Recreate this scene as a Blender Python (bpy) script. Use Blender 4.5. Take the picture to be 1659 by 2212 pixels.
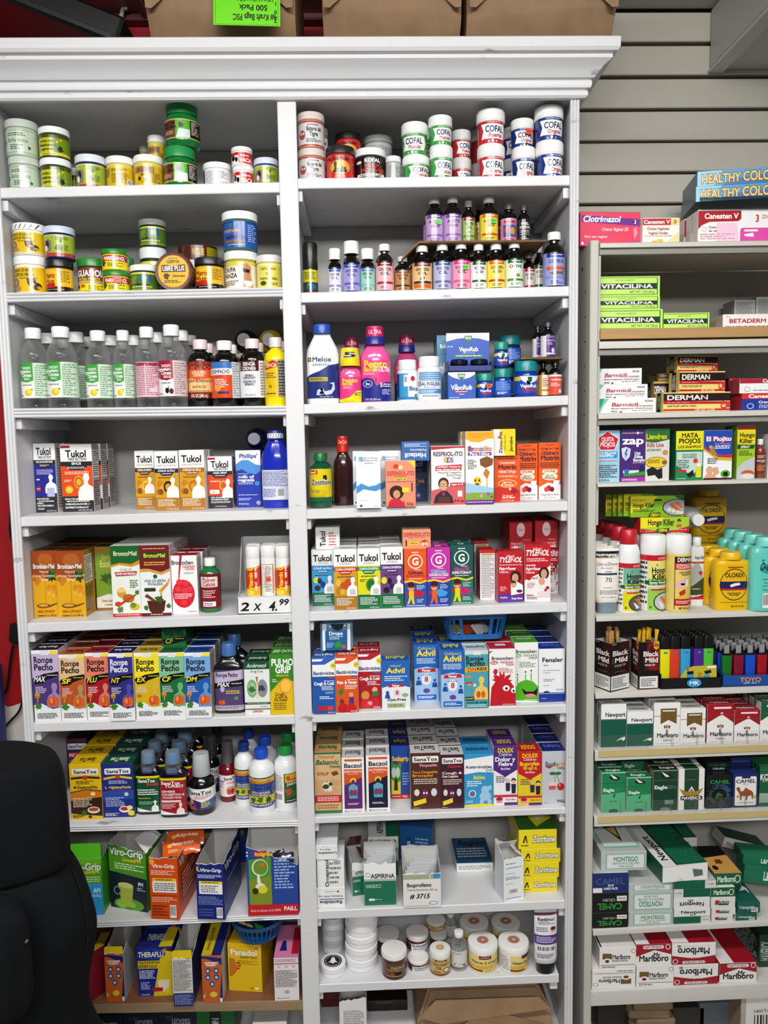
import bpy, bmesh, math, random
from mathutils import Vector, Matrix
from mathutils.geometry import tessellate_polygon
random.seed(7)
for _o in list(bpy.data.objects): bpy.data.objects.remove(_o)
SC=bpy.context.scene; COL=SC.collection
# ---------------- camera, world, lights, exposure
CAM_AXES=((0.999496,-0.027145,-0.016473),(0.019009,0.095958,0.995204),(-0.025434,-0.995015,0.096426))
cam=bpy.data.cameras.new('camera'); cam.sensor_fit='HORIZONTAL'; cam.sensor_width=36; cam.lens=1661/1659*36; cam.clip_start=.05
co=bpy.data.objects.new('camera',cam); COL.objects.link(co)
_r,_u,_b=[Vector(v) for v in CAM_AXES]
co.matrix_world=Matrix(((_r.x,_u.x,_b.x,0),(_r.y,_u.y,_b.y,-1.66),(_r.z,_u.z,_b.z,1.5),(0,0,0,1)))
SC.camera=co
wd=bpy.data.worlds.new('room_light'); SC.world=wd; wd.use_nodes=True
wb=wd.node_tree.nodes['Background']; wb.inputs[0].default_value=(.95,.97,1,1); wb.inputs[1].default_value=.125
def lamp(n,loc,sx,sy,w,col=(1,1,1),rot=(0,0,0)):
    l=bpy.data.lights.new(n,'AREA'); l.shape='RECTANGLE'; l.size=sx; l.size_y=sy; l.energy=w; l.color=col
    o=bpy.data.objects.new(n,l); COL.objects.link(o); o.location=loc; o.rotation_euler=rot
lamp('fluorescent_light',(-.5,-1.35,2.46),1.2,.25,29,(1,.985,.95),(math.radians(14),0,0))
lamp('fluorescent_light',(.85,-1.35,2.46),1.2,.25,31,(1,.985,.95),(math.radians(14),0,0))
lamp('fluorescent_light',(.2,-3.1,2.46),1.8,.3,74,(1,.985,.96),(math.radians(48),0,0))
SC.view_settings.view_transform='Standard'; SC.view_settings.look='None'; SC.view_settings.gamma=1; SC.view_settings.use_curve_mapping=False
SC.view_settings.exposure=-.05
SHELF_Z={'L1': (2.0335, 0.0117), 'L2': (1.8198, 0.0085), 'L3': (1.5705, -0.0052), 'L4': (1.3493, 0.0085), 'L5': (1.1227, 0.0169), 'L6': (0.8905, 0.0046), 'L7': (0.6464, -0.0051), 'L8': (0.4288, 0.0114), 'L9': (0.2093, -0.019), 'R1': (2.0392, 0.0039), 'R2': (1.8081, 0.0123), 'R3': (1.5759, 0.018), 'R4': (1.3489, 0.0134), 'R5': (1.1238, 0.0143), 'R6': (0.8934, 0.0111), 'R7': (0.6527, 0.01), 'R8': (0.4303, 0.0111), 'R9': (0.2507, 0.0089), 'G0': (1.9006, 0.0038), 'G1': (1.7217, 0.0038), 'G2': (1.5408, 0.0063), 'G3': (1.3901, 0.006), 'G4': (1.0926, 0.0106), 'G5': (0.9158, 0.0139), 'G6': (0.785, 0.0117), 'G7': (0.6311, 0.0096), 'G8': (0.3501, 0.0235), 'G9': (0.2046, 0.013)}
PLATFORM={'boardR2': 1.9151, 'boardR3': 1.668, 'lieL3': 1.7031}
# ---------------- materials
def lin(h):
    c=[int(h[i:i+2],16)/255 for i in (0,2,4)]
    return tuple(((x+.055)/1.055)**2.4 if x>.04045 else x/12.92 for x in c)+(1,)
MC={}
# kind: rough, coat, spec, noise scale, bump, transmission
KIND={'paper':(.42,.15,.4,60,.02,0),'print':(.38,.18,.4,60,.0,0),'plastic':(.34,.1,.5,25,.02,0),'gloss':(.13,.3,.5,12,.01,0),'clear':(.04,0,.5,10,.0,1),'pane':(.04,0,.5,10,.0,2),'label':(.2,.4,.5,60,0,0),'metal':(.3,0,.5,40,.02,0),'fabric':(.9,0,.15,90,.35,0),'kraft':(.75,0,.25,14,.25,0),'paint':(.5,.05,.4,9,.12,0),'steel':(.42,.1,.45,18,.04,0),'matte':(.8,0,.2,20,.1,0),'wood':(.5,.1,.4,6,.1,0)}
def mat(h,kind='paper',vary=.06):
    k=(h,kind)
    if k in MC: return MC[k]
    ro,coat,sp,ns,bp,tr=KIND[kind]
    m=bpy.data.materials.new(kind+'_'+h); m.use_nodes=True; nt=m.node_tree; N=nt.nodes; L=nt.links
    b=N['Principled BSDF']; c=lin(h)
    if kind in('paper','print','label','plastic','gloss'): c=tuple(x**1.14 for x in c[:3])+(1,)
    tc=N.new('ShaderNodeTexCoord'); nz=N.new('ShaderNodeTexNoise'); nz.inputs['Scale'].default_value=ns; nz.inputs['Detail'].default_value=4
    L.new(tc.outputs['Object'],nz.inputs['Vector'])
    mx=N.new('ShaderNodeMix'); mx.data_type='RGBA'
    v=.45 if kind=='kraft' else .0 if tr else vary
    mx.inputs[6].default_value=tuple(x*(1-v) for x in c[:3])+(1,); mx.inputs[7].default_value=tuple(min(1,x*(1+v*.4)) for x in c[:3])+(1,)
    if kind=='wood':
        mp=N.new('ShaderNodeMapping'); mp.inputs['Scale'].default_value=(1,14,14); L.new(tc.outputs['Object'],mp.inputs[0]); L.new(mp.outputs[0],nz.inputs['Vector'])
        mx.inputs[6].default_value=tuple(x*.6 for x in c[:3])+(1,)
    L.new(nz.outputs['Fac'],mx.inputs[0]); L.new(mx.outputs[2],b.inputs['Base Color'])
    b.inputs['Roughness'].default_value=ro; b.inputs['Specular IOR Level'].default_value=sp
    b.inputs['Coat Weight'].default_value=coat; b.inputs['Coat Roughness'].default_value=.2
    if tr: # thin clear plastic: mostly see-through, reflecting more at grazing angles
        tp=N.new('ShaderNodeBsdfTransparent'); tp.inputs[0].default_value=c; fr=N.new('ShaderNodeLayerWeight'); fr.inputs[0].default_value=.5 if tr==1 else .3
        L.remove(b.inputs['Base Color'].links[0]); b.inputs['Base Color'].default_value=(.3,.31,.31,1); b.inputs['Specular IOR Level'].default_value=1
        mr=N.new('ShaderNodeMapRange'); mr.inputs[3].default_value=.09 if tr==1 else .02; mr.inputs[4].default_value=.8 if tr==1 else .3; L.new(fr.outputs['Facing'],mr.inputs[0])
        ms=N.new('ShaderNodeMixShader'); L.new(mr.outputs[0],ms.inputs[0]); L.new(tp.outputs[0],ms.inputs[1]); L.new(b.outputs[0],ms.inputs[2]); L.new(ms.outputs[0],N['Material Output'].inputs['Surface'])
    if kind=='metal': b.inputs['Metallic'].default_value=1
    if bp:
        bu=N.new('ShaderNodeBump'); bu.inputs['Strength'].default_value=bp; bu.inputs['Distance'].default_value=.004
        L.new(nz.outputs['Fac'],bu.inputs['Height']); L.new(bu.outputs[0],b.inputs['Normal'])
    MC[k]=m; return m
def paint_mat(h,wear,sc=1.):
    k=(h,'wear',wear)
    if k in MC: return MC[k]
    m=bpy.data.materials.new('worn_paint_'+h); m.use_nodes=True; nt=m.node_tree; N=nt.nodes; L=nt.links; b=N['Principled BSDF']
    tc=N.new('ShaderNodeTexCoord')
    n1=N.new('ShaderNodeTexNoise'); n1.inputs['Scale'].default_value=38*sc; n1.inputs['Detail'].default_value=6
    n2=N.new('ShaderNodeTexNoise'); n2.inputs['Scale'].default_value=5*sc; n2.inputs['Detail'].default_value=5
    mp=N.new('ShaderNodeMapping'); mp.inputs['Scale'].default_value=(.35,1,1); L.new(tc.outputs['Object'],mp.inputs[0])
    L.new(mp.outputs[0],n1.inputs['Vector']); L.new(tc.outputs['Object'],n2.inputs['Vector'])
    r=N.new('ShaderNodeValToRGB'); r.color_ramp.elements[0].position=.66; r.color_ramp.elements[1].position=.74
    r.color_ramp.elements[0].color=(0,0,0,1); r.color_ramp.elements[1].color=(wear,wear,wear,1)
    L.new(n1.outputs['Fac'],r.inputs[0])
    c=lin(h); ma=N.new('ShaderNodeMix'); ma.data_type='RGBA'; ma.inputs[6].default_value=tuple(x*.88 for x in c[:3])+(1,); ma.inputs[7].default_value=c
    L.new(n2.outputs['Fac'],ma.inputs[0])
    mb=N.new('ShaderNodeMix'); mb.data_type='RGBA'; mb.inputs[7].default_value=(.16,.15,.14,1); L.new(r.outputs[0],mb.inputs[0]); L.new(ma.outputs[2],mb.inputs[6])
    L.new(mb.outputs[2],b.inputs['Base Color']); b.inputs['Roughness'].default_value=.45
    bu=N.new('ShaderNodeBump'); bu.inputs['Strength'].default_value=.15; bu.inputs['Distance'].default_value=.003; L.new(n1.outputs['Fac'],bu.inputs['Height']); L.new(bu.outputs[0],b.inputs['Normal'])
    MC[k]=m; return m
# ---------------- object helpers
def empty(name,loc=(0,0,0),rot=(0,0,0)):
    o=bpy.data.objects.new(name,None); COL.objects.link(o); o.location=loc; o.rotation_euler=rot; o.empty_display_size=.02; return o
def link(name,me,parent=None,loc=(0,0,0),rot=(0,0,0)):
    o=bpy.data.objects.new(name,me); COL.objects.link(o); o.location=loc; o.rotation_euler=rot
    if parent: o.parent=parent
    return o
def tag(o,label,cat,group=None):
    o['label']=label; o['category']=cat
    if group: o['group']=group
    return o
def bm_mesh(name,bm,mats,smooth=None):
    me=bpy.data.meshes.new(name); bm.to_mesh(me); bm.free()
    for m in (mats if isinstance(mats,(list,tuple)) else [mats]): me.materials.append(m)
    if smooth:
        me.shade_smooth(); me.set_sharp_from_angle(angle=math.radians(smooth))
    return me
def box_bm(bm,x0,x1,y0,y1,z0,z1,bev=0,mi=0):
    vs=[bm.verts.new(v) for v in ((x0,y0,z0),(x1,y0,z0),(x1,y1,z0),(x0,y1,z0),(x0,y0,z1),(x1,y0,z1),(x1,y1,z1),(x0,y1,z1))]
    fs=[bm.faces.new([vs[i] for i in f]) for f in ((0,3,2,1),(4,5,6,7),(0,1,5,4),(1,2,6,5),(2,3,7,6),(3,0,4,7))]
    for f in fs: f.material_index=mi
    if bev:
        es={e for f in fs for e in f.edges}
        bmesh.ops.bevel(bm,geom=list(es),offset=bev,segments=1,affect='EDGES')
    return vs
def boxes(name,lst,m,parent=None,bev=.0015,loc=(0,0,0),rot=(0,0,0)):
    bm=bmesh.new()
    for b in lst: box_bm(bm,*b,bev)
    return link(name,bm_mesh(name,bm,m),parent,loc,rot)
def poly_extrude(name,pts,t,m,parent=None,axis='y',loc=(0,0,0),rot=(0,0,0)):
    """closed outline pts (u,v) given thickness t; axis y: u=x v=z; axis x: u=y v=z; axis z: u=x v=y"""
    f={'y':lambda u,v,w:(u,w,v),'x':lambda u,v,w:(w,u,v),'z':lambda u,v,w:(u,v,w)}[axis]
    bm=bmesh.new(); n=len(pts)
    a=[bm.verts.new(f(u,v,0)) for u,v in pts]; b=[bm.verts.new(f(u,v,t)) for u,v in pts]
    bm.faces.new(a); bm.faces.new(b[::-1])
    for i in range(n): bm.faces.new((a[i],b[i],b[(i+1)%n],a[(i+1)%n]))
    bmesh.ops.recalc_face_normals(bm,faces=bm.faces)
    return link(name,bm_mesh(name,bm,m),parent,loc,rot)
def tube(name,pts,r,m,parent=None):
    P=[Vector(p) for p in pts]; Q=[]
    for i in range(len(P)-1):
        p0,p1,p2,p3=P[max(i-1,0)],P[i],P[i+1],P[min(i+2,len(P)-1)]
        for k in range(6):
            u=k/6; Q.append(.5*((2*p1)+(p2-p0)*u+(2*p0-5*p1+4*p2-p3)*u*u+(3*p1-p0-3*p2+p3)*u**3))
    Q.append(P[-1]); bm=bmesh.new(); rows=[]
    for i,q in enumerate(Q):
        d=(Q[min(i+1,len(Q)-1)]-Q[max(i-1,0)]).normalized(); s=d.orthogonal().normalized() if i==0 else (s-d*s.dot(d)).normalized(); u=d.cross(s)
        rows.append([bm.verts.new(q+(s*math.cos(a*.7854)+u*math.sin(a*.7854))*r) for a in range(8)])
    for x,y in zip(rows,rows[1:]):
        for j in range(8): bm.faces.new((x[j],x[(j+1)%8],y[(j+1)%8],y[j]))
    bm.faces.new(rows[0]); bm.faces.new(rows[-1]); bmesh.ops.recalc_face_normals(bm,faces=bm.faces)
    return link(name,bm_mesh(name,bm,m,50),parent)
# ---------------- glyphs: every character of the built-in font is meshed once, then reused
GL={}
def glyphs():
    chars=sorted(set(''.join(D.values())+' ')-{'|',';'})
    tmp=[];dg=bpy.context.evaluated_depsgraph_get()
    def mk(body,off):
        cu=bpy.data.curves.new('g','FONT'); cu.body=body; cu.size=1; cu.offset=off; cu.resolution_u=3; cu.fill_mode='FRONT'
        o=bpy.data.objects.new('g',cu); COL.objects.link(o); tmp.append(o); return o
    st={'t':.0,'b':.028,'o':.085}
    refs={(s,c):mk(c,f) for s,f in st.items() for c in chars if c!=' '}
    adv={c:mk('.'+c+'.',0) for c in chars}; base=mk('..',0); H=mk('H',0)
    dg.update()
    def mesh_of(o):
        e=o.evaluated_get(dg); me=e.to_mesh(); v=[(p.co.x,p.co.y) for p in me.vertices]; me.calc_loop_triangles()
        t=[tuple(x.vertices) for x in me.loop_triangles]; e.to_mesh_clear(); return v,t
    def xmax(o): return max(v[0] for v in mesh_of(o)[0])
    b0=xmax(base); hv=mesh_of(H)[0]; GL['cap']=max(v[1] for v in hv)
    A={c:xmax(o)-b0 for c,o in adv.items()}
    for (s,c),o in refs.items(): GL[s,c]=(mesh_of(o),A[c])
    for c in 'MNWwm': # sharp inner corners break when fattened: overlay shifted copies instead
        if ('t',c) not in GL: continue
        (v,t),a=GL['t',c]; n=len(v)
        for s,sh in (('b',((-.022,0),(.022,0))),('o',((-.07,0),(.07,0),(0,.06),(0,-.06),(-.05,.05),(.05,-.05)))):
            GL[s,c]=(([(x+dx,y+dy) for dx,dy in sh for x,y in v],[tuple(i+k*n for i in q) for k in range(len(sh)) for q in t]),a)
    for s in st: GL[s,' ']=(([],[]),A.get(' ',.3))
    for o in tmp:
        cu=o.data; bpy.data.objects.remove(o); bpy.data.curves.remove(cu)
def text_tris(s,style,cx,cy,cap,width,shear=0,rot=0,extra=0):
    """triangles in a y-down plane, centred on (cx,cy)"""
    k=cap/GL['cap']; tot=sum(GL[style,c][1]+extra for c in s if (style,c) in GL) or 1
    kx=width/tot if width else k
    out=[];pen=-tot*kx/2; cr,sr=math.cos(rot),math.sin(rot)
    for c in s:
        if (style,c) not in GL: continue
        (v,t),a=GL[style,c]
        pts=[]
        for x,y in v:
            px=pen+x*kx+shear*(y-GL['cap']/2)*k; py=cap/2-y*k
            pts.append((cx+px*cr-py*sr,cy+px*sr+py*cr))
        out+= [tuple(pts[i] for i in tr) for tr in t]
        pen+=(a+extra)*kx
    return out
# ---------------- flat print: tiny drawing language, one mesh per printed face
DC={}
def parse(cmds):
    if cmds in DC: return DC[cmds]
    r=[]
    for c in cmds.split(';'):
        c=c.strip()
        if c: r.append(c)
    DC[cmds]=r; return r
def hx(c): return (c*2 if len(c)==3 else c).lower()
def layout(cmds,W,H,cyl=None):
    """-> list of (colour, [convex polys in metres, y down]); cyl maps seen fraction to arc length"""
    X=(lambda u:u*W) if not cyl else cyl
    out=[]
    rnd=random.Random(len(cmds)*7+int(W*1e4))
    def rect(x0,y0,x1,y1): return [(X(x0),y0*H),(X(x1),y0*H),(X(x1),y1*H),(X(x0),y1*H)]
    for c in parse(cmds):
        a=c.split(); k=a[0]
        if k=='R': out.append((hx(a[5]),[rect(*map(float,a[1:5]))]))
        elif k=='S':
            x0,y0,x1,y1,r=map(float,a[1:6]); r=r*W; p=[]
            xa,xb=X(x0),X(x1)
            r=min(r,(xb-xa)/2,(y1-y0)*H/2)
            for (qx,qy,s) in ((xa+r,y0*H+r,180),(xb-r,y0*H+r,270),(xb-r,y1*H-r,0),(xa+r,y1*H-r,90)):
                for j in range(4):
                    t=math.radians(s+j*30); p.append((qx+r*math.cos(t),qy+r*math.sin(t)))
            out.append((hx(a[6]),[p]))
        elif k=='E':
            cx,cy,rx,ry=map(float,a[1:5]); n=20
            out.append((hx(a[5]),[[(X(cx+rx*math.cos(j*6.2832/n)),(cy+ry*math.sin(j*6.2832/n))*H) for j in range(n)]]))
        elif k=='P':
            q=list(map(float,a[2:])); p=[(X(q[j]),q[j+1]*H) for j in range(0,len(q),2)]
            tri=tessellate_polygon([[Vector((x,y,0)) for x,y in p]])
            out.append((hx(a[1]),[[p[i] for i in t] for t in tri]))
        elif k=='K':
            cx,cy,r=map(float,a[1:4]); n=int(a[5]); px,py=X(cx),cy*H; r*=W; ps=[]
            for j in range(n):
                t=j*6.2832/n+rnd.uniform(-.2,.2); l=r*rnd.uniform(.75,1.1); w=l*min(.45,2.2/n)
                d=(math.cos(t),math.sin(t)); e=(-d[1],d[0])
                ps.append([(px,py),(px+d[0]*l*.5+e[0]*w,py+d[1]*l*.5+e[1]*w),(px+d[0]*l,py+d[1]*l),(px+d[0]*l*.5-e[0]*w,py+d[1]*l*.5-e[1]*w)])
            out.append((hx(a[4]),ps))
        elif k=='L':
            x0,y0,x1,y1=map(float,a[1:5]); n=int(a[5]); ps=[]
            st=(y1-y0)/n
            for j in range(n):
                yy=y0+j*st+st*.2; x=x0; e=x1-(x1-x0)*rnd.choice((0,0,.05,.15,.3)) if n>1 else x1
                while x<e-.01:
                    w=rnd.uniform(.03,.12); b=min(x+w,e); ps.append(rect(x,yy,b,yy+st*.5)); x=b+.018
            out.append((hx(a[6]),ps))
        elif k=='B':
            x0,y0,x1,y1=map(float,a[1:5]); out.append(('f2f2f2',[rect(x0,y0,x1,y1)])); ps=[]; x=x0+(x1-x0)*.08
            while x<x1-(x1-x0)*.1:
                w=(x1-x0)*rnd.choice((.02,.035,.05)); ps.append(rect(x,y0+(y1-y0)*.08,x+w,y1-(y1-y0)*.2)); x+=w+(x1-x0)*rnd.choice((.025,.04))
            out.append(('1c1c20',ps))
        elif k=='H':
            cx,cy,s=map(float,a[1:4]); s*=W*.8; cx+=.03; ox,oy=X(cx),cy*H; c4=hx(a[4])
            head=[(ox+.13*s*math.cos(j*.5236),oy+.03*s+.18*s*math.sin(j*.5236)) for j in range(12)]
            body=[(-.09,.14),(.06,.14),(.07,.3),(.26,.42),(.3,.62),(.3,.95),(-.34,.95),(-.34,.62),(-.26,.42),(-.09,.3)]
            bp=[(ox+x*s,oy+y*s) for x,y in body]
            tri=tessellate_polygon([[Vector((x,y,0)) for x,y in bp]])
            bp2=[[(min(max(x,0),W if not cyl else 1e9),min(y,H)) for x,y in (bp[i] for i in t)] for t in tri]
            out.append((c4,[[(min(x,X(1)),y) for x,y in t] for t in bp2])); out.append((c4,[[(min(x,X(1)),y) for x,y in head]]))
        elif k in 'tTIUVO':
            n=6; col=hx(a[5])
            if k=='O': n=7; col=hx(a[6])
            s=c.split(' ',n)[n]; cx,cy,h,w=map(float,a[1:5])
            if k=='V':
                out.append((col,text_tris(s,'b',X(cx),cy*H,h*W,w*H,0,-math.pi/2)))
            else:
                xa,xb=X(cx-w/2),X(cx+w/2); m=(xa+xb)/2; ww=xb-xa
                if k=='O': out.append((hx(a[5]),text_tris(s,'o',m,cy*H,h*H,ww)))
                out.append((col,text_tris(s,'t' if k=='t' else 'b',m,cy*H,h*H,ww,.22 if k=='I' else 0,math.pi if k=='U' else 0)))
    return out
def clipv(poly,x,keep_left):
    r=[];n=len(poly)
    for i in range(n):
        p,q=poly[i],poly[(i+1)%n]
        ip=(p[0]<=x) if keep_left else (p[0]>=x); iq=(q[0]<=x) if keep_left else (q[0]>=x)
        if ip: r.append(p)
        if ip!=iq:
            t=(x-p[0])/(q[0]-p[0]); r.append((x,p[1]+t*(q[1]-p[1])))
    return r
def build_print(name,layers,fn,mkind='print',cuts=None,step=.00006,nrm=None):
    V=[];Fc=[];MI=[];cols=[];NR=[]
    for li,(col,polys) in enumerate(layers):
        if col not in cols: cols.append(col)
        ci=cols.index(col); o0=.00012+li*step
        for jj,p in enumerate(polys):
            off=o0+jj%8*6e-6
            parts=[p]
            if cuts:
                xs=[q[0] for q in p]; lo,hi=min(xs),max(xs)
                for cx in cuts:
                    if lo<cx<hi:
                        np_=[]
                        for pp in parts:
                            a=clipv(pp,cx,True); b=clipv(pp,cx,False)
                            if len(a)>2: np_.append(a)
                            if len(b)>2: np_.append(b)
                        parts=np_
            for pp in parts:
                s=len(V)
                for q in pp:
                    V.append(fn(q[0],q[1],off))
                    if nrm: NR.append(nrm(q[0]))
                Fc.append(range(s,s+len(pp))); MI.append(ci)
    me=bpy.data.meshes.new(name); me.from_pydata(V,[],[tuple(f) for f in Fc])
    for c in cols: me.materials.append(mat(c,mkind,.03))
    me.polygons.foreach_set('material_index',MI)
    if V:
        # face outward: flip polygons whose normal disagrees with the surface
        bm=bmesh.new(); bm.from_mesh(me); fl=[]
        for f in bm.faces:
            d=Vector(nrm_dir(fn,f,nrm)) if nrm else OUT
            if f.normal.dot(d)<0: fl.append(f)
        bmesh.ops.reverse_faces(bm,faces=fl); bm.to_mesh(me); bm.free()
        if nrm:
            me.shade_smooth(); me.normals_split_custom_set_from_vertices(NR)
    return me
OUT=Vector((0,-1,0))
def nrm_dir(fn,f,nrm):
    c=f.calc_center_median(); return (c.x,c.y,0)
def base_of(des):
    s=D.get(des,des); return hx(s.split('|')[0]) if s else 'cccccc'
def cmds_of(des):
    s=D.get(des,des); return s.split('|',1)[1] if '|' in s else ''
PM={}
def flat_print(name,des,W,H,parent,face,off=0.,ylim=None):
    """face: front / top / right / left of a box centred on its base"""
    cm=cmds_of(des) if '|' in D.get(des,des) else des
    if not cm: return
    key=(cm,round(W,4),round(H,4))
    if key not in PM:
        global OUT; OUT=Vector((0,-1,0))
        cl=[(c,[q for q in ([(min(max(x,.0002),W-.0002),min(max(y,.0002),H-.0002)) for x,y in p] for p in ps)]) for c,ps in layout(cm,W,H)]
        PM[key]=build_print(name,cl,lambda x,y,o:(x-W/2,-o,H-y))
    return link(name,PM[key],parent,*face)
# ---------------- bodies of revolution with any cross-section
def sgn(v): return (v>0)-(v<0)
def sect(t,n):
    c,s=math.cos(t),math.sin(t)
    if n==2: return c,s
    return sgn(c)*abs(c)**(2/n),sgn(s)*abs(s)**(2/n)
LM={}
def lathe(name,prof,w,h,m,parent,ov=1,sq=2,seg=40,ribs=0,zo=0,loc=(0,0,0)):
    key=(name,tuple(prof),round(w,4),round(h,4),m.name,ov,sq,ribs)
    if key not in LM:
        V=[];F=[];n=seg;R=w/2
        for i,p in enumerate(prof):
            r,z=p[0],p[1]; ys=p[2] if len(p)>2 else 1
            if r==0: V.append((0,0,z*h)); continue
            for j in range(n):
                c,s=sect(2*math.pi*j/n,sq); k=r*R*(1-(.03 if ribs and j%2 and .02<i<len(prof)-2 else 0))
                V.append((c*k,s*k*ov*ys,z*h))
        idx=[];p0=0
        for p in prof:
            if p[0]==0: idx.append([p0]); p0+=1
            else: idx.append(list(range(p0,p0+n))); p0+=n
        for a,b in zip(idx,idx[1:]):
            for j in range(n):
                k=(j+1)%n
                if len(a)==1 and len(b)==1: continue
                if len(a)==1: F.append((a[0],b[k],b[j]))
                elif len(b)==1: F.append((a[j],a[k],b[0]))
                else: F.append((a[j],a[k],b[k],b[j]))
        me=bpy.data.meshes.new(name); me.from_pydata(V,[],F); me.materials.append(m); me.shade_smooth(); me.set_sharp_from_angle(angle=math.radians(38))
        bm=bmesh.new(); bm.from_mesh(me); bmesh.ops.recalc_face_normals(bm,faces=bm.faces); bm.to_mesh(me); bm.free()
        LM[key]=me
    return link(name,LM[key],parent,loc)
def interp(prof,z,i):
    last=prof[0]
    for p in prof:
        if p[1]>=z:
            if p[1]==last[1]: return (p[i] if len(p)>i else 1)
            t=(z-last[1])/(p[1]-last[1]); a=last[i] if len(last)>i else 1; b=p[i] if len(p)>i else 1
            return a+(b-a)*t
        last=p
    return prof[-1][i] if len(prof[-1])>i else 1
def wrap_label(des,prof,w,h,zl,parent,ov=1,sq=2,rl=0,name='label'):
    s=D.get(des,des)
    if not s: return
    key=(s,round(w,4),round(h,4),zl,ov,sq,rl)
    if key not in LM:
        base,cm=hx(s.split('|')[0]),(s.split('|',1)+[''])[1]
        R=w/2; H=(zl[1]-zl[0])*h; nseg=40; st=2*math.pi/nseg
        if sq==2:
            W=math.pi; cyl=lambda u:math.asin(max(-.9999,min(.9999,2*u-1))) # angle
            A=2.75
            lay=[(base,[[(-A,0),(A,0),(A,H),(-A,H)]])]+[(c,p) for c,p in scaled(cm,R,H,cyl)]
            cuts=[(k+.5)*st for k in range(-18,18)] if 0 else [k*st for k in range(-18,19)]
            def fn(x,y,o):
                z=zl[1]*h-y; rr=interp(prof,z/h,0)*R; ys=interp(prof,z/h,2)
                t=x+rl; k=math.floor(t/st+1e-6); f=t/st-k
                a0,a1=k*st,(k+1)*st
                px=(math.sin(a0)*(1-f)+math.sin(a1)*f); py=-(math.cos(a0)*(1-f)+math.cos(a1)*f)
                return (px*(rr+o),py*(rr*ov*ys+o),z)
            if rl: cuts=[k*st-rl for k in range(-30,31)]
            nr=lambda x:Vector((math.sin(x+rl)*ov,-math.cos(x+rl),0)).normalized()
            if any(len(p)>2 for p in prof): nr=None
        else:
            X=lambda u:(u-.5)*2*.95
            lay=[(base,[[(-.97,0),(.97,0),(.97,H),(-.97,H)]])]+scaled(cm,R,H,X)
            cuts=[-.97+.97*2*k/24 for k in range(1,24)]
            def fn(x,y,o):
                z=zl[1]*h-y; rr=interp(prof,z/h,0)*R
                yy=-(max(0,1-abs(x)**sq))**(1/sq)
                return (x*rr,yy*rr*ov-o,z)
            nr=None
        LM[key]=build_wrap(name,lay,fn,cuts,nr,[(zl[1]-p[1])*h for p in prof if zl[0]<p[1]<zl[1]])
    return link(name,LM[key],parent)
def scaled(cm,R,H,X):
    """lay out with x in section units: width unit R so text keeps its shape"""
    out=[]
    for c,ps in layout(cm,2.0,H/R,lambda u:X(u)):
        out.append((c,[[(x,y*R) for x,y in p] for p in ps]))
    return out
def build_wrap(name,lay,fn,cuts,nr,yc=()):
    V=[];Fc=[];MI=[];cols=[];NR=[]
    me=None
    zc=0
    for li,(col,polys) in enumerate(lay):
        if col not in cols: cols.append(col)
        ci=cols.index(col); o0=.0002+li*.00007
        for jj,p in enumerate(polys):
            off=o0+jj%8*6e-6
            parts=[p]; xs=[q[0] for q in p]; lo,hi=min(xs),max(xs)
            for cx in cuts:
                if lo<cx<hi:
                    n2=[]
                    for pp in parts:
                        for sd in (True,False):
                            a=clipv(pp,cx,sd)
                            if len(a)>2: n2.append(a)
                    parts=n2
            for cy in yc:
                n2=[]
                for pp in parts:
                    sw=[(q[1],q[0]) for q in pp]; ys=[q[0] for q in sw]
                    if min(ys)<cy<max(ys):
                        for sd in (True,False):
                            a=clipv(sw,cy,sd)
                            if len(a)>2: n2.append([(q[1],q[0]) for q in a])
                    else: n2.append(pp)
                parts=n2
            for pp in parts:
                pts=[fn(q[0],q[1],off) for q in pp]
                a=Vector(pts[1])-Vector(pts[0]); b=Vector(pts[2])-Vector(pts[0]); nn=a.cross(b)
                c=sum((Vector(q) for q in pts),Vector())/len(pts)
                nv=[nr(q[0]) for q in pp] if nr else []
                if nn.dot(Vector((c.x,c.y*1.5,0)))<0: pts=pts[::-1]; nv=nv[::-1]
                s=len(V); V+=pts; NR+=nv; Fc.append(tuple(range(s,s+len(pts)))); MI.append(ci)
    me=bpy.data.meshes.new(name); me.from_pydata(V,[],Fc)
    for c in cols: me.materials.append(mat(c,'label',.03))
    me.polygons.foreach_set('material_index',MI)
    if nr: me.shade_smooth(); me.normals_split_custom_set_from_vertices(NR)
    return me
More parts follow.
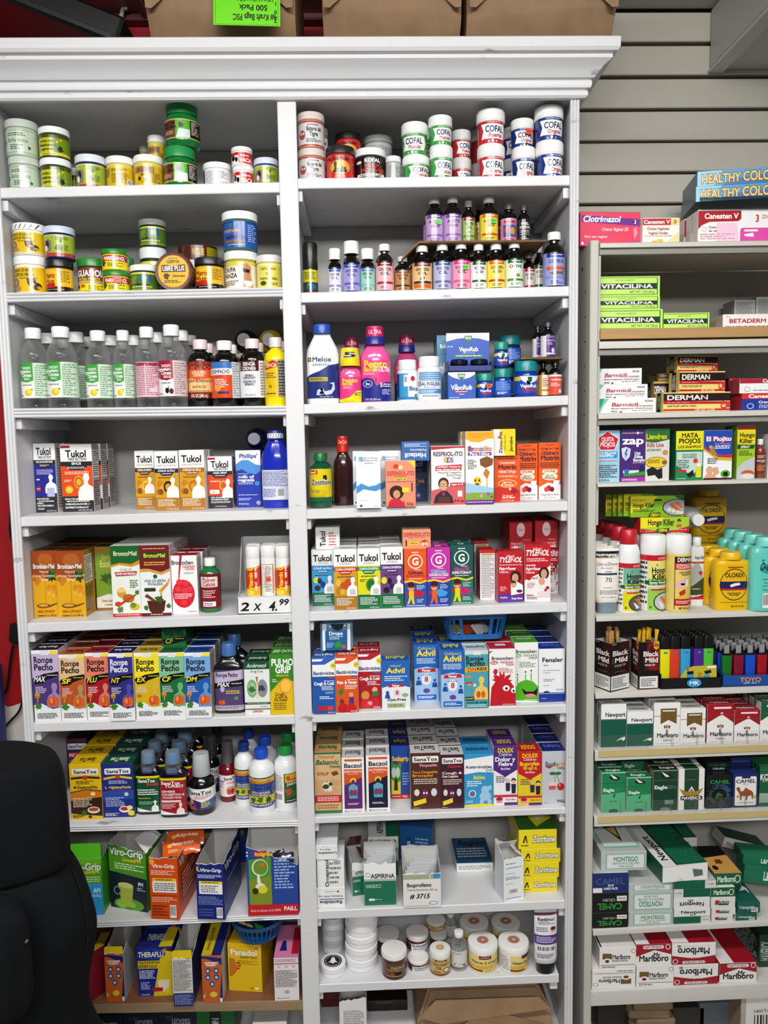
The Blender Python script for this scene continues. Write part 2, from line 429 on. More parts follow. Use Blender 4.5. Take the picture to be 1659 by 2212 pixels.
# ---------------- kinds of goods
PROF={
'jar':([(0,0),(.88,0),(.95,.02),(.965,.05),(.965,.74),(.92,.77),(.9,.8)],[(.9,.775),(1,.785),(1,.965),(.97,.99),(.9,1),(0,1)],(.06,.72),0),
'cof':([(0,0),(.85,0),(.89,.02),(.93,.7)],[(.93,.66),(.97,.665),(.975,.7),(1,.71),(1,.965),(.95,1),(0,1)],(.03,.65),0),
'geljar':([(0,0),(.85,0),(.97,.05),(1,.13),(1,.58),(.96,.67),(.82,.74),(.8,.78)],[(.86,.74),(.9,.75),(.9,.96),(.85,1),(0,1)],(.14,.58),1),
'tin':([(0,0),(.92,0),(.94,.03),(.94,.5)],[(.96,.44),(1,.45),(1,.96),(.97,1),(0,1)],(.48,.95),0),
'tub':([(0,0),(.9,0),(.95,.05),(.95,.55)],[(.96,.5),(1,.52),(1,.95),(.95,1),(0,1)],(.06,.48),0),
'vjar':([(0,0),(.85,0),(.97,.06),(.98,.1),(.98,.6),(.85,.69),(.8,.74)],[(.86,.7),(.92,.71),(.92,.97),(.86,1),(0,1)],(.1,.6),1),
'oil':([(0,0),(.93,0),(1,.03),(1,.62),(.9,.71),(.6,.78),(.4,.81),(.38,.88)],[(.54,.86),(.6,.865),(.6,.985),(.55,1),(0,1)],(.05,.62),1),
'wc':([(0,0),(.93,0),(1,.03),(1,.56),(.9,.65),(.6,.72),(.5,.75),(.48,.8)],[(.8,.76),(.86,.765),(.86,.985),(.8,1),(0,1)],(.05,.56),1),
'swan':([(0,.03),(.5,0),(.88,0),(.99,.03),(.96,.07),(.98,.1),(.98,.56),(1,.585),(.99,.63),(.93,.69),(.82,.745),(.66,.79),(.5,.825),(.46,.87)],[(.53,.865),(.55,.87),(.55,.985),(.5,1),(0,1)],(.13,.56),2),
'syrup':([(0,0),(.93,0),(1,.03),(1,.67),(.92,.75),(.6,.81),(.42,.84),(.4,.88)],[(.5,.855),(.54,.86),(.54,.985),(.5,1),(0,1)],(.13,.67),1),
'cupcap':([(0,0),(.93,0),(1,.03),(1,.47),(.92,.55),(.6,.61),(.5,.64),(.48,.7)],[(.66,.63),(.7,.64),(.6,.985),(.56,1),(0,1)],(.1,.46),1),
'pepto':([(0,0),(.9,0),(1,.03),(1,.56),(.92,.64),(.64,.72),(.52,.76),(.5,.8)],[(.6,.77),(.64,.775),(.56,.985),(.53,1),(0,1)],(.01,.55),1),
'pepto2':([(0,0),(.9,0),(1,.03),(1,.48),(.92,.56),(.7,.63),(.62,.66),(.6,.7)],[(.9,.67),(.92,.68),(.8,.985),(.76,1),(0,1)],(.01,.47),1),
'melox':([(0,0),(.92,0),(1,.03),(1,.62),(.92,.7),(.62,.82),(.52,.86),(.5,.9)],[(.52,.88),(.55,.885),(.55,.985),(.5,1),(0,1)],(.07,.6),1),
'pill':([(0,0),(.95,0),(1,.03),(1,.68),(.9,.75),(.7,.79)],[(.82,.77),(.86,.775),(.86,.98),(.8,1),(0,1)],(.05,.67),1),
'flask':([(0,0),(.95,0),(1,.02),(1,.62),(.94,.68),(.6,.75),(.42,.78),(.38,.84)],[(.46,.82),(.5,.825),(.46,.985),(.42,1),(0,1)],(.05,.63),1),
'stick':([(0,0),(.97,0),(1,.02),(1,.5),(1,.56)],[(1,.5),(1.03,.52),(1.0,.96),(.9,1),(0,1)],(.01,.48),1),
'can':([(0,0),(.95,0),(1,.012),(1,.75),(.96,.77)],[(.98,.745),(1,.75),(1,.96),(.94,.99),(.6,1),(0,1)],(.02,.74),1),
'can2':([(0,0),(.95,0),(1,.012),(1,.6),(.95,.72),(.82,.79),(.7,.82)],[(.7,.82),(.72,.825),(.68,.985),(.6,1),(0,1)],(.02,.6),1),
'powder':([(0,0),(.95,0),(1,.02),(1,.8),(.93,.855),(.6,.87),(.56,.9)],[(.53,.87),(.57,.88),(.57,.98),(.52,1),(0,1)],(.03,.8),0),
'tube':([(.86,.16),(.97,.18,1),(1,.24,1),(1,.6,.75),(1,.97,.12),(1,1,.05)],[(0,0),(.74,0),(.8,.02),(.84,.17),(.86,.18),(0,.18)],(.24,.96),1),
}
ORDW=['','second','third','fourth','fifth','sixth']
PH=''
def SHELF(p):
    global PH; PH=p
BM={}
def box_mesh(w,dp,h,base,sd,tp):
    key=(round(w,4),round(dp,4),round(h,4),base,sd,tp)
    if key in BM: return BM[key]
    bm=bmesh.new(); box_bm(bm,-w/2,w/2,-dp/2,dp/2,0,h,.0006)
    for f in bm.faces:
        n=f.normal; f.material_index=0 if abs(n.y)>.5 else 1 if abs(n.x)>.5 else 2 if n.z>.5 else 1
    if h>.05: box_bm(bm,-w/2+.0012,w/2-.0012,-dp/2+.0002,dp/2-.006,h-.0002,h+.0006,0,2)   # tuck flap of the lid
    BM[key]=bm_mesh('carton',bm,[mat(base),mat(sd),mat(tp)]); return BM[key]
def prints(root,des,w,dp,h,tp,rs,ls,top_off=.0007,front=True):
    if front and des: flat_print('printed_front',des,w,h,root,((0,-dp/2,0),(0,0,0)))
    if tp and '|' in tp: flat_print('printed_top',tp,w,dp,root,((0,dp/-2,h+(top_off if h>.05 else .0002)),(-math.pi/2,0,0)))
    gen={1:'L .1 .06 .9 .94 22 8a8680',2:'R .08 .08 .92 .5 f2f0ee;L .12 .1 .88 .48 12 4a4a4e;L .1 .54 .9 .92 12 5a4a40',3:'R .3 .0 .7 1 2f1418;V .5 .5 .3 .7 e8e0d8 DERMAN'}
    for sd,q in ((1,rs),(-1,ls)):
        if q: 
            dd=gen.get(q,q); flat_print('printed_side',dd,dp,h,root,((sd*w/2,0,0),(0,0,sd*math.pi/2)))
def open_mesh(w,dp,h,hs,base,sd,jag=.0):
    t=.0009; bm=bmesh.new(); rnd=random.Random(int(w*1e5))
    c=[(-w/2,-dp/2),(w/2,-dp/2),(w/2,dp/2),(-w/2,dp/2)]; hh=[hs[0]*h,hs[1]*h,hs[2]*h,hs[3]*h]
    ci=[(x*(1-2*t/w),y*(1-2*t/dp)) for x,y in c]
    N=9
    for k in range(4):
        a,b=c[k],c[(k+1)%4]; ia,ib=ci[k],ci[(k+1)%4]; ha,hb=hh[k],hh[(k+1)%4]
        ring=[]
        for j in range(N+1):
            f=j/N; z=ha+(hb-ha)*f+(rnd.uniform(-jag,jag) if 0<j<N else 0)
            o=(a[0]+(b[0]-a[0])*f,a[1]+(b[1]-a[1])*f); i=(ia[0]+(ib[0]-ia[0])*f,ia[1]+(ib[1]-ia[1])*f)
            ring.append((bm.verts.new((*o,0)),bm.verts.new((*o,z)),bm.verts.new((*i,z+rnd.uniform(0,jag*.5))),bm.verts.new((*i,.001))))
        for p,q in zip(ring,ring[1:]):
            f1=bm.faces.new((p[0],q[0],q[1],p[1])); f1.material_index=0 if k in(0,2) else 1
            f2=bm.faces.new((p[1],q[1],q[2],p[2])); f2.material_index=2
            f3=bm.faces.new((p[2],q[2],q[3],p[3])); f3.material_index=2
    f=bm.faces.new([bm.verts.new((*p,.001)) for p in ci]); f.material_index=2
    f=bm.faces.new([bm.verts.new((*p,0)) for p in c[::-1]]); f.material_index=1
    return bm_mesh('carton',bm,[mat(base),mat(sd),mat('d2d2d0')])
def A(kind,name,cat,look,X,Y,Z,w,h,dp,n,des,lid=None,lid2=None,bd=None,nk=None,sd=None,tp=None,rs=0,ls=0,yaw=0,rz=0,ry=0,rl=0,lw=0,stk=None,disc=None,capt=None,cup=0,cupcap=0,wc=0,zl=None,hs=None,flap=None,fl=.2,fy=0,flap2=None,strips=0,sq=0,wide=0,sh2=0,nt=0,dy=.055):
    grp=name.replace('_',' ')+('es ' if name[-1]=='x' else 's ')+PH
    label=look+(', front ' if n>1 else ' ')+PH
    rot=(0,math.radians(ry),math.radians(yaw+rz))
    loc=(X,Y+dp/2,Z)
    if kind=='box':
        base=base_of(des); tc=hx((tp or sd or base).split('|')[0])
        root=link(name,box_mesh(w,dp,h,base,hx(sd or base),tc),None,loc,rot)
        prints(root,des,w,dp,h,tp,rs,ls)
    elif kind=='obox':
        base=base_of(des)
        root=link(name,open_mesh(w,dp,h,hs,base,hx(sd or base),.0 if hs==(1,1,1,1) else .003),None,loc,rot)
        prints(root,des,w,dp,h*min(1,max(hs[0],hs[1])),None,rs,ls)
        if flap: poly_extrude('lid_flap',[(-w/2,0),(w/2,0),(w/2*.98,h*fl*.8),(w/2*.9,h*fl),(-w/2*.9,h*fl),(-w/2*.98,h*fl*.8)],.0008,mat(flap),root,'y',(0,-dp/2+.0005,h),(math.radians(-8),0,0))
        if flap2:
            poly_extrude('lid_flap',[(-dp*.46,0),(dp*.46,0),(dp*.36,w*.42),(-dp*.36,w*.42)],.0008,mat(flap2),root,'x',(w/2-.001,0,h*hs[1]-.001),(0,math.radians(-52),0))
            poly_extrude('lid_flap',[(-w*.48,0),(w*.48,0),(w*.42,dp*.7),(-w*.42,dp*.7)],.0008,mat(flap2),root,'y',(0,dp/2-.001,h*hs[2]-.002),(math.radians(38),0,0))
        if strips:
            for j in range(5): boxes('blister_strip',[(-w*.3,w*.34,-.0015,.0015,h*.2,h*(.97+.02*(j%3)))],mat('c9ccd0','plastic'),root,.0005,(w*.02*(j-2),-dp*.28+j*dp*.13,0),(math.radians(-5),math.radians(3*(j-2)),0))
    elif kind=='lying':
        root=empty(name,(X,Y+dp,Z+h/2),(math.pi/2,0,0))
        bp=PROF['syrup'][0] if not sq else PROF['melox'][0]
        lathe('bottle_body',bp,w,dp,mat(hx(bd),'gloss'),root,1,3 if sq else 2)
        lathe('cap',[(.0,.86),(.52,.86),(.56,.87),(.56,.985),(.52,1),(0,1)],w,dp,mat(hx(lid),'plastic'),root,1,2,40,1)
        cat='bottle'
    else:
        root=empty(name,loc,rot)
        pk={'oil':'wc' if wc else 'oil','syrup':'cupcap' if cupcap else 'syrup','can':'can2' if sh2 else 'can','pepto':'pepto2' if capt=='5' else 'pepto'}.get(kind,kind)
        body,cap,z0,gl=PROF[pk]; z0=zl or z0
        ov={'flask':.5,'powder':.55,'tube':.6,'pepto':.6,'melox':.6}.get(kind,1); s2={'flask':4,'powder':3.2}.get(kind,2)
        if kind=='swan': bmat=mat('ffffff','clear')
        else: bmat=mat(hx(bd or 'e8e8e8'),'gloss' if gl else 'plastic')
        bn='can_body' if kind=='can' else 'tube_body' if kind=='tube' else 'jar_body' if 'jar' in kind or kind in('cof','tin','tub') else 'bottle_body'
        lathe(bn,body,w,h,bmat,root,ov,s2)
        cn='lid' if bn=='jar_body' else 'cap'
        cm=mat(hx(lid or 'f2f2f2'),'clear' if lid=='clear' else 'plastic' if not cupcap else 'gloss')
        lathe(cn,cap,w,h,cm,root,1 if kind!='tube' else .7,2,48,1 if kind in('oil','swan','syrup','pill','melox','flask') else 0)
        if kind=='syrup' and nk: lathe('neck_band',[(.5,.7),(.62,.71),(.6,.85),(.5,.86)],w,h,mat(nk,'plastic'),root)
        if kind=='syrup' and bd=='efdf14': pass
        if lid2: lathe('cap_skirt',[(.6,.755),(.68,.76),(.62,.86),(.58,.87)],w,h,mat(lid2,'plastic'),root)
        if capt: wrap_label('%s|T .5 .5 .5 .7 %s %s'%(hx(lid),'f4c8d8' if capt=='ULTRA' else 'e8b0a0' if capt=='DayQuil' else '2a3590',capt),cap,w,h,(.87,.97) if capt!='5' else (.78,.96),root,1,2,0,'cap_print')
        if cup:
            lathe('dosing_cup',[(.4,.66),(.56,.68),(.62,.7),(.54,.985),(.5,1),(0,1.01)],w,h,mat('c8dcea','clear'),root)
            flat_print('neck_tag','R 0 0 1 1 262a80;T .5 .3 .2 .8 e8ecf8 MULTI-;T .5 .6 .2 .8 e8ecf8 SYMPTOM',w*.42,h*.12,root,((0,-w*ov/2*.98,h*.665),(math.radians(-12),0,0)))
        if lw: wrap_label('f2f2f2|'+';'.join('P 3a3a3e %g .1 %g .1 %g .9 %g .9'%(a,a+.03,a-.05,a-.08) for a in (.15,.3,.45,.6,.75,.9)),cap,w,h,(cap[0][1]+.02,.96),root,1,2,0,'lid_print')
        if des: wrap_label(des,body if kind!='tin' else cap,w,h,tuple(z0),root,ov,s2,rl)
        if disc:
            seg=32
            pr='E .5 .5 .5 .5 %s;'%disc+('E .5 .5 .42 .42 f0f0f2;E .5 .5 .4 .4 17171b;P f0f0f2 .5 .2 .58 .26 .64 .5 .76 .64 .24 .64 .36 .5 .42 .26;E .5 .68 .07 .06 f0f0f2' if disc=='17171b' else 'E .5 .5 .44 .44 d8b0a0;E .5 .5 .4 .4 %s;P e8d0c8 .35 .45 .65 .4 .6 .6 .4 .62'%disc)
            q=w*(.72 if disc=='17171b' else .4)
            flat_print('lid_print',pr,q,q,root,((0,-q/2,h+.0002),(-math.pi/2,0,0)))
        if kind=='pill' or kind=='jar': pass
    if stk: flat_print('price_sticker','R .0 .0 1 1 %s;L .2 .3 .8 .7 1 3a3a2a'%stk,w*.3,w*.24,root,((w*.18,-(dp/2)*(1.0 if kind=='box' else .975)-.002,h*.42),(0,math.radians(4),math.radians(9))))
    tag(root,label,cat,grp)
    kids=list(root.children)
    for k in range(1,n):
        c=root.copy(); COL.objects.link(c)
        c.location=(X+random.uniform(-.0012,.0012),Y+dp/2+k*dy,Z); c.rotation_euler=(rot[0],rot[1],rot[2]+math.radians(random.uniform(-.8,.8)))
        c['label']=look+', '+ORDW[k]+' behind '+PH
        for ch in kids:
            if ch.name.startswith('price_sticker'): continue
            d=ch.copy(); COL.objects.link(d); d.parent=c
    return root
def B(*a,**k): return A('box','medicine_box','box',*a,**k)
D={
'vitc':'f1f0ee|P d8381f 0 .32 1 .2 1 .95 0 .95;P d8a22a 0 .28 1 .16 1 .22 0 .34;P f0c01c .0 .82 1 .74 1 1 0 1;E .3 .92 .3 .07 f6e05a;V .38 .52 .3 .64 f6e23a Vitamin C;V .74 .36 .17 .34 ffffff 1000 MG;V .74 .74 .17 .26 ffffff +ZINC',
'vitb':'f0efee|R .1 .15 .9 .17 d89a5a;R .82 .15 .9 .95 d89a5a;V .3 .5 .2 .6 c8b8a8 Vitamin C;L .35 .2 .75 .9 16 8a7a70;R .4 .5 .7 .62 e8582a',
'vapod':'2a62c0|P f2f5f6 0 0 1 0 1 .22 .8 .1 .55 .04 .4 .04 .2 .1 0 .22;P f4f4f4 0 0 1 0 1 .3 .75 .2 .5 .17 .25 .2 0 .3;P 1d7a4a .42 .1 .6 .1 .59 .26 .51 .34 .43 .26;T .51 .18 .08 .14 ffffff VICK;T .52 .58 .15 .44 ffffff VapoRub;L .38 .7 .66 .74 1 c8d8f8;R .2 .78 .84 .86 5a9f5a;L .24 .8 .8 .84 1 ffffff;L .03 .45 .16 .52 1 c8d8f8',
'wht':'eff1f2|L .1 .1 .6 .14 1 6a8ab8;L .1 .2 .9 .24 1 7a9ac0;L .1 .34 .55 .36 1 6a8ab8;L .1 .42 .8 .5 2 6a8ab8;L .1 .58 .5 .6 1 6a8ab8;B .25 .72 .7 .84;L .1 .92 .9 .95 1 5a7ac0',
'bella':'b9cbb6|R 0 0 1 1 c3d2c0;R 0 .04 1 .07 8fa58c;R 0 .93 1 .96 8fa58c;L .2 .14 .8 .3 2 4a5a4a;t .52 .45 .17 .62 4d6a55 Bella dona;L .3 .62 .7 .85 3 5a6a58;E .1 .5 .04 .1 3f6a4a;K .86 .75 .07 3f5f5a 6',
'arnica':'c6c728|R 0 0 1 .14 4d5a1c;R 0 .86 1 1 d9d63a;R .62 .14 1 .86 7d9a24;T .4 .3 .13 .5 1d2a10 Arnica con;T .42 .5 .13 .6 1d2a10 Peleloxera;T .42 .69 .13 .55 1d2a10 y Lepromero;K .82 .7 .13 1f3a12 7;K .75 .35 .06 e8d020 6;K .85 .25 .05 e8d020 6;L .25 .9 .7 .96 1 5a5a10',
'dog':'a9bb3c|R 0 .83 1 1 b5484e;R 0 0 1 .04 d9d9a0;S .08 .22 .4 .8 .1 8a7f7a;E .24 .45 .08 .18 26211f;E .2 .62 .06 .14 e8e4de;K .62 .6 .13 35641d 7;K .7 .3 .06 35641d 5;L .55 .1 .9 .25 3 51651c;L .72 .45 .95 .75 6 6d7c2c',
'ubreback':'e3cf4a|R 0 .1 1 .92 d7b81e;S .04 .12 .22 .5 .05 8a6a4a;L .3 .16 .85 .3 2 5a4310;L .3 .36 .9 .8 8 7a5d18;B .84 .6 .98 .88',
'ubre':'e3cf4a|R 0 .1 1 .92 d7b81e;S .1 .12 .8 .42 .05 a97f52;T .45 .26 .16 .56 5d3212 LA UBRE;K .42 .62 .17 7a5a12 9;E .42 .66 .15 .12 d7b81e;E .3 .66 .06 .09 54401a;E .5 .7 .06 .09 54401a;L .7 .4 .95 .85 8 7a5d18',
'gelnegra':'c9a84c|R 0 .05 1 .95 7a4a3a;R .4 .05 1 .95 5cae2c;P cfe3d8 .42 .95 .5 .5 .9 .55 1 .95;R 0 0 1 .05 d9c070;R 0 .95 1 1 d9c070;T .24 .2 .14 .34 2c1512 ALOE;T .26 .4 .16 .36 2c1512 NEGRA;R .8 .05 1 .95 241a16;L .83 .1 .98 .8 8 c8c0b0;K .56 .3 .09 3a1622 7;L .1 .6 .35 .8 3 d8b890',
'whitejar':'eceef0|R 0 0 .1 1 2c3f8a;L .14 .08 .95 .9 11 8c9299;R 0 .92 1 1 d0d4da',
'vaca':'f5f3f0|R 0 .05 1 .95 cf2532;R .02 .3 .4 .95 f4f1ea;E .14 .5 .09 .22 1b1717;E .3 .62 .07 .2 1b1717;T .7 .67 .3 .5 ffffff VACA;T .68 .3 .14 .4 ffffff Pomada de la',
'abeja':'e6c21e|R 0 0 1 .05 f2dc6a;T .42 .14 .12 .62 2b2410 VENENO DE ABEJA Y;T .42 .31 .12 .62 2b2410 ACEITE DE VIBORA;E .17 .62 .11 .2 9a7a5c;E .22 .84 .13 .1 b09070;E .15 .6 .05 .1 c5a98a;E .66 .6 .12 .16 2a2019;E .78 .75 .12 .14 1d1713;E .7 .68 .05 .05 d69b20;E .84 .8 .05 .06 d69b20;E .58 .52 .05 .08 5a3c16;L .3 .42 .8 .48 1 7a6010;R 0 .95 1 1 f3e28c',
'mus':'ecc02a|R 0 .78 1 1 1c1412;R 0 0 1 .06 d8b030;T .3 .3 .22 .4 a3201c Mero;T .28 .55 .22 .4 a3201c Mus;R .06 .66 .5 .84 c0281f;L .68 .1 .95 .6 7 8a6a18;L .2 .88 .8 .94 1 c8b8a0',
'iguanol':'f0dc1e|R 0 0 1 .5 7d4c34;O .5 .2 .24 .86 5a1f14 ffffff IGUANOL;T .5 .43 .1 .72 e8d020 EXTRA FUERTE;R 0 .52 1 .6 b7a294;E .3 .7 .08 .07 c2501c;E .12 .72 .05 .08 26401a;L .5 .68 .95 .86 3 6d7a10;R 0 .9 1 1 8c3c20',
'mariguanol':'f0dc28|R .1 .04 1 .45 b8272c;T .58 .26 .26 .76 ffffff MARIGUANOL;K .16 .55 .16 28521c 7;L .35 .55 .9 .85 3 49591a',
'hempgreen':'5a7f2c|R 0 0 1 .1 d8d45c;R 0 .86 1 1 8a9a2a;R .45 .1 .85 .5 2f6c8e;K .62 .32 .13 9fc23a 7;T .5 .62 .13 .55 1d2a10 Hemp;L .15 .72 .85 .82 1 e2e09a;L .05 .2 .35 .6 5 a9bd6a',
'x0':'5a2a20|T .6 .5 .5 .3 d8b030 MANTECA UBRE;R .8 .1 1 .9 a9a020',
'x1':'5a2a20|T .6 .5 .5 .3 d8b030 MANTECA UBRE;R .8 .1 1 .9 a9a020',
'chupa':'e9e6dc|P d9cf6a 0 0 1 0 1 .12 0 .2;T .22 .3 .16 .36 2a2a2a CHUPA;T .24 .52 .16 .4 2a2a2a PANZA;P c98f6a .62 .1 .72 .05 .86 .2 .84 .5 .9 .95 .6 .95 .64 .5;P 1d1d22 .6 .25 .82 .3 .8 .42 .63 .4;P f3f3f3 .6 .72 .88 .72 .86 .9 .7 .95;L .05 .7 .5 .9 3 555555',
'marimafin':'2b62b5|R 0 0 1 .05 1e4a90;E .3 .15 .04 .08 4b8f3c;K .3 .18 .07 3f8a3c 6;T .34 .37 .12 .5 d9a23a MARIMAFIN;T .45 .62 .13 .62 3a1d4a HEMP OIL;R .12 .72 .7 .84 8a6a4a;L .2 .88 .7 .94 1 c8d4f0;L .78 .1 .98 .8 9 a9c0e6',
'vibora':'e4dc6a|T .5 .2 .1 .6 3a4a14 ACEITE DE VIBORA;T .5 .42 .1 .2 3a4a14 CON;T .5 .62 .1 .66 3a4a14 VENENO DE ABEJA;E .3 .82 .12 .1 4a5a3a;L .5 .78 .9 .92 2 6a6a20;R 0 0 1 .06 f2efa0',
'tigre':'dcdcdc|R 0 0 1 .05 b04038;R 0 .95 1 1 b04038;E .2 .55 .11 .2 b8544e;E .16 .5 .03 .05 f0e8e0;E .25 .5 .03 .05 f0e8e0;T .62 .3 .17 .52 2a2a2e Balsamo del;T .62 .52 .17 .3 2a2a2e Tigre;L .35 .7 .9 .88 3 55555a;L .4 .1 .8 .18 1 77777a',
'novale':'c93a30|R 0 .72 1 1 d8302c;E .5 .5 .34 .3 e0b03c;R .3 .42 .38 .72 2a1712;E .34 .36 .05 .1 2a1712;P 2a1712 .5 .72 .58 .38 .66 .72;R .62 .5 .7 .72 2a1712;T .45 .14 .15 .7 1d100e No Vale Madre;T .5 .64 .15 .5 1d100e el Dolor;L .3 .85 .7 .92 1 f0c8a0',
'maxpower':'1c1719|E .5 1.05 .4 .25 d95a40;T .55 .14 .15 .5 ffffff KOFAL;T .55 .36 .16 .5 d83a30 MAX;T .56 .58 .17 .74 d83a30 POWER;R .08 .7 .92 .82 efe9e6;T .5 .76 .08 .7 201818 PAIN RELIEF;L .1 .85 .9 .96 2 d8c8c0;E .14 .2 .08 .06 e8e0dc',
'grey':'b9bcbc|L .1 .1 .95 .9 10 7f8585',
'cofg':'45a24c|P f6f6f6 .1 .12 .94 .12 .985 .45 .94 .8 .1 .8 .17 .45;E .5 1.0 .46 .3 45a24c;R 0 0 1 .1 45a24c;L .3 .03 .8 .08 1 e8ffe8;T .56 .36 .27 .66 20285f COFAL;T .6 .64 .18 .5 c0283a Muscular;K .5 .9 .07 e8f0f0 6;K .35 .93 .04 e8f0f0 5;K .65 .92 .04 e8f0f0 5',
'cofr':'c8303c|P f6f6f6 .1 .12 .94 .12 .985 .45 .94 .8 .1 .8 .17 .45;E .5 1.0 .46 .3 c8303c;R 0 0 1 .1 c8303c;L .3 .03 .8 .08 1 ffe8e8;T .56 .36 .27 .66 20285f COFAL;T .6 .64 .18 .5 c0283a Fuerte;K .5 .9 .07 e8f0f0 6;K .35 .93 .04 e8f0f0 5;K .65 .92 .04 e8f0f0 5',
'cofb':'233f8c|P f6f6f6 .1 .12 .94 .12 .985 .45 .94 .8 .1 .8 .17 .45;E .5 1.0 .46 .3 233f8c;R 0 0 1 .1 233f8c;L .3 .03 .8 .08 1 e8ecff;T .56 .36 .27 .66 20285f COFAL;T .6 .64 .18 .5 c0283a Original;K .5 .9 .07 e8f0f0 6;K .35 .93 .04 e8f0f0 5;K .65 .92 .04 e8f0f0 5',
'stick':'d8cc20|R 0 .5 1 1 28483a;E .55 .68 .3 .16 3a6a9a;R 0 .88 1 1 c02a24;L .15 .08 .85 .4 5 5a5a10;K .4 .6 .1 6fae3c 6',
'lav1':'e4e2f0|R .1 0 .9 .14 3f5fb0;L .3 .04 .75 .1 1 ffffff;T .5 .26 .1 .66 28285a LAVENDER;T .5 .41 .1 .46 28285a OIL;R .08 .7 .92 .78 8f8fc8;L .25 .84 .75 .95 2 4a4a5a;',
'lav2':'a9a3dc|R .1 0 .9 .14 3a52ae;L .3 .04 .75 .1 1 ffffff;T .5 .26 .1 .66 28285a LAVENDER;T .5 .41 .1 .46 28285a OIL;R .08 .7 .92 .78 6a62b8;L .25 .84 .75 .95 2 4a4a5a;K .5 .56 .1 6a4fb0 7',
'pep':'9fd4b8|R .1 0 .9 .14 4a78c4;L .3 .04 .75 .1 1 ffffff;T .5 .26 .1 .66 2a3f6a PEPPERMINT;T .5 .41 .1 .46 2a3f6a OIL;R .08 .7 .92 .78 7fbfd8;L .25 .84 .75 .95 2 4a4a5a;',
'cas':'e9b8bf|R .1 0 .9 .14 7a2436;L .3 .04 .75 .1 1 ffffff;T .5 .26 .1 .66 3a1a24 CASTOR;T .5 .41 .1 .46 3a1a24 OIL;R .08 .7 .92 .78 a8323f;L .25 .84 .75 .95 2 4a4a5a;',
'ric':'b98a58|R .1 0 .9 .14 6a4426;L .3 .04 .75 .1 1 ffffff;T .5 .26 .1 .66 2a180c ACEITE;T .5 .41 .1 .46 2a180c RICINO;R .08 .7 .92 .78 3a2412;L .25 .84 .75 .95 2 4a4a5a;',
'gra':'ecc48a|R .1 0 .9 .14 6a2436;L .3 .04 .75 .1 1 ffffff;T .5 .26 .1 .66 3a2416 GRAPESEED;T .5 .41 .1 .46 3a2416 OIL;R .08 .7 .92 .78 2d2430;L .25 .84 .75 .95 2 4a4a5a;E .5 .58 .1 .06 5a2a5a;E .42 .62 .06 .05 5a2a5a;R .1 .8 .9 .95 d8701c',
'ros1':'b7bedf|R .1 0 .9 .14 34548c;L .3 .04 .75 .1 1 ffffff;T .5 .26 .1 .66 28385a ROSEATED;T .5 .41 .1 .46 28385a OIL;R .08 .7 .92 .78 7f6fae;L .25 .84 .75 .95 2 4a4a5a;',
'ros2':'f2a3c0|R .1 0 .9 .14 d8407f;L .3 .04 .75 .1 1 ffffff;T .5 .26 .1 .66 6a1f4a ROSEATED;T .5 .41 .1 .46 6a1f4a OIL;R .08 .7 .92 .78 e8608f;L .25 .84 .75 .95 2 4a4a5a;',
'gly':'eef2ee|R .1 0 .9 .14 1f5a34;L .3 .04 .75 .1 1 ffffff;T .5 .26 .1 .66 28383a VEGETABLE;T .5 .41 .1 .46 28383a GLYCERIN;R .08 .7 .92 .78 1f6a3c;L .25 .84 .75 .95 2 4a4a5a;',
'alg':'f2dc5a|R .1 0 .9 .14 d8701c;L .3 .04 .75 .1 1 ffffff;T .5 .26 .1 .66 3a2a10 ACEITE DE SEMILLA;T .5 .41 .1 .46 3a2a10 ALGODON;R .08 .7 .92 .78 c84a20;L .25 .84 .75 .95 2 4a4a5a;K .5 .57 .12 fbf8e0 7',
'oli':'e2ecdc|R .1 0 .9 .14 1f6a34;L .3 .04 .75 .1 1 ffffff;T .5 .26 .1 .66 26402a OLIVE;R .08 .7 .92 .78 5a8a3c;L .25 .84 .75 .95 2 4a4a5a;K .62 .58 .14 7f9a3a 7;E .5 .6 .06 .05 a9b84a',
'alm':'e8dcd4|R .1 0 .9 .14 b8343c;L .3 .04 .75 .1 1 ffffff;T .5 .26 .1 .66 3a2020 ALMOND;T .5 .41 .1 .46 3a2020 OIL;R .08 .7 .92 .78 b8343c;L .25 .84 .75 .95 2 4a4a5a;',
'cod':'9fa8dc|R .1 0 .9 .14 2f3f8c;L .3 .04 .75 .1 1 ffffff;T .5 .26 .1 .66 28306a COD LIVER OIL;R .08 .7 .92 .78 e0602c;L .25 .84 .75 .95 2 4a4a5a;R .1 .42 .9 .52 e0602c;P 7a6a4a .2 .62 .4 .56 .66 .58 .82 .54 .82 .68 .66 .64 .4 .68;R .08 .7 .92 .78 8f98d4',
'ave':'c9a9d8|R .1 0 .9 .14 7a5aa0;L .3 .04 .75 .1 1 ffffff;T .5 .26 .1 .66 3a2a4a ACEITE;T .5 .41 .1 .46 3a2a4a AVELLANAS;R .08 .7 .92 .78 8f6fb8;L .25 .84 .75 .95 2 4a4a5a;',
'tea':'a9bf78|R .1 0 .9 .14 8c2436;L .3 .04 .75 .1 1 ffffff;T .5 .26 .1 .66 26401a TEA TREE;T .5 .41 .1 .46 26401a OIL;R .08 .7 .92 .78 6a8a3a;L .25 .84 .75 .95 2 4a4a5a;K .5 .58 .12 4a7a2c 6',
'alg2':'f0d64a|R .1 0 .9 .14 e08428;L .3 .04 .75 .1 1 ffffff;T .5 .26 .1 .66 3a2a10 ACEITE DE;T .5 .41 .1 .46 3a2a10 ALGODON;R .08 .7 .92 .78 c8641c;L .25 .84 .75 .95 2 4a4a5a;K .5 .56 .12 fbf8e0 7',
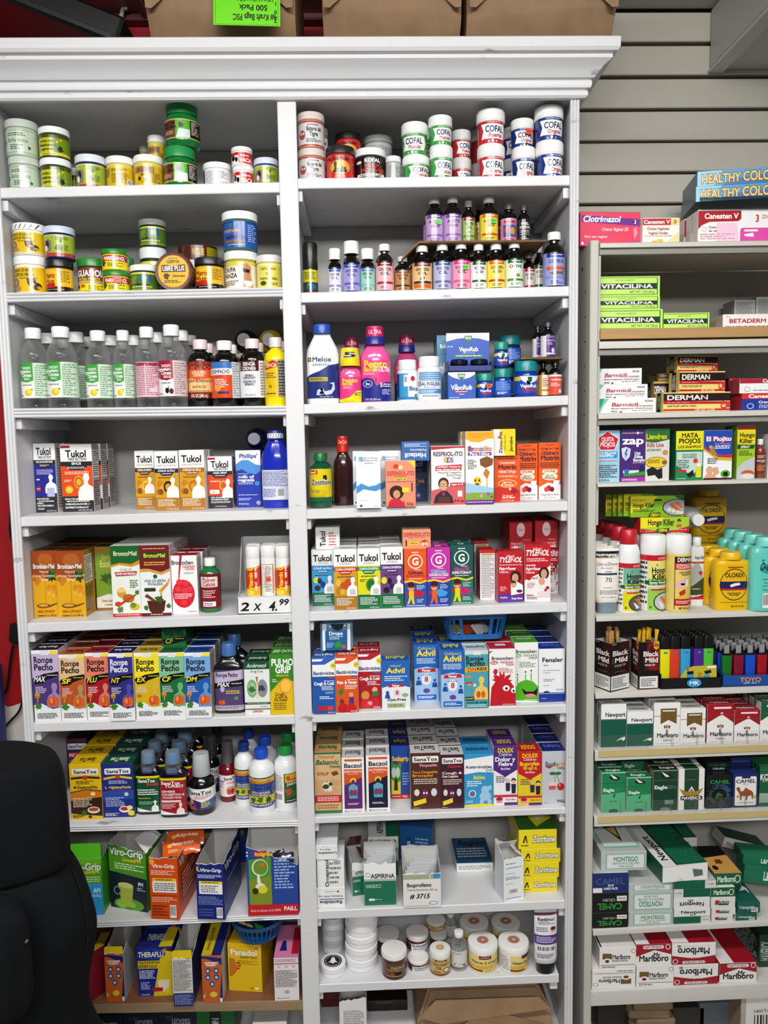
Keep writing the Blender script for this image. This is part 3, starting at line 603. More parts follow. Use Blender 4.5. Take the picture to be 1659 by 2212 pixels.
'pinkm':'d88aa8|R .1 .28 .9 .8 3f5f9a;E .35 .5 .16 .14 c8527a;E .66 .55 .14 .16 d8a040;T .5 .16 .12 .7 5a1f3f PINK MIST;L .2 .85 .8 .95 2 5a2a4a',
'miel':'1a1a1e|T .5 .2 .11 .6 e8e8ec MIEL;T .5 .36 .11 .76 e8e8ec ROSADA;L .15 .48 .85 .62 2 c8c8cc;T .5 .68 .05 .7 d8d8dc NET CONT.;L .2 .78 .8 .92 2 c8c8cc',
'swl':'f1f3f1|P 4aa84a 0 0 .62 0 .62 .5 .4 .56 .15 .52 0 .4;R .62 0 1 1 cfe6cf;L .66 .05 .98 .95 14 8a9a8a;t .38 .13 .12 .34 ffffff swan;T .3 .24 .09 .5 ffffff Magnesium;T .38 .35 .09 .36 ffffff Citrate;L .28 .42 .58 .5 2 ffffff;L .2 .6 .55 .66 1 888888;E .42 .84 .13 .1 e8cf2a;E .46 .8 .09 .07 f4e25a;K .56 .76 .04 3f8a2a 4;L .1 .9 .25 .96 2 777777',
'swcb':'e9c8d0|L .06 .04 .94 .96 18 a85a70;R .05 .02 .95 .1 a83a52;R .5 .05 .52 .95 f6eef0',
'swc':'f1f3f1|P a81f3c 0 0 .62 0 .62 .5 .4 .56 .15 .52 0 .4;R .62 0 1 1 e8c8d0;L .66 .05 .98 .95 14 8a9a8a;t .38 .13 .12 .34 ffffff swan;T .3 .24 .09 .5 ffffff Magnesium;T .38 .35 .09 .36 ffffff Citrate;L .28 .42 .58 .5 2 ffffff;L .2 .6 .55 .66 1 888888;E .4 .84 .07 .08 2a0f1a;E .55 .86 .07 .08 5a1426;R .45 .72 .47 .8 3f6a2a;L .1 .9 .25 .96 2 777777',
'antie':'e0672c|R 0 0 1 .12 9c3a1c;T .5 .16 .12 .8 2a1a3a ANTI-EMPACHO;T .5 .3 .08 .5 f6e8d0 LIQUID;T .5 .38 .05 .4 f6e8d0 LIQUIDO;P f0c890 0 .42 .5 .5 1 .42 1 .82 0 .82;T .5 .53 .07 .8 3a1a1a SODIUM BICARBONATE;T .5 .69 .07 .5 8a5a20 ANTACID;L .15 .78 .85 .82 1 8a5a20;R 0 .84 1 1 7a3020;T .5 .93 .08 .6 f0e0d0 8 FL OZ (240 mL)',
'desem':'d9542a|R 0 0 1 .17 3f7fc0;S .02 .18 .98 .36 .02 e9e9ea;T .4 .27 .1 .66 1f5a8a DESEMPACHO;R .8 0 1 1 d8dada;L .82 .03 .98 .97 14 8a9298;L .2 .46 .68 .72 5 f6e4d8;E .3 .72 .12 .1 f0a050;S .3 .82 .68 .88 .02 2a3f7a',
'esen':'e4e6ea|R .06 0 .78 .28 5a1a26;T .42 .09 .09 .46 f3f0ee ESENCIA;T .42 .21 .09 .5 f3f0ee CORONADA;T .42 .4 .06 .36 3a3a3e HERBAL;T .42 .47 .06 .46 3a3a3e SUPPLEMENT;T .42 .57 .06 .48 3a3a3e SUPLEMENTO;T .42 .64 .06 .36 3a3a3e HERBARIO;L .82 .04 .97 .95 12 8a8a90;t .45 .93 .05 .4 44444a 8 fl oz (240 mL)',
'yelb':'e0c21e|P c23a24 .06 .14 .4 .02 .62 .06 .62 .2 .3 .24 .08 .28;T .34 .15 .1 .46 f3e0a0 ESENCIA;K .3 .72 .1 b08a14 5;R .62 0 1 1 9a9a90;L .64 .03 .98 .97 12 3a3a36;L .1 .34 .55 .5 3 8a6a14;L .1 .88 .5 .94 1 5a4a10',
'x2':'a89a84|L .2 .3 .8 .6 2 6a5a4a',
'tuk1':'f5f5f5|R 0 .27 1 1 2a2f9a;R 0 .77 1 1 35353a;T .48 .11 .1 .68 17171b Tukol;I .52 .195 .04 .6 2a2a30 MAX ACTION;R 0 .235 1 .29 2e2e33;P 2e2e33 .15 .29 .85 .29 .72 .35 .28 .35;T .5 .262 .026 .78 ffffff COLD, FLU AND SORE THROAT;L .28 .3 .72 .33 2 e0e0e0;L .12 .37 .88 .45 3 c8ccf0;H .72 .48 1 f2f3f6;E .17 .655 .11 .045 b02a3a;L .1 .645 .24 .665 1 ffffff;R .55 .64 .9 .77 b9c0da;L .1 .5 .25 .54 1 ffffff;T .35 .8 .022 .58 ffffff MINOR ACHES & PAIN /;L .14 .82 .85 .85 1 e8e8ea;T .22 .865 .022 .3 ffffff FEVER /;T .45 .9 .022 .76 ffffff NASAL & CHEST CONGESTION /;T .24 .945 .022 .32 ffffff COUGH /;t .72 .975 .022 .44 ffffff 6 FL OZ (177 mL)',
'tuk2':'f5f5f5|R 0 .27 1 1 e2571f;R 0 .77 1 1 35353a;S .02 .02 .32 .055 .02 b8283a;T .5 .14 .1 .66 17171b Tukol;I .54 .22 .04 .58 2a2a30 MAX ACTION;R 0 .255 1 .32 2e2e33;P 2e2e33 .15 .32 .85 .32 .72 .38 .28 .38;T .5 .285 .034 .3 ffffff SINUS;L .2 .33 .8 .365 2 e0e0e0;L .12 .4 .88 .45 2 ffe0d0;E .55 .56 .16 .1 e8a23a;E .55 .56 .12 .075 c8681f;E .55 .56 .08 .05 e8b04a;H .76 .48 1 f3ece8;E .24 .67 .13 .06 d8b82a;E .24 .67 .08 .035 f0d85a;L .1 .52 .35 .56 2 ffe0d0;T .42 .81 .024 .66 ffffff SINUS CONGESTION /;L .14 .83 .85 .86 1 e8e8ea;T .48 .885 .024 .76 ffffff HEADACHE /;T .46 .935 .024 .74 ffffff EXPECTORANT;t .72 .975 .022 .44 ffffff 6 FL OZ (177 mL)',
'tuk3':'f5f5f5|R 0 .3 1 1 d8a21e;R 0 .78 1 1 b8822a;T .5 .14 .11 .8 17171b Tukol;t .5 .24 .03 .8 8a6a3a HONEY MULTI-SYMPTOM;R 0 .29 1 .36 5a3a10;P 5a3a10 .2 .36 .8 .36 .7 .41 .3 .41;T .5 .325 .034 .72 ffffff COUGH & CONGESTION;L .3 .365 .7 .39 1 f0e8d0;L .15 .43 .85 .46 1 5a3a10;E .2 .55 .12 .06 c98a14;E .3 .63 .12 .06 e0b03a;E .15 .68 .1 .05 b8780f;E .55 .6 .2 .1 e8c04a;E .55 .6 .13 .06 d89a2a;H .72 .48 1 f3efe6;E .24 .68 .1 .05 8a5a2a;L .1 .8 .85 .93 6 f3e8c8;t .7 .97 .022 .5 ffffff 4 FL OZ (118 mL)',
'tuk4':'f5f5f5|R 0 .3 1 1 d8a21e;R 0 .78 1 1 b8822a;T .5 .14 .11 .8 17171b Tukol;t .5 .24 .03 .8 8a6a3a HONEY MULTI-SYMPTOM;R 0 .29 1 .36 1f2450;P 1f2450 .2 .36 .8 .36 .7 .41 .3 .41;T .5 .325 .034 .72 ffffff COLD & FLU;L .3 .365 .7 .39 1 f0e8d0;L .15 .43 .85 .46 1 5a3a10;E .2 .55 .12 .06 c98a14;E .3 .63 .12 .06 e0b03a;E .15 .68 .1 .05 b8780f;E .55 .6 .2 .1 1f1f3a;E .55 .6 .13 .06 d89a2a;H .72 .48 1 f3efe6;E .24 .68 .1 .05 8a5a2a;L .1 .8 .85 .93 6 f3e8c8;t .7 .97 .022 .5 ffffff 4 FL OZ (118 mL)',
'tuk5':'f5f5f5|R 0 .3 1 1 d8a21e;R 0 .78 1 1 b8822a;T .5 .14 .11 .8 17171b Tukol;t .5 .24 .03 .8 8a6a3a HONEY MULTI-SYMPTOM;R 0 .29 1 .36 a8731c;P a8731c .2 .36 .8 .36 .7 .41 .3 .41;T .5 .325 .034 .72 ffffff COLD & FLU;L .3 .365 .7 .39 1 f0e8d0;L .15 .43 .85 .46 1 5a3a10;E .2 .55 .12 .06 c98a14;E .3 .63 .12 .06 e0b03a;E .15 .68 .1 .05 b8780f;E .55 .6 .2 .1 b8781a;E .55 .6 .13 .06 d89a2a;H .72 .48 1 f3efe6;E .24 .68 .1 .05 8a5a2a;L .1 .8 .85 .93 6 f3e8c8;t .7 .97 .022 .5 ffffff 4 FL OZ (118 mL)',
'tuk6':'f5f5f5|R 0 .32 1 1 df5424;R 0 .76 1 1 35353a;S .02 .02 .32 .06 .02 b8283a;T .5 .15 .12 .72 17171b Tukol;I .54 .24 .04 .58 2a2a30 MAX ACTION;R 0 .28 1 .35 2e2e33;P 2e2e33 .15 .35 .85 .35 .72 .41 .28 .41;T .5 .315 .034 .56 ffffff NASAL SPRAY;L .3 .355 .7 .385 1 e0e0e0;E .62 .56 .17 .1 e8a23a;E .62 .56 .11 .065 c8681f;H .78 .48 .9 f3ece8;S .06 .64 .46 .72 .04 f6f0ec;T .2 .68 .035 .12 c8401f 12;L .1 .46 .5 .5 1 ffe0d0;T .4 .79 .025 .6 ffffff FAST, POWERFUL;T .46 .83 .025 .72 ffffff CONGESTION RELIEF;L .1 .86 .9 .9 2 e8e8ea;t .5 .96 .025 .46 ffffff 0.5 FL OZ (15mL)',
'phil':'2b41b0|P eef1f6 0 0 1 0 1 .27 .8 .25 .5 .17 .25 .17 0 .24;P 5a9ad8 0 .24 .25 .17 .5 .17 .8 .25 1 .27 1 .36 .8 .42 .5 .4 .25 .33 0 .36;T .52 .1 .07 .74 2336a0 Phillips’;L .1 .4 .5 .42 1 c8d4f4;T .4 .46 .05 .62 ffffff milk of;T .4 .515 .05 .66 ffffff magnesia;L .1 .55 .7 .6 2 c8d4f4;E .84 .58 .1 .04 3aa0d8;L .08 .77 .85 .79 1 e0e4f8;L .08 .83 .6 .88 2 c8d4f4;t .28 .935 .03 .4 ffffff 4 FL OZ (118 mL);E .87 .92 .08 .035 e8ecf8;E .87 .92 .065 .028 2b41b0;R .86 .89 .88 .95 e8ecf8;R .81 .915 .93 .925 e8ecf8',
'philb':'2a3fb0|S .02 .02 .98 .98 .03 dfe3f0;L .06 .06 .94 .55 15 3a4aa0;B .55 .6 .78 .92;L .06 .62 .5 .9 7 5a6ab0',
'melox':'2f3b86|P f4f4f6 0 0 1 0 1 .15 .7 .22 .4 .36 0 .52;T .48 .08 .11 .58 2a357a Melox;S .05 .03 .16 .13 .02 3a3a2a;E .105 .08 .035 .035 d8b83a;L .2 .18 .7 .24 2 5a6aa0;S .08 .5 .66 .6 .02 b8b03a;L .12 .52 .62 .58 2 3a4a1a;P cfd8ee .3 .92 .34 .8 .5 .76 .55 .84 .75 .8 .8 .68 .7 .64 .84 .62 .86 .78 .76 .9 .5 .94;P 2f3b86 .38 .9 .42 .84 .5 .82 .56 .9;t .6 .96 .03 .4 e8e8f4 12 fl oz (360 mL)',
'pepto':'e8458f|T .48 .13 .15 .7 f3dc1a Pepto;T .36 .26 .12 .46 f3dc1a Bismol;L .18 .36 .6 .46 3 f8c8dc;P f3e01a 1 .5 .75 .55 .62 .68 .45 .8 .1 .88 0 .9 0 1 1 1;T .72 .68 .1 .09 2a3590 5;L .7 .6 .96 .75 3 2a3590;t .4 .95 .04 .5 3a3a3a 4 FL OZ (118 mL)',
'peptou':'e64a94|P 2b3290 0 .5 .2 .42 .42 .46 .52 .62 .72 .55 1 .5 1 1 0 1;T .5 .09 .17 .76 f3dc1a Pepto;T .34 .22 .11 .46 f3dc1a Bismol;T .78 .22 .11 .36 ffffff ULTRA;L .1 .3 .5 .36 2 f8c8dc;E .24 .57 .15 .09 f0f0fa;E .24 .57 .135 .08 2b3290;T .24 .57 .06 .15 ffffff 2x;T .68 .6 .1 .08 ffffff 5;L .74 .56 .98 .66 2 ffffff;L .7 .7 .98 .84 4 c8ccf0;t .4 .95 .045 .5 ffffff 12 FL OZ (354 mL);t .5 .48 .1 .09 40203a 3',
'bicar':'4a9fd0|R 0 0 .1 1 1f4a8a;S .3 .06 .5 .5 .01 e8ecf0;B .32 .1 .48 .4;R .5 0 1 1 e8f0f4;E .72 .2 .1 .1 c8302c;T .76 .58 .15 .44 1f4f94 Bicar;K .85 .85 .12 4a9a3a 6;R 0 .9 1 1 3a8ac0',
'sal':'f3f5f7|R .05 .05 .95 .36 5a9fd0;R .05 .1 .95 .12 f3f5f7;R .05 .17 .95 .19 f3f5f7;R .05 .24 .95 .26 f3f5f7;R .05 .31 .95 .33 f3f5f7;T .5 .47 .13 .78 2a5fa8 SAL INGLESA;t .5 .6 .05 .5 2a5fa8 EPSOM SALT;R .05 .66 .95 .82 5a9fd0;L .1 .7 .9 .8 2 f3f5f7;L .2 .87 .8 .95 2 5a7f9f;B .02 .35 .14 .62',
'vapob':'2a62c0|P f2f5f6 0 0 1 0 1 .08 .8 .2 .5 .28 .2 .2 0 .08;P 1d7a4a .35 .06 .64 .06 .62 .2 .5 .3 .38 .2;T .5 .14 .08 .22 ffffff VICKS;K .3 .48 .06 bfe0f8 4;T .5 .56 .17 .78 ffffff VapoRub;R .25 .68 .72 .76 c02a3a;L .28 .7 .7 .74 1 ffffff;t .5 .81 .06 .2 ffffff Ointment;L .05 .92 .4 .96 1 e0e8f8',
'x3':'5a8fb0|T .5 .3 .2 .8 dfeaf2 BabyRub',
'x4':'5a8fb0|T .6 .6 .2 .7 dfeaf2 Baby',
'vapoj':'2458b8|P eef2f4 .15 .05 .95 .05 .85 .3 .5 .5 .25 .3;P 1d6a4a .46 .1 .66 .1 .64 .34 .56 .42 .48 .34;T .52 .58 .18 .66 ffffff VapoRub;R .25 .74 .8 .86 c8303c;S .0 .08 .2 .3 .02 d8c83a',
'vapok':'2a60c0|L .1 .08 .9 .7 8 9fc0f0;L .15 .78 .7 .95 2 ffffff',
'yod':'c99a3c|R .3 0 1 1 efe4d0;L .35 .15 .9 .6 5 8a6a2a;R .3 .7 1 .8 c99a3c',
'mert':'e0604a|R 0 0 1 .1 efe4e0;T .5 .25 .1 .8 f8e8e0 Merthiolate;L .1 .4 .8 .6 3 f8e0d8;E .75 .82 .1 .1 e8e4f0',
'gent':'5a3a8f|R 0 0 .3 1 e8e4ec;R .3 0 1 .1 8a7ab0;t .6 .22 .1 .6 f0e8f8 Gentian Violet;L .35 .32 .7 .45 2 d8c8e8;E .75 .7 .12 .12 e8e4f0;R 0 .82 1 .9 e8e4ec',
'zorri':'e3cf1e|S .04 .04 .4 .16 .02 c82a2c;T .2 .1 .07 .28 ffffff New!!;K .72 .25 .14 1a2a3a 5;P 2a2f1a .1 .5 .3 .42 .95 .4 .95 .46 .3 .5;O .55 .4 .15 .8 f6f6e8 1d3a2a Zorritone;E .4 .72 .4 .1 d8c21a;t .28 .66 .1 .38 2a7a4a Syrup;R 0 .86 1 1 1f6a4a;R .05 .8 .7 .86 c8b01a',
'whiteb':'f4f5f7|P 4f9ad0 0 .62 .2 .56 .5 .62 .8 .6 1 .55 1 .66 .8 .7 .5 .68 .3 .66 0 .74;P bcdcf0 0 .6 .2 .54 .5 .6 .8 .58 1 .53 1 .55 .8 .6 .5 .62 .2 .56 0 .62;L .1 .86 .5 .87 1 888888;E .18 .955 .06 .02 44505a;t .8 .96 .02 .2 555555 120 mL;t .6 .11 .03 .56 3f5a7a Bactrizole;t .58 .155 .03 .6 3f5a7a Pediatrico NF;L .35 .19 .75 .22 1 8898a8;E .2 .13 .1 .045 7fb0d0;E .14 .15 .05 .025 a9cbe0',
'defen':'eb9a7c|P f3d63a .75 0 1 0 1 .16;T .5 .27 .09 .92 d02a28 DEFENSOL-ITO;L .3 .33 .7 .35 1 8a3a2a;R .3 .37 .7 .42 f3e01a;T .5 .395 .035 .36 3a2a1a Cough & Cold;L .05 .44 .95 .46 1 5a2a20;E .35 .12 .1 .05 d8402c;E .5 .14 .08 .05 f0d8a0;E .36 .68 .24 .15 3a2318;E .36 .72 .12 .09 d8a07a;P d02a48 .05 1 .12 .86 .3 .8 .5 .84 .62 .9 .65 1;E .56 .84 .07 .04 d8a07a;R .55 .58 .78 .68 f3e01a;R .86 .52 .9 .66 3a3a3a;E .88 .5 .03 .02 3a3a3a;L .7 .9 .95 .97 2 8a3a2a',
'hist':'23406f|T .4 .1 .12 .7 8fb0d8 Histiacil;L .3 .22 .8 .28 2 a0bce0;T .6 .5 .1 .4 d8a83a Tos;L .2 .57 .6 .62 2 8fb0d8;E .5 .85 .2 .1 5a4a9a;E .4 .85 .06 .04 c0b0e0;E .58 .85 .06 .04 c0b0e0;R .46 .6 .54 .78 3a6fb0',
'histu':'3f6fae|U .5 .72 .22 .78 f2f6fa Histiacil;U .6 .45 .1 .6 d0e0f2 Pediatrico;L .1 .1 .9 .3 3 d0e0f2',
'resf':'f4f3f2|P c8283c 0 0 1 0 1 .02 0 .06;R 0 0 1 .03 c8283c;T .5 .13 .07 .88 1f1f24 RESFRIOL-ITO;T .42 .23 .09 .1 d8a01e K;T .48 .235 .085 .06 3a8f3a I;T .54 .23 .085 .1 c83a8f D;T .62 .235 .08 .08 2f6ab8 S;P c8283c .14 .33 .92 .31 .9 .36 .12 .42;R .12 .36 .9 .41 c8283c;T .52 .345 .03 .7 ffffff Loosens mucus in;T .5 .39 .03 .72 ffffff chest, throat and nose;t .55 .445 .032 .7 3a3a3e Mucus & Congestion;t .68 .49 .032 .44 3a3a3e Runny Nose;t .76 .535 .032 .26 3a3a3e Cough;P d86a6a 0 .75 1 .62 1 1 0 1;E .36 .63 .16 .1 4a2f1a;E .36 .66 .12 .085 e0b08a;E .3 .66 .05 .025 2a1a14;E .42 .66 .05 .025 2a1a14;E .3 .66 .037 .017 f0d0b0;E .42 .66 .037 .017 f0d0b0;P 26304f .06 .97 .12 .84 .3 .76 .46 .76 .62 .86 .66 .97;E .36 .81 .05 .03 c8281f;R .2 .86 .56 .97 6a3a26;S .56 .62 .98 .68 .02 c8283c;T .77 .65 .03 .36 ffffff Ages 2-12;R .78 .76 .92 .86 f3ecec;T .82 .93 .03 .3 5a1a1f 4 fl oz',
'bron':'f3f4f2|P f0b428 0 0 1 0 1 .1 .8 .1 .5 .15 .2 .14 0 .1;L .1 .02 .9 .09 4 e0921c;T .5 .235 .07 .86 c8742a Broncolito;T .2 .235 .07 .2 7a4aa0 Br;T .56 .235 .07 .1 3a8fd0 o;R .08 .285 .92 .33 8a3a9a;T .5 .307 .035 .7 ffffff Para Niños;L .08 .38 .4 .52 6 5a5a5a;P 8a5a2a .5 .38 .75 .34 .98 .38 .95 .46 .7 .5 .52 .46;P c98a2a .62 .58 .72 .5 .86 .56 .76 .66;R .74 .64 .77 .8 d8a03a;E .42 .68 .14 .06 f0c83a;E .4 .78 .11 .07 2a2018;E .4 .77 .11 .02 f0c83a;E .34 .67 .03 .015 1a1a1a;E .48 .67 .03 .015 1a1a1a;E .25 .75 .1 .04 dce8f0;P a8cfe8 0 .7 1 .78 1 .84 0 .84;R 0 .84 1 .94 8ab83a;K .12 .86 .07 e87ab0 6;K .3 .9 .06 e060a0 6;K .55 .88 .08 f0a0c8 6;K .8 .86 .08 b05ac0 6;K .92 .9 .06 8a4aa8 6;R 0 .94 1 1 7a3a98;L .05 .96 .95 .98 1 f0e0f8',
'motd':'e8641f|P d23a28 0 .7 .5 .62 1 .76 1 1 0 1;L .1 .06 .9 .09 1 5a2010;T .5 .15 .05 .6 fbe0c8 Concentrated;T .5 .245 .09 .72 2a1a3a Motrin;T .5 .34 .06 .66 fbe0c8 Infants’ Drops;L .15 .42 .9 .47 2 fbe0c8;E .5 .6 .36 .09 f2c27a;E .5 .6 .32 .07 e8641f;T .5 .57 .04 .36 fff0e0 Lasts up to;T .5 .625 .05 .46 fff0e0 8 hours;E .75 .76 .13 .06 b02038;E .6 .72 .05 .03 e8d0a0;t .5 .86 .04 .4 fff0e0 Original;T .55 .9 .04 .5 fff0e0 Berry Flavor;t .5 .965 .03 .5 fff0e0 1/2 fl oz (15 ml)',
'zinvo':'f3f2ec|P f0d820 .3 0 1 0 1 1 .55 1 .35 .6;V .33 .5 .14 .82 2a2a20 Zinvo-Mit;V .52 .5 .05 .6 4a4a3a Dextromethorphan;V .8 .55 .12 .56 2a2a20 Jarabe;K .28 .3 .1 d84a2a 4',
'motc':'ec6a20|P f2f0ee 0 .78 .4 .7 1 .74 1 1 0 1;L .3 .03 .7 .05 1 5a2010;T .5 .1 .035 .8 3a1a10 For Ages 2 to 11 Years;T .5 .18 .06 .78 2a1a3a Children’s;T .5 .265 .085 .86 2a1a3a Motrin;L .06 .34 .95 .44 3 5a2010;S .16 .47 .84 .53 .03 fbf0e4;T .5 .5 .03 .5 5a2a1a DYE-FREE;E .5 .59 .36 .07 fbe8d0;T .5 .575 .03 .34 5a2a1a lasts up to;T .5 .615 .04 .46 5a2a1a 8 hours;E .45 .8 .12 .05 c0283a;E .6 .82 .1 .045 7a1a4a;E .34 .82 .1 .045 e84a4a;P e8eef2 .66 .66 .94 .66 .9 .82 .7 .82;t .5 .91 .032 .84 5a2030 Original Berry Flavor;t .5 .965 .026 .5 5a3030 4 fl oz (120 ml)',
'bronk':'e2b01c|R 0 0 1 .22 a8501f;P a8501f 0 .2 1 .2 1 .34 .6 .42 0 .36;E .55 .14 .3 .1 b8692a;K .78 .38 .26 2f4f22 9;K .85 .3 .16 4a7a2c 8;E .12 .42 .09 .045 c8742a;E .3 .42 .09 .045 d8862a;E .2 .47 .09 .045 d8862a;E .66 .55 .09 .045 d89020;E .84 .55 .09 .045 d89020;E .75 .6 .09 .045 e0a024;E .92 .62 .08 .04 e0a024;E .66 .64 .08 .04 e8b83a;E .82 .67 .08 .04 e8b83a;O .5 .23 .07 .86 7a3a14 f4f4ec Bronkisan-Miel;t .5 .31 .04 .36 f6f0d8 Natural;t .5 .37 .04 .84 f6f0d8 Honey Eucalyptus;t .5 .43 .04 .3 f6f0d8 Syrup;R .5 .45 .515 .8 b8860f;E .4 .82 .26 .035 7a4a1a;E .4 .815 .2 .022 d8a24a;P 6a4a2a .6 .82 .95 .78 .96 .79 .64 .84;T .5 .905 .035 .7 b8641a HERBAL SUPPLEMENT;T .52 .965 .028 .76 4a3a14 Contents 6 fl. oz. (178 mL)',
'euca':'8aa83a|R 0 0 1 .08 b88a3a;T .5 .16 .08 .5 c8ba6a Syrup;T .6 .27 .1 .84 d8cc7a Eucalyptus;K .45 .5 .28 4a6a2a 10;K .6 .55 .2 6a8f3a 8;P f0ead8 0 .8 .5 .74 1 .8 1 .96 0 .96;T .5 .85 .035 .6 a83a2a Dietary Supplement;L .3 .9 .7 .93 1 6a5a2a;R 0 .96 1 1 a87a3a',
'broncog':'e9efe4|P 1f6a34 0 0 1 0 1 .2 .7 .26 .3 .24 0 .27;P d89a2a 0 .27 .3 .24 .7 .26 1 .2 1 .26 .7 .3 .3 .27 0 .3;T .5 .11 .06 .8 d8e0a8 BroncoMiel;t .5 .34 .035 .4 a88a2a SYRUP;P b8283a .12 .37 .88 .36 .84 .42 .16 .43;T .5 .395 .03 .66 ffffff HONEY AND PROPOLIS;L .62 .48 .9 .6 5 4a5a3a;E .32 .66 .15 .07 d8a23a;E .32 .63 .15 .03 f0d080;E .55 .74 .2 .06 b8742a;P b8502a .2 .82 .8 .68 .82 .7 .24 .85;E .2 .82 .12 .035 c8502a;K .85 .66 .1 5a7a3a 6;K .25 .9 .14 6a8a5a 7;E .75 .86 .17 .05 d8c23a;E .7 .84 .1 .04 7a9a3a;R 0 .955 1 1 c83a3a;L .1 .965 .9 .985 1 f0e0e0',
'broncom':'eceeef|P 7a1f26 0 0 1 0 1 .36 .7 .4 .3 .36 0 .36;P d8a24a 0 .33 .3 .33 .7 .38 1 .33 1 .37 .7 .42 .3 .37 0 .38;L .12 .04 .85 .06 1 e8c88a;S .1 .1 .9 .19 .04 2a4a1a;T .5 .145 .055 .72 e0d84a BroncoMiel;L .15 .23 .85 .29 2 e8c04a;E .5 .44 .07 .03 1f6a4a;T .5 .5 .035 .72 6a8a8a HOJA DE HIEDRA;T .5 .545 .035 .5 6a8a8a INGLESA;S .12 .6 .5 .65 .03 3a3a1a;P d89a2a .6 .64 .9 .52 .96 .46 .98 .48 .92 .56 .66 .68;R .64 .64 .7 .76 e0b04a;P 5a2f1a .2 .78 .82 .78 .76 .92 .66 .96 .36 .96 .26 .92;P 7a4a2a .12 .72 .2 .68 .5 .78 .4 .79;K .6 .76 .16 3f6a2a 7;K .15 .88 .1 3f7a2a 5;K .9 .86 .1 3f7a2a 5;R 0 .955 1 1 6a1a20;L .3 .965 .7 .985 1 e8d0d0',
'broncoc':'f4f3f3|P c8202c .34 0 .44 0 .3 .4 .26 .4;T .45 .12 .07 .86 1f1f26 Broncochem;T .68 .19 .04 .5 c82a3a MAXIMUM;T .72 .23 .04 .36 c82a3a COUGH;L .5 .28 .9 .32 2 a0a0a8;E .45 .65 .43 .24 d82838;E .3 .45 .12 .05 e84050;E .55 .47 .12 .05 e84050;E .7 .57 .12 .05 e84050;E .25 .57 .12 .05 e84858;E .5 .6 .12 .05 e84858;E .35 .7 .12 .05 e84858;E .62 .7 .12 .05 e84050;E .45 .8 .12 .05 e84050;L .1 .64 .8 .74 3 f8d8dc;L .6 .94 .95 .97 1 909098',
'pulmo':'8a1f2a|S .1 .08 .9 .38 .04 f0e8e4;T .5 .16 .12 .6 b82a34 Pulmo;T .5 .29 .12 .6 b82a34 Calcio;L .2 .46 .8 .7 4 f0d0d0;S .2 .8 .8 .94 .02 f0f0f4;L .25 .83 .75 .92 2 3a3a8a',
'rp1':'eef0f1|P c9b8dc 0 .05 1 .05 1 .46 0 .46;P 5a3f86 0 .42 1 .36 1 .8 .7 .82 .3 .74 0 .76;S .36 .0 .66 .07 .02 e4e6ea;S .7 .01 .98 .06 .01 f3e23a;T .44 .135 .085 .72 1a1a22 Rompe;T .44 .235 .085 .72 1a1a22 Pecho;P 15151a 0 .4 .42 .33 1 .3 1 .36 .5 .42 .4 .46 .1 .47;E .27 .405 .26 .05 15151a;I .27 .4 .07 0.42 f4f4f4 MAX;L .55 .34 .95 .36 1 f4f4f4;L .1 .5 .5 .6 4 e0d8e0;H .78 .5 1.1 a58fc0;E .66 .72 .12 .075 d8602a;E .84 .72 .12 .075 d8702a;E .68 .7 .06 .04 e89a4a;R .745 .62 .775 .76 c83a3a;E .16 .62 .1 .025 d8a24a;E .16 .645 .1 .02 b8822a;R .15 .66 .18 .72 e0b860;K .18 .78 .17 4a8a2a 6;L .12 .87 .88 .95 4 5a5a66',
'rp2':'eef0f1|P e6c49a 0 .05 1 .05 1 .46 0 .46;P c2602f 0 .42 1 .36 1 .8 .7 .82 .3 .74 0 .76;S .36 .0 .66 .07 .02 e4e6ea;S .7 .01 .98 .06 .01 f3e23a;T .44 .135 .085 .72 1a1a22 Rompe;T .44 .235 .085 .72 1a1a22 Pecho;P 15151a 0 .4 .42 .33 1 .3 1 .36 .5 .42 .4 .46 .1 .47;E .27 .405 .26 .05 15151a;I .27 .4 .07 0.33599999999999997 f3e23a SF;L .55 .34 .95 .36 1 f3e23a;L .1 .5 .5 .6 4 e0d8e0;H .78 .5 1.1 b59a68;E .66 .72 .12 .075 d8602a;E .84 .72 .12 .075 d8702a;E .68 .7 .06 .04 e89a4a;R .745 .62 .775 .76 c83a3a;E .16 .62 .1 .025 d8a24a;E .16 .645 .1 .02 b8822a;R .15 .66 .18 .72 e0b860;K .18 .78 .17 4a8a2a 6;L .12 .87 .88 .95 4 5a5a66',
'rp3':'eef0f1|P e88a74 0 .05 1 .05 1 .46 0 .46;P b3202c 0 .42 1 .36 1 .8 .7 .82 .3 .74 0 .76;S .36 .0 .66 .07 .02 e4e6ea;S .7 .01 .98 .06 .01 f3e23a;T .44 .135 .085 .72 1a1a22 Rompe;T .44 .235 .085 .72 1a1a22 Pecho;P 15151a 0 .4 .42 .33 1 .3 1 .36 .5 .42 .4 .46 .1 .47;E .27 .405 .26 .05 15151a;I .27 .4 .07 0.392 f3e23a FLU;L .55 .34 .95 .36 1 f3e23a;L .1 .5 .5 .6 4 e0d8e0;H .78 .5 1.1 d88a78;E .66 .72 .12 .075 d8602a;E .84 .72 .12 .075 d8702a;E .68 .7 .06 .04 e89a4a;R .745 .62 .775 .76 c83a3a;E .16 .62 .1 .025 d8a24a;E .16 .645 .1 .02 b8822a;R .15 .66 .18 .72 e0b860;K .18 .78 .17 4a8a2a 6;L .12 .87 .88 .95 4 5a5a66',
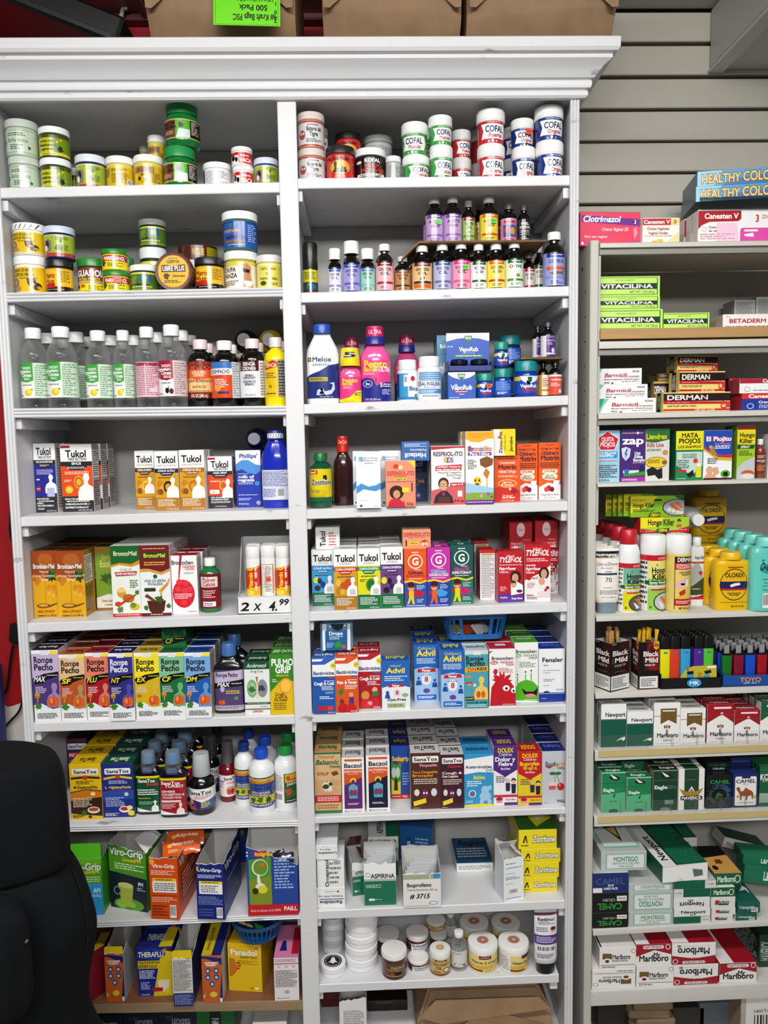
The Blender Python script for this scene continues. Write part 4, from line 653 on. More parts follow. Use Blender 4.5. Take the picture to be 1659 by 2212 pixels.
'rp4':'eef0f1|P 3f3f90 0 .05 1 .05 1 .46 0 .46;P 3a3a86 0 .42 1 .36 1 .8 .7 .82 .3 .74 0 .76;S .36 .0 .66 .07 .02 e4e6ea;S .7 .01 .98 .06 .01 f3e23a;T .44 .135 .085 .72 e8e8f4 Rompe;T .44 .235 .085 .72 e8e8f4 Pecho;P 15151a 0 .4 .42 .33 1 .3 1 .36 .5 .42 .4 .46 .1 .47;E .27 .405 .26 .05 15151a;I .27 .4 .07 0.33599999999999997 f3e23a NT;L .55 .34 .95 .36 1 f3e23a;L .1 .5 .5 .6 4 e0d8e0;H .78 .5 1.1 5a5aa8;E .66 .72 .12 .075 d8602a;E .84 .72 .12 .075 d8702a;E .68 .7 .06 .04 e89a4a;R .745 .62 .775 .76 c83a3a;E .16 .62 .1 .025 d8a24a;E .16 .645 .1 .02 b8822a;R .15 .66 .18 .72 e0b860;K .18 .78 .17 4a8a2a 6;L .12 .87 .88 .95 4 5a5a66',
'rp5':'eef0f1|P f0e03a 0 .05 1 .05 1 .46 0 .46;P d8b81e 0 .42 1 .36 1 .8 .7 .82 .3 .74 0 .76;S .36 .0 .66 .07 .02 e4e6ea;S .7 .01 .98 .06 .01 f3e23a;T .44 .135 .085 .72 1a1a22 Rompe;T .44 .235 .085 .72 1a1a22 Pecho;P 15151a 0 .4 .42 .33 1 .3 1 .36 .5 .42 .4 .46 .1 .47;E .27 .405 .26 .05 15151a;I .27 .4 .07 0.33599999999999997 f3e23a EX;L .55 .34 .95 .36 1 f3e23a;L .1 .5 .5 .6 4 e0d8e0;H .78 .5 1.1 d8b84a;E .66 .72 .12 .075 d8602a;E .84 .72 .12 .075 d8702a;E .68 .7 .06 .04 e89a4a;R .745 .62 .775 .76 c83a3a;E .16 .62 .1 .025 d8a24a;E .16 .645 .1 .02 b8822a;R .15 .66 .18 .72 e0b860;K .18 .78 .17 4a8a2a 6;L .12 .87 .88 .95 4 5a5a66',
'rp6':'eef0f1|P 8cc4a0 0 .05 1 .05 1 .46 0 .46;P 1f7a44 0 .42 1 .36 1 .8 .7 .82 .3 .74 0 .76;S .36 .0 .66 .07 .02 e4e6ea;S .7 .01 .98 .06 .01 f3e23a;T .44 .135 .085 .72 1a1a22 Rompe;T .44 .235 .085 .72 1a1a22 Pecho;P 15151a 0 .4 .42 .33 1 .3 1 .36 .5 .42 .4 .46 .1 .47;E .27 .405 .26 .05 15151a;I .27 .4 .07 0.33599999999999997 f3e23a CF;L .55 .34 .95 .36 1 f3e23a;L .1 .5 .5 .6 4 e0d8e0;H .78 .5 1.1 7ab88a;E .66 .72 .12 .075 d8602a;E .84 .72 .12 .075 d8702a;E .68 .7 .06 .04 e89a4a;R .745 .62 .775 .76 c83a3a;E .16 .62 .1 .025 d8a24a;E .16 .645 .1 .02 b8822a;R .15 .66 .18 .72 e0b860;K .18 .78 .17 4a8a2a 6;L .12 .87 .88 .95 4 5a5a66',
'rp7':'eef0f1|P 7fb0e0 0 .05 1 .05 1 .46 0 .46;P 2a62b0 0 .42 1 .36 1 .8 .7 .82 .3 .74 0 .76;S .36 .0 .66 .07 .02 e4e6ea;S .7 .01 .98 .06 .01 f3e23a;T .44 .135 .085 .72 1a1a22 Rompe;T .44 .235 .085 .72 1a1a22 Pecho;P 15151a 0 .4 .42 .33 1 .3 1 .36 .5 .42 .4 .46 .1 .47;E .27 .405 .26 .05 15151a;I .27 .4 .07 0.42 f3e23a DM;L .55 .34 .95 .36 1 f3e23a;L .1 .5 .5 .6 4 e0d8e0;H .78 .5 1.1 6aa0d8;E .66 .72 .12 .075 d8602a;E .84 .72 .12 .075 d8702a;E .68 .7 .06 .04 e89a4a;R .745 .62 .775 .76 c83a3a;E .16 .62 .1 .025 d8a24a;E .16 .645 .1 .02 b8822a;R .15 .66 .18 .72 e0b860;K .18 .78 .17 4a8a2a 6;L .12 .87 .88 .95 4 5a5a66',
'rpt':'1f7a4a|T .5 .2 .32 .8 16161c Rompe Pecho;P 15151a 0 .62 1 .42 1 .66 .4 .86 .1 .88;I .3 .68 .24 .3 f3e23a CF;L .55 .52 .92 .6 1 f3e23a',
'rpb':'5f4a80|P c8bcd8 0 .06 1 0 1 .3 0 .34;T .44 .12 .1 .76 1f1a2a Rompe Pecho;P 15151a 0 .33 1 .24 1 .4 0 .46;I .32 .36 .1 .42 f4f4f4 MAX;L .6 .32 .95 .36 1 e8e8f0;H .25 .46 .7 c8b8d8;E .2 .8 .06 .06 d8602a;E .3 .8 .06 .06 d8702a;L .4 .5 .9 .6 2 e8d84a;K .75 .7 .09 6aa04a 5;R 0 .88 1 1 c8c0d0;L .05 .9 .95 .97 2 4a3a5a',
'ambr':'e9ece8|R 0 0 1 .14 1f5a3a;I .5 .07 .07 .76 c8e0d0 Ambroxol;T .5 .18 .04 .5 1f4a34 15 mg / 5 mL;E .3 .5 .2 .17 7fb87f;E .7 .5 .2 .17 8a9a9a;E .3 .5 .14 .12 a0cf9a;K .3 .52 .16 3f7a4a 7;K .68 .5 .18 5a3a5a 8;R .47 .3 .53 .7 f0d8c8;P c86a5a .45 .28 .55 .28 .5 .42;R 0 .76 1 .8 1f5a3a;L .1 .77 .9 .79 1 c8e0d0;L .6 .83 .9 .85 1 5a6a5a;T .5 .93 .045 .4 c83a3a CHINOIN;R 0 .88 1 .895 1f5a3a',
'pulg':'e6c41e|P 3f8f2a 0 0 1 0 1 .46 .7 .42 .4 .44 0 .62;T .5 .13 .11 .86 ffffff PULMO;T .52 .25 .11 .6 ffffff GRIP;T .5 .345 .03 .5 f0c83a Balsamic;E .62 .52 .26 .13 f0a83a;E .62 .52 .2 .1 f6c85a;L .1 .4 .3 .46 2 e8f0d0;T .38 .65 .045 .4 8a5a14 Cough,;T .42 .7 .045 .48 8a5a14 Cold &;T .4 .75 .045 .5 8a5a14 Flu Relief;L .12 .79 .62 .92 4 8a6a14',
'kid1':'f4f4f4|R 0 .28 1 1 4fa8d8;R 0 .76 1 1 1f7a5a;T .5 .15 .11 .84 17171b Tukol;t .5 .24 .035 .5 7a8a9a CHILDREN’S;R 0 .3 1 .36 2a8ac8;P 2a8ac8 .2 .36 .8 .36 .7 .42 .3 .42;T .5 .33 .034 .86 ffffff COLD & FLU;L .3 .37 .7 .4 1 f0f0f0;L .15 .44 .85 .47 1 3a3a3a;E .2 .54 .14 .055 e8e03a;E .35 .55 .1 .05 2a3a5a;E .5 .62 .12 .06 2a4a7a;E .25 .68 .14 .05 3a3a6a;H .78 .5 .95 f2f2f2;R .68 .66 .92 .75 c8d0d0;L .1 .8 .86 .93 5 e8f0e8;t .72 .97 .025 .4 ffffff 4 FL OZ (118 mL)',
'kid2':'f4f4f4|R 0 .28 1 1 d8a62a;R 0 .76 1 1 b8822a;T .5 .15 .11 .84 17171b Tukol;t .5 .24 .035 .5 7a8a9a CHILDREN’S;R 0 .3 1 .36 c83a1f;P c83a1f .2 .36 .8 .36 .7 .42 .3 .42;T .5 .33 .034 .86 ffffff COUGH & CONGESTION;L .3 .37 .7 .4 1 f0f0f0;L .15 .44 .85 .47 1 3a3a3a;E .2 .55 .12 .06 e8c04a;E .4 .6 .14 .06 c8602a;E .62 .58 .2 .1 c85a2a;E .2 .68 .12 .06 b88a2a;E .35 .7 .1 .05 e0b84a;H .78 .5 .95 f2f2f2;R .68 .66 .92 .75 c8d0d0;L .1 .8 .86 .93 5 e8f0e8;t .72 .97 .025 .4 ffffff 4 FL OZ (118 mL)',
'kid3':'f4f4f4|R 0 .28 1 1 e3dc1e;R 0 .76 1 1 1f7a4a;T .5 .15 .11 .84 17171b Tukol;t .5 .24 .035 .5 7a8a9a CHILDREN’S;R 0 .3 1 .36 1f8a4a;P 1f8a4a .2 .36 .8 .36 .7 .42 .3 .42;T .5 .33 .034 .86 ffffff COUGH & CONGESTION;L .3 .37 .7 .4 1 f0f0f0;L .15 .44 .85 .47 1 3a3a3a;E .6 .6 .24 .11 3a9a3a;E .6 .6 .17 .08 2a7a2a;L .1 .5 .4 .55 2 4a5a1a;H .78 .5 .95 f2f2f2;R .68 .66 .92 .75 c8d0d0;L .1 .8 .86 .93 5 e8f0e8;t .72 .97 .025 .4 ffffff 4 FL OZ (118 mL)',
'kid4':'f4f4f4|R 0 .28 1 1 7a4f8f;R 0 .76 1 1 1f7a4a;T .5 .15 .11 .84 17171b Tukol;t .5 .24 .035 .5 7a8a9a CHILDREN’S;R 0 .3 1 .36 5a3a7a;P 5a3a7a .2 .36 .8 .36 .7 .42 .3 .42;T .5 .33 .034 .86 ffffff COUGH & CONGESTION;L .3 .37 .7 .4 1 f0f0f0;L .15 .44 .85 .47 1 3a3a3a;E .15 .54 .13 .055 e8e03a;E .4 .55 .1 .05 2a1a3a;E .5 .64 .12 .05 3a2a4a;E .25 .7 .14 .05 2a1a3a;H .78 .5 .95 f2f2f2;R .68 .66 .92 .75 c8d0d0;L .1 .8 .86 .93 5 e8f0e8;t .72 .97 .025 .4 ffffff 4 FL OZ (118 mL)',
'tukv':'f4f4f4|V .3 .5 .22 .7 17171b Tukol;L .55 .2 .85 .85 5 c86a5a',
'gil1':'e8641f|L .35 .04 .65 .07 1 ffffff;E .5 .21 .33 .125 ffffff;E .5 .21 .29 .11 e8641f;T .5 .21 .12 .3 ffffff G;t .6 .35 .025 .3 ffffff Children’s;T .5 .4 .055 .66 20285f Giltuss;T .5 .46 .04 .84 c02a3a MULTI-SYMPTOM;L .2 .5 .8 .52 1 ffffff;P 2f5fae 0 .56 .3 .54 .7 .58 1 .54 1 1 0 1;P f0d81e 0 .55 .3 .53 .7 .57 1 .53 1 .56 .7 .6 .3 .56 0 .58;P c82a3a .36 .72 .6 .7 .9 .76 .8 .82 .5 .84;E .3 .66 .15 .06 e0b08a;P 4a2018 .14 .65 .18 .58 .34 .56 .46 .6 .46 .65;R .17 .645 .43 .67 c82a2a;P e8c83a .2 .72 .42 .72 .42 .84 .46 .95 .36 .95 .3 .86 .2 .95 .12 .95 .2 .84;E .14 .76 .06 .03 c82a3a;L .55 .62 .92 .7 3 c8d8f0;L .55 .86 .9 .93 3 c8d8f0;L .1 .965 .9 .985 1 ffffff',
'gil2':'c83aa8|L .35 .04 .65 .07 1 ffffff;E .5 .21 .33 .125 ffffff;E .5 .21 .29 .11 c83aa8;T .5 .21 .12 .3 ffffff G;t .6 .35 .025 .3 ffffff Children’s;T .5 .4 .055 .66 5ad8f0 Giltuss;T .5 .46 .04 .84 ffffff COUGH & COLD;L .2 .5 .8 .52 1 ffffff;P 2a4fae 0 .56 .3 .54 .7 .58 1 .54 1 1 0 1;P f0d81e 0 .55 .3 .53 .7 .57 1 .53 1 .56 .7 .6 .3 .56 0 .58;P 4aa8e0 .36 .72 .6 .7 .9 .76 .8 .82 .5 .84;E .3 .66 .15 .06 e0b08a;P 4a2018 .14 .65 .18 .58 .34 .56 .46 .6 .46 .65;R .17 .645 .43 .67 c82a2a;P e86a2a .2 .72 .42 .72 .42 .84 .46 .95 .36 .95 .3 .86 .2 .95 .12 .95 .2 .84;E .14 .76 .06 .03 c82a3a;L .55 .62 .92 .7 3 c8d8f0;L .55 .86 .9 .93 3 c8d8f0;L .1 .965 .9 .985 1 ffffff',
'gil3':'1f5f5a|L .35 .04 .65 .07 1 ffffff;E .5 .21 .33 .125 ffffff;E .5 .21 .29 .11 1f5f5a;T .5 .21 .12 .3 ffffff G;t .6 .35 .025 .3 ffffff Children’s;T .5 .4 .055 .66 d84ab0 Giltuss EX;T .5 .46 .04 .84 ffffff EXPECTORANT;L .2 .5 .8 .52 1 ffffff;P 2f7a6a 0 .56 .3 .54 .7 .58 1 .54 1 1 0 1;P f0d81e 0 .55 .3 .53 .7 .57 1 .53 1 .56 .7 .6 .3 .56 0 .58;P c82a7a .36 .72 .6 .7 .9 .76 .8 .82 .5 .84;E .3 .66 .15 .06 e0b08a;P 4a2018 .14 .65 .18 .58 .34 .56 .46 .6 .46 .65;R .17 .645 .43 .67 c82a2a;P e0d81e .2 .72 .42 .72 .42 .84 .46 .95 .36 .95 .3 .86 .2 .95 .12 .95 .2 .84;E .14 .76 .06 .03 c82a3a;L .55 .62 .92 .7 3 c8d8f0;L .55 .86 .9 .93 3 c8d8f0;L .1 .965 .9 .985 1 ffffff',
'defs':'eda284|T .5 .26 .2 .94 c8281f DEFENSOL-ITO;L .2 .4 .8 .44 1 8a3a2a;R .1 .55 .15 .85 3a3a3a;S .22 .62 .56 .8 .02 f3e01a;L .26 .65 .52 .77 2 4a3a10;E .78 .7 .13 .16 c8502a;E .72 .76 .06 .1 f0d8a0;E .84 .74 .06 .1 e8c8a0',
'tylback':'f2f0f0|R 0 0 1 .06 c8303a;L .1 .08 .9 .96 26 8a8a90;R .1 .07 .9 .1 c8a83a',
'tylg':'c51f2d|P 6a3fa0 0 .84 .4 .82 .7 .86 1 .84 1 1 0 1;t .5 .09 .05 .34 ffffff Infants’;I .5 .165 .095 .9 ffffff TYLENOL;L .05 .25 .95 .28 1 f8d8d8;I .38 .335 .055 .66 ffffff Pain+Fever;T .24 .4 .04 .36 f8d8d8 Infants;E .7 .5 .22 .12 3a2018;E .68 .52 .13 .085 d8a58a;P f0f0f2 .5 .64 .7 .58 .98 .66 1 .82 .52 .86;E .62 .64 .12 .07 d8ac90;P 4a2f22 .5 .62 .56 .57 .7 .58 .72 .62;E .85 .78 .12 .03 5a2a6a;L .08 .68 .35 .78 3 f0c8c8;T .22 .9 .03 .3 ffffff 1 fl oz (30 mL);T .75 .92 .035 .44 ffffff Grape Flavor',
'tylc':'f0eeee|P c51f2d 0 0 1 0 1 .36 .6 .5 0 .62;t .5 .07 .05 .34 ffffff Infants’;I .5 .14 .095 .9 ffffff TYLENOL;L .08 .23 .9 .3 2 f8d8d8;T .24 .36 .025 .36 ffffff DYE-FREE;I .34 .42 .05 .6 ffffff Pain+Fever;T .22 .48 .04 .34 f8d8d8 Infants;E .16 .58 .09 .04 c51f2d;T .38 .58 .04 .26 c51f2d Free Of;E .74 .5 .2 .11 3a2018;E .74 .51 .12 .08 d8a58a;P e8e8ec .55 .64 .78 .58 1 .66 1 .8 .6 .84;E .66 .64 .12 .07 d8ac90;E .88 .76 .07 .03 b01f2a;E .8 .8 .05 .025 b01f2a;L .1 .66 .4 .76 4 c8a0a0;T .2 .88 .035 .28 c51f2d Cherry;L .08 .91 .5 .96 2 8a6a6a;R .5 .82 .98 .92 e8d8d8',
'tyle':'bf1f2c|E .5 .3 .18 .26 f3dede;t .5 .3 .1 .26 c51f2d Tylenol;L .6 .66 .9 .7 1 f0d0d0;t .5 .8 .09 .84 f4e0e0 How can we help?;T .5 .93 .09 .84 f4f4f4 1-800-458-1655',
'bac1':'f2f3f4|P 3a6fc0 0 0 1 0 1 .02 .55 .12 0 .12;P f2f3f4 0 .02 .5 .02 .4 .06 0 .06;E .92 .14 .12 .06 f0e02a;L .85 .12 1 .16 2 3a3a2a;T .5 .27 .06 .92 22307a Bactimicina;R 0 .33 1 1 2463b4;R .68 .335 .96 .36 c83a3a;L .5 .4 .95 .42 1 f4f4f8;T .5 .455 .055 .88 ffffff Cough & Cold;L .4 .5 .95 .58 3 e8ecf8;S .55 .6 .9 .64 .01 8a9ab8;L .3 .68 .9 .74 2 f0f0f8;S .2 .86 .9 .94 .04 c82a34;E .76 .9 .12 .04 e84a4a;L .65 .965 .95 .985 1 ffffff',
'bac2':'f2f3f4|P e0602a 0 0 1 0 1 .02 .55 .12 0 .12;P f2f3f4 0 .02 .5 .02 .4 .06 0 .06;E .92 .14 .12 .06 f0e02a;L .85 .12 1 .16 2 3a3a2a;T .5 .27 .06 .92 22307a Bactimicina;R 0 .33 1 1 e0601f;R .68 .335 .96 .36 3a6fc0;L .5 .4 .95 .42 1 f4f4f8;T .5 .455 .055 .88 ffffff Pain & Fever;L .4 .5 .95 .58 3 e8ecf8;P 4a8a3a .08 .62 .3 .55 .36 .64 .2 .7;E .68 .68 .1 .045 e0a888;P 5a3a8a .6 .72 .78 .72 .8 .84 .58 .84;E .26 .8 .1 .045 8a3a2a;E .3 .93 .22 .1 c82028;E .68 .93 .22 .1 d02830;L .65 .965 .95 .985 1 ffffff',
'bac3':'f2f3f4|P b8283a 0 0 1 0 1 .02 .55 .12 0 .12;P f2f3f4 0 .02 .5 .02 .4 .06 0 .06;E .92 .14 .12 .06 f0e02a;L .85 .12 1 .16 2 3a3a2a;T .5 .27 .06 .92 22307a Bactimicina;R 0 .33 1 1 b3222e;R .68 .335 .96 .36 3a6fc0;L .5 .4 .95 .42 1 f4f4f8;T .5 .455 .055 .88 ffffff Cough & Cold;L .4 .5 .95 .58 3 e8ecf8;E .72 .66 .12 .05 e0b090;P 3a8a4a .62 .7 .84 .68 .9 .76 .6 .78;E .3 .76 .18 .08 d89a4a;E .35 .9 .26 .08 d83040;E .7 .88 .24 .09 c82838;K .5 .9 .12 f0b0b0 9;L .65 .965 .95 .985 1 ffffff',
'advi':'2a6fc0|P e9eff4 0 .55 .5 .47 1 .55 1 1 0 1;t .5 .1 .045 .4 f0d83a Infants’;T .5 .2 .1 .66 f4e23a Advil;L .1 .3 .9 .42 3 e0e8f8;P c82a34 .25 .48 .75 .47 .8 .53 .22 .54;T .5 .505 .045 .26 ffffff Fever;E .54 .65 .12 .07 e8d8dc;T .54 .65 .08 .1 c82a34 8;E .2 .65 .06 .04 2a5aa8;P 2a5aa8 .14 .68 .26 .68 .3 .76 .1 .76;E .82 .7 .12 .04 a8b88a;T .52 .79 .05 .66 2a2a30 Dye-Free;S .18 .86 .82 .96 .01 c8cfa0;L .22 .88 .78 .94 2 4a5a3a',
'advc':'2a6fc0|P a9cdec 0 .42 .5 .38 1 .42 1 1 0 1;t .5 .06 .045 .72 f0d83a Children’s;T .5 .145 .1 .78 f4e23a Advil;L .1 .23 .9 .33 4 e0e8f8;P c82a34 .15 .42 .85 .41 .9 .47 .12 .48;T .5 .445 .04 .36 ffffff Fever;E .5 .6 .2 .1 e8eef4;T .5 .6 .085 .16 c82a34 8;L .3 .52 .7 .54 1 3a4a8a;E .18 .58 .05 .025 2a5aa8;P 2a5aa8 .1 .62 .26 .62 .3 .7 .06 .7;E .84 .62 .05 .025 2a5aa8;P 2a5aa8 .76 .66 .92 .66 .96 .74 .72 .74;E .5 .8 .14 .04 7a4aa0;S .1 .87 .9 .96 .02 2a6fc0;L .16 .89 .84 .94 2 ffffff',
'rpk':'5aa8b8|R 0 0 1 .07 d0dcdc;S .36 .02 .68 .08 .02 e4e8ea;T .42 .14 .08 .76 16161c Rompe;T .46 .225 .08 .8 16161c Pechito;P d8b83a 0 .3 1 .27 1 .36 0 .38;I .3 .335 .07 .36 e84a2a DM;T .72 .32 .05 .42 16161c KIDS;R 0 .44 .3 .47 c8a83a;E .2 .58 .08 .035 d8a888;E .42 .6 .06 .03 e8e0d8;S .06 .54 .32 .57 .01 d83a3a;H .68 .5 1.15 e8cf6a;E .58 .76 .09 .06 d8602a;E .78 .76 .09 .06 d8702a;S .02 .8 .4 .86 .01 1a1a1a;T .2 .83 .025 .34 f0e02a HONEY;T .5 .9 .03 .86 2a4a5a ALCOHOL FREE - DYE FREE;L .1 .93 .9 .98 2 e8f0f0',
'brk':'f2f2f2|P e8ecec 0 0 1 0 1 .02 0 .02;P c82a3a 0 .05 .1 .03 .1 .05 0 .08;T .5 .165 .055 .84 1d1d24 Broncochem;E .18 .24 .15 .03 c82a3a;T .18 .24 .03 .22 ffffff Kids;T .66 .235 .035 .5 c82a3a MAXIMUM;T .78 .275 .035 .3 c82a3a COUGH;L .35 .33 .9 .42 4 c87a80;P c82a3a .15 .46 .3 .42 .32 .36 .2 .34 .14 .4 .22 .46 .24 .52 .2 .52;P c81f30 .02 .98 .08 .66 .25 .55 .5 .5 .75 .54 .94 .66 1 .8 1 .98;K .5 .56 .4 c81f30 14;E .64 .68 .13 .05 f6f6f6;E .92 .72 .1 .045 f6f6f6;E .65 .685 .05 .025 1a1a1a;E .92 .73 .04 .022 1a1a1a;L .5 .95 .95 .97 1 f0e0e0',
'brg':'f0f2ee|T .5 .15 .055 .9 1d1d24 Broncochem;E .15 .22 .14 .028 5ab83a;T .15 .22 .03 .2 ffffff Kids;T .66 .215 .035 .6 5a8a4a COLD & FLU;T .78 .26 .035 .36 5a8a4a SYRUP;L .2 .32 .9 .42 4 8a9a88;P 5fb82a .02 .96 .05 .74 .2 .66 .5 .62 .8 .66 1 .74 1 .98;R .1 .54 .14 .7 5fb82a;E .12 .53 .07 .03 f6f6f6;R .44 .5 .48 .66 5fb82a;E .46 .49 .08 .035 f6f6f6;R .68 .48 .72 .66 5fb82a;E .7 .47 .08 .035 f6f6f6;E .12 .53 .03 .014 1a1a1a;E .46 .49 .035 .016 1a1a1a;E .7 .47 .035 .016 1a1a1a;P 2a1014 .3 .76 .5 .82 .8 .82 .98 .76 .94 .88 .7 .9 .4 .86;E .66 .885 .22 .03 e88aa0;L .4 .95 .95 .97 1 e8f0e0',
'fen':'eef0f3|T .52 .21 .08 .8 17171c Fenaler;L .18 .3 .36 .33 1 6a6a72;L .18 .4 .8 .42 1 7a7a82;L .18 .44 .45 .46 1 7a7a82;L .18 .56 .6 .62 2 9a9aa2;L .18 .68 .4 .7 1 8a8a92;t .8 .77 .03 .3 4a5a8a VIJOSA;R 0 .82 1 1 1f3f9a;E .3 .82 .12 .03 1f3f9a;R 0 .83 1 .845 9ab0e0;L .1 .92 .3 .94 1 c8d0f0',
'sanax':'22306f|R 0 .0 1 .06 8a2a34;S .05 .1 .95 .22 .04 e8e8ec;T .42 .16 .06 .66 14141a SanaTos;I .84 .16 .1 .2 d8b82a X;P b8242c .08 .27 1 .27 .96 .4 .06 .4;T .52 .335 .06 .84 ffffff FAST ACTION;T .5 .44 .04 .8 d88a2a ACCION RAPIDA;L .1 .5 .9 .56 2 c8c8d8;L .15 .7 .9 .95 6 8a9ac8',
'sanay':'ecc81c|S .08 .09 .92 .2 .04 f4f4f2;T .5 .145 .06 .74 14141a SanaTos;P 5a2a1a .04 .24 .5 .22 .96 .24 .96 .28 .5 .26 .04 .28;E .5 .25 .08 .04 d8402a;L .2 .3 .8 .37 3 4a3a10;T .55 .42 .045 .64 3a2a10 Daytime/Dia;E .16 .42 .04 .02 3a2a10;P d88a1a 0 .52 .5 .47 1 .5 1 .66 0 .68;P 7a3a5a 0 .5 .5 .45 1 .48 1 .5 .5 .47 0 .52;P 4a2a1a 0 .66 1 .6 1 .94 .2 .9 0 .88;E .72 .54 .08 .035 fbe8a0;L .08 .6 .7 .78 6 f0e0c0;E .72 .83 .2 .06 f2efe8;E .72 .82 .16 .035 b8642a;K .42 .87 .12 3f7a2a 6;E .6 .95 .06 .025 7a2020;L .05 .91 .4 .97 3 4a3a10',
'sanan':'2a3a8f|S .08 .09 .92 .2 .04 f4f4f2;T .5 .145 .06 .74 14141a SanaTos;P e8c82a .04 .26 .5 .22 .96 .26 .96 .3 .5 .26 .04 .3;E .5 .25 .08 .04 d8402a;L .2 .31 .8 .38 3 c8d0f0;T .56 .44 .045 .72 f0d83a Nighttime/Noche;E .12 .44 .05 .025 f0d83a;E .14 .435 .045 .022 2a3a8f;P 3a5ab0 0 .54 .5 .49 1 .52 1 .66 0 .68;P 7a4a8a 0 .52 .5 .47 1 .5 1 .52 .5 .49 0 .54;E .76 .57 .07 .035 c8e0f4;L .08 .62 .7 .8 6 c8d0f0;E .68 .85 .18 .06 f0f0f0;E .68 .84 .14 .035 b83a2a;E .85 .82 .1 .04 f0e88a;E .9 .92 .12 .05 e8d83a;L .05 .91 .5 .97 3 e8ecf8',
'sanbg':'1f5a3c|R 0 0 1 .06 e8d82a;T .45 .13 .09 .7 f4f4f2 SanaTos;I .7 .22 .08 .5 d8404a Boost;L .06 .36 .95 .54 3 f0f4f0;L .06 .6 .6 .64 1 d8d82a;L .1 .7 .9 .8 2 a0c8b0;H .75 .72 .55 e8ece8;P f0f2f0 0 .88 .6 .98 1 .98 1 1 0 1',
'sanbr':'a8242f|R 0 0 1 .08 e8d82a;R 0 0 1 .02 1a1a1e;T .42 .15 .08 .72 f4f4f2 SanaTos;I .56 .235 .07 .7 f0f0f0 TURBO;T .34 .38 .055 .5 f4e8e8 SEVERE;T .5 .46 .055 .86 f4e8e8 CONGESTION &;T .46 .54 .055 .72 f4e8e8 COUGH MAX;S .06 .61 .8 .67 .01 f0d0d0;L .08 .7 .6 .84 4 f0c8c8;H .75 .72 .55 e8e0e0;P f0f0f0 0 .88 .6 .98 1 .98 1 1 0 1',
'sanrd':'f0f0ef|T .5 .2 .17 .8 14141a SanaTos;L .3 .33 .9 .5 3 c84a5a;P 4a2a6a 0 .46 .3 .52 1 .9 1 1 .3 1;P 2a5a9a .6 .62 1 .48 1 .96 .5 .96;L .55 .62 .9 .9 4 e8d83a;H .16 .6 .8 d8a070;E .1 .92 .08 .09 c8402a;E .26 .92 .08 .09 c8402a',
'sanrr':'efe8e6|T .66 .16 .13 .66 14141a SanaTos;L .5 .3 .95 .42 2 c84a5a;L .04 .25 .36 .6 6 9a8a9a;P 8a7a9a 0 .25 .4 .25 .4 .3 0 .3;E .66 .72 .22 .22 d8a88a;E .6 .76 .08 .14 b8302a;E .76 .76 .08 .14 b8302a',
'brl':'2f4a8a|P d8b83a 0 .04 1 .04 1 .2 0 .2;K .14 .16 .13 d85a2a 7;T .55 .14 .11 .7 c8641a Broncolin;P 3a5ab0 0 .28 1 .28 1 .44 0 .44;T .5 .36 .07 .86 1f2a5a JARABE MIEL;T .5 .5 .06 .7 f0e8c0 WITH NATURAL;T .5 .58 .06 .7 f0e8c0 PLANT EXTRACT;P d8c83a 0 .64 1 .62 1 .86 0 .86;K .2 .76 .16 2a5a2a 8;K .5 .74 .16 3f7a2a 8;K .8 .76 .16 2a5a2a 8;T .5 .92 .06 .8 e8ecf8 DIETARY SUPPLEMENT',
'brg2':'3a6a3a|R 0 0 .45 1 f0f0ef;L .05 .05 .4 .6 8 9a9a9a;B .06 .68 .38 .95;P e0b83a .5 .02 1 .02 1 .3 .5 .3;K .62 .14 .12 d8602a 7;T .78 .2 .09 .4 b8521a Bronco;T .78 .36 .08 .4 e8e8d8 JARABE;K .65 .62 .2 c85a2a 8;K .85 .7 .2 3f7a2a 8;R .5 .86 1 1 1f4a2a;L .55 .9 .95 .95 1 e8f0e0',
'vgam':'5fa82a|R 0 .0 1 .1 6fbf2a;T .5 .14 .12 .96 e4e8ea Viro-Grip;I .62 .23 .07 .6 e8d83a LimonAM;L .1 .31 .95 .42 3 d8f0c0;R 0 .44 1 1 3aa8e0;T .84 .56 .08 .2 f0f8fc AM;L .6 .63 .95 .68 2 e8f4fc;K .6 .9 .2 5fa82a 6',
'vgpm':'5aa02a|O .48 .1 .11 .9 3f7a1c eef0ee Viro-Grip;I .62 .21 .06 .5 e8d83a LimonPM;L .15 .27 .95 .38 3 d8f0c0;P 12283a 0 .42 1 .48 1 1 0 1;E .5 .92 .4 .1 6fb02a;E .42 .92 .26 .07 a8d04a;P b8c84a .22 .62 .64 .62 .58 .9 .3 .9;E .43 .62 .21 .045 d8e08a;E .2 .72 .1 .07 8a9ab0;E .2 .72 .07 .05 12283a;T .84 .57 .06 .14 f0f4f8 PM;L .74 .62 .95 .68 2 c8d0d8;R .4 .96 .6 1 5aa02a',
'vgor':'d85a1f|E .1 .06 .09 .05 f0a83a;T .5 .13 .06 .78 f4ece4 Viro-Grip;L .06 .2 .94 .28 3 f0d8c8;R .1 .33 .94 .38 f0c83a;L .2 .34 .8 .37 1 3a2a1a;R .1 .38 .94 .56 f2f0ec;L .16 .4 .9 .54 4 5a5a5a;E .12 .42 .04 .02 e8e8e8;E .12 .48 .04 .02 e8e8e8;L .06 .6 .94 .72 4 f0c8a8;R .06 .6 .94 .62 b83a10;B .68 .76 .9 .97;L .06 .76 .6 .95 4 8a3a14',
'vgsd':'d85a1f|O .5 .14 .14 .84 8a2a10 f4ece4 Viro-Grip;P b8401a .14 .3 .86 .3 .86 .8 .14 .8;L .2 .34 .8 .76 6 f0c0a0',
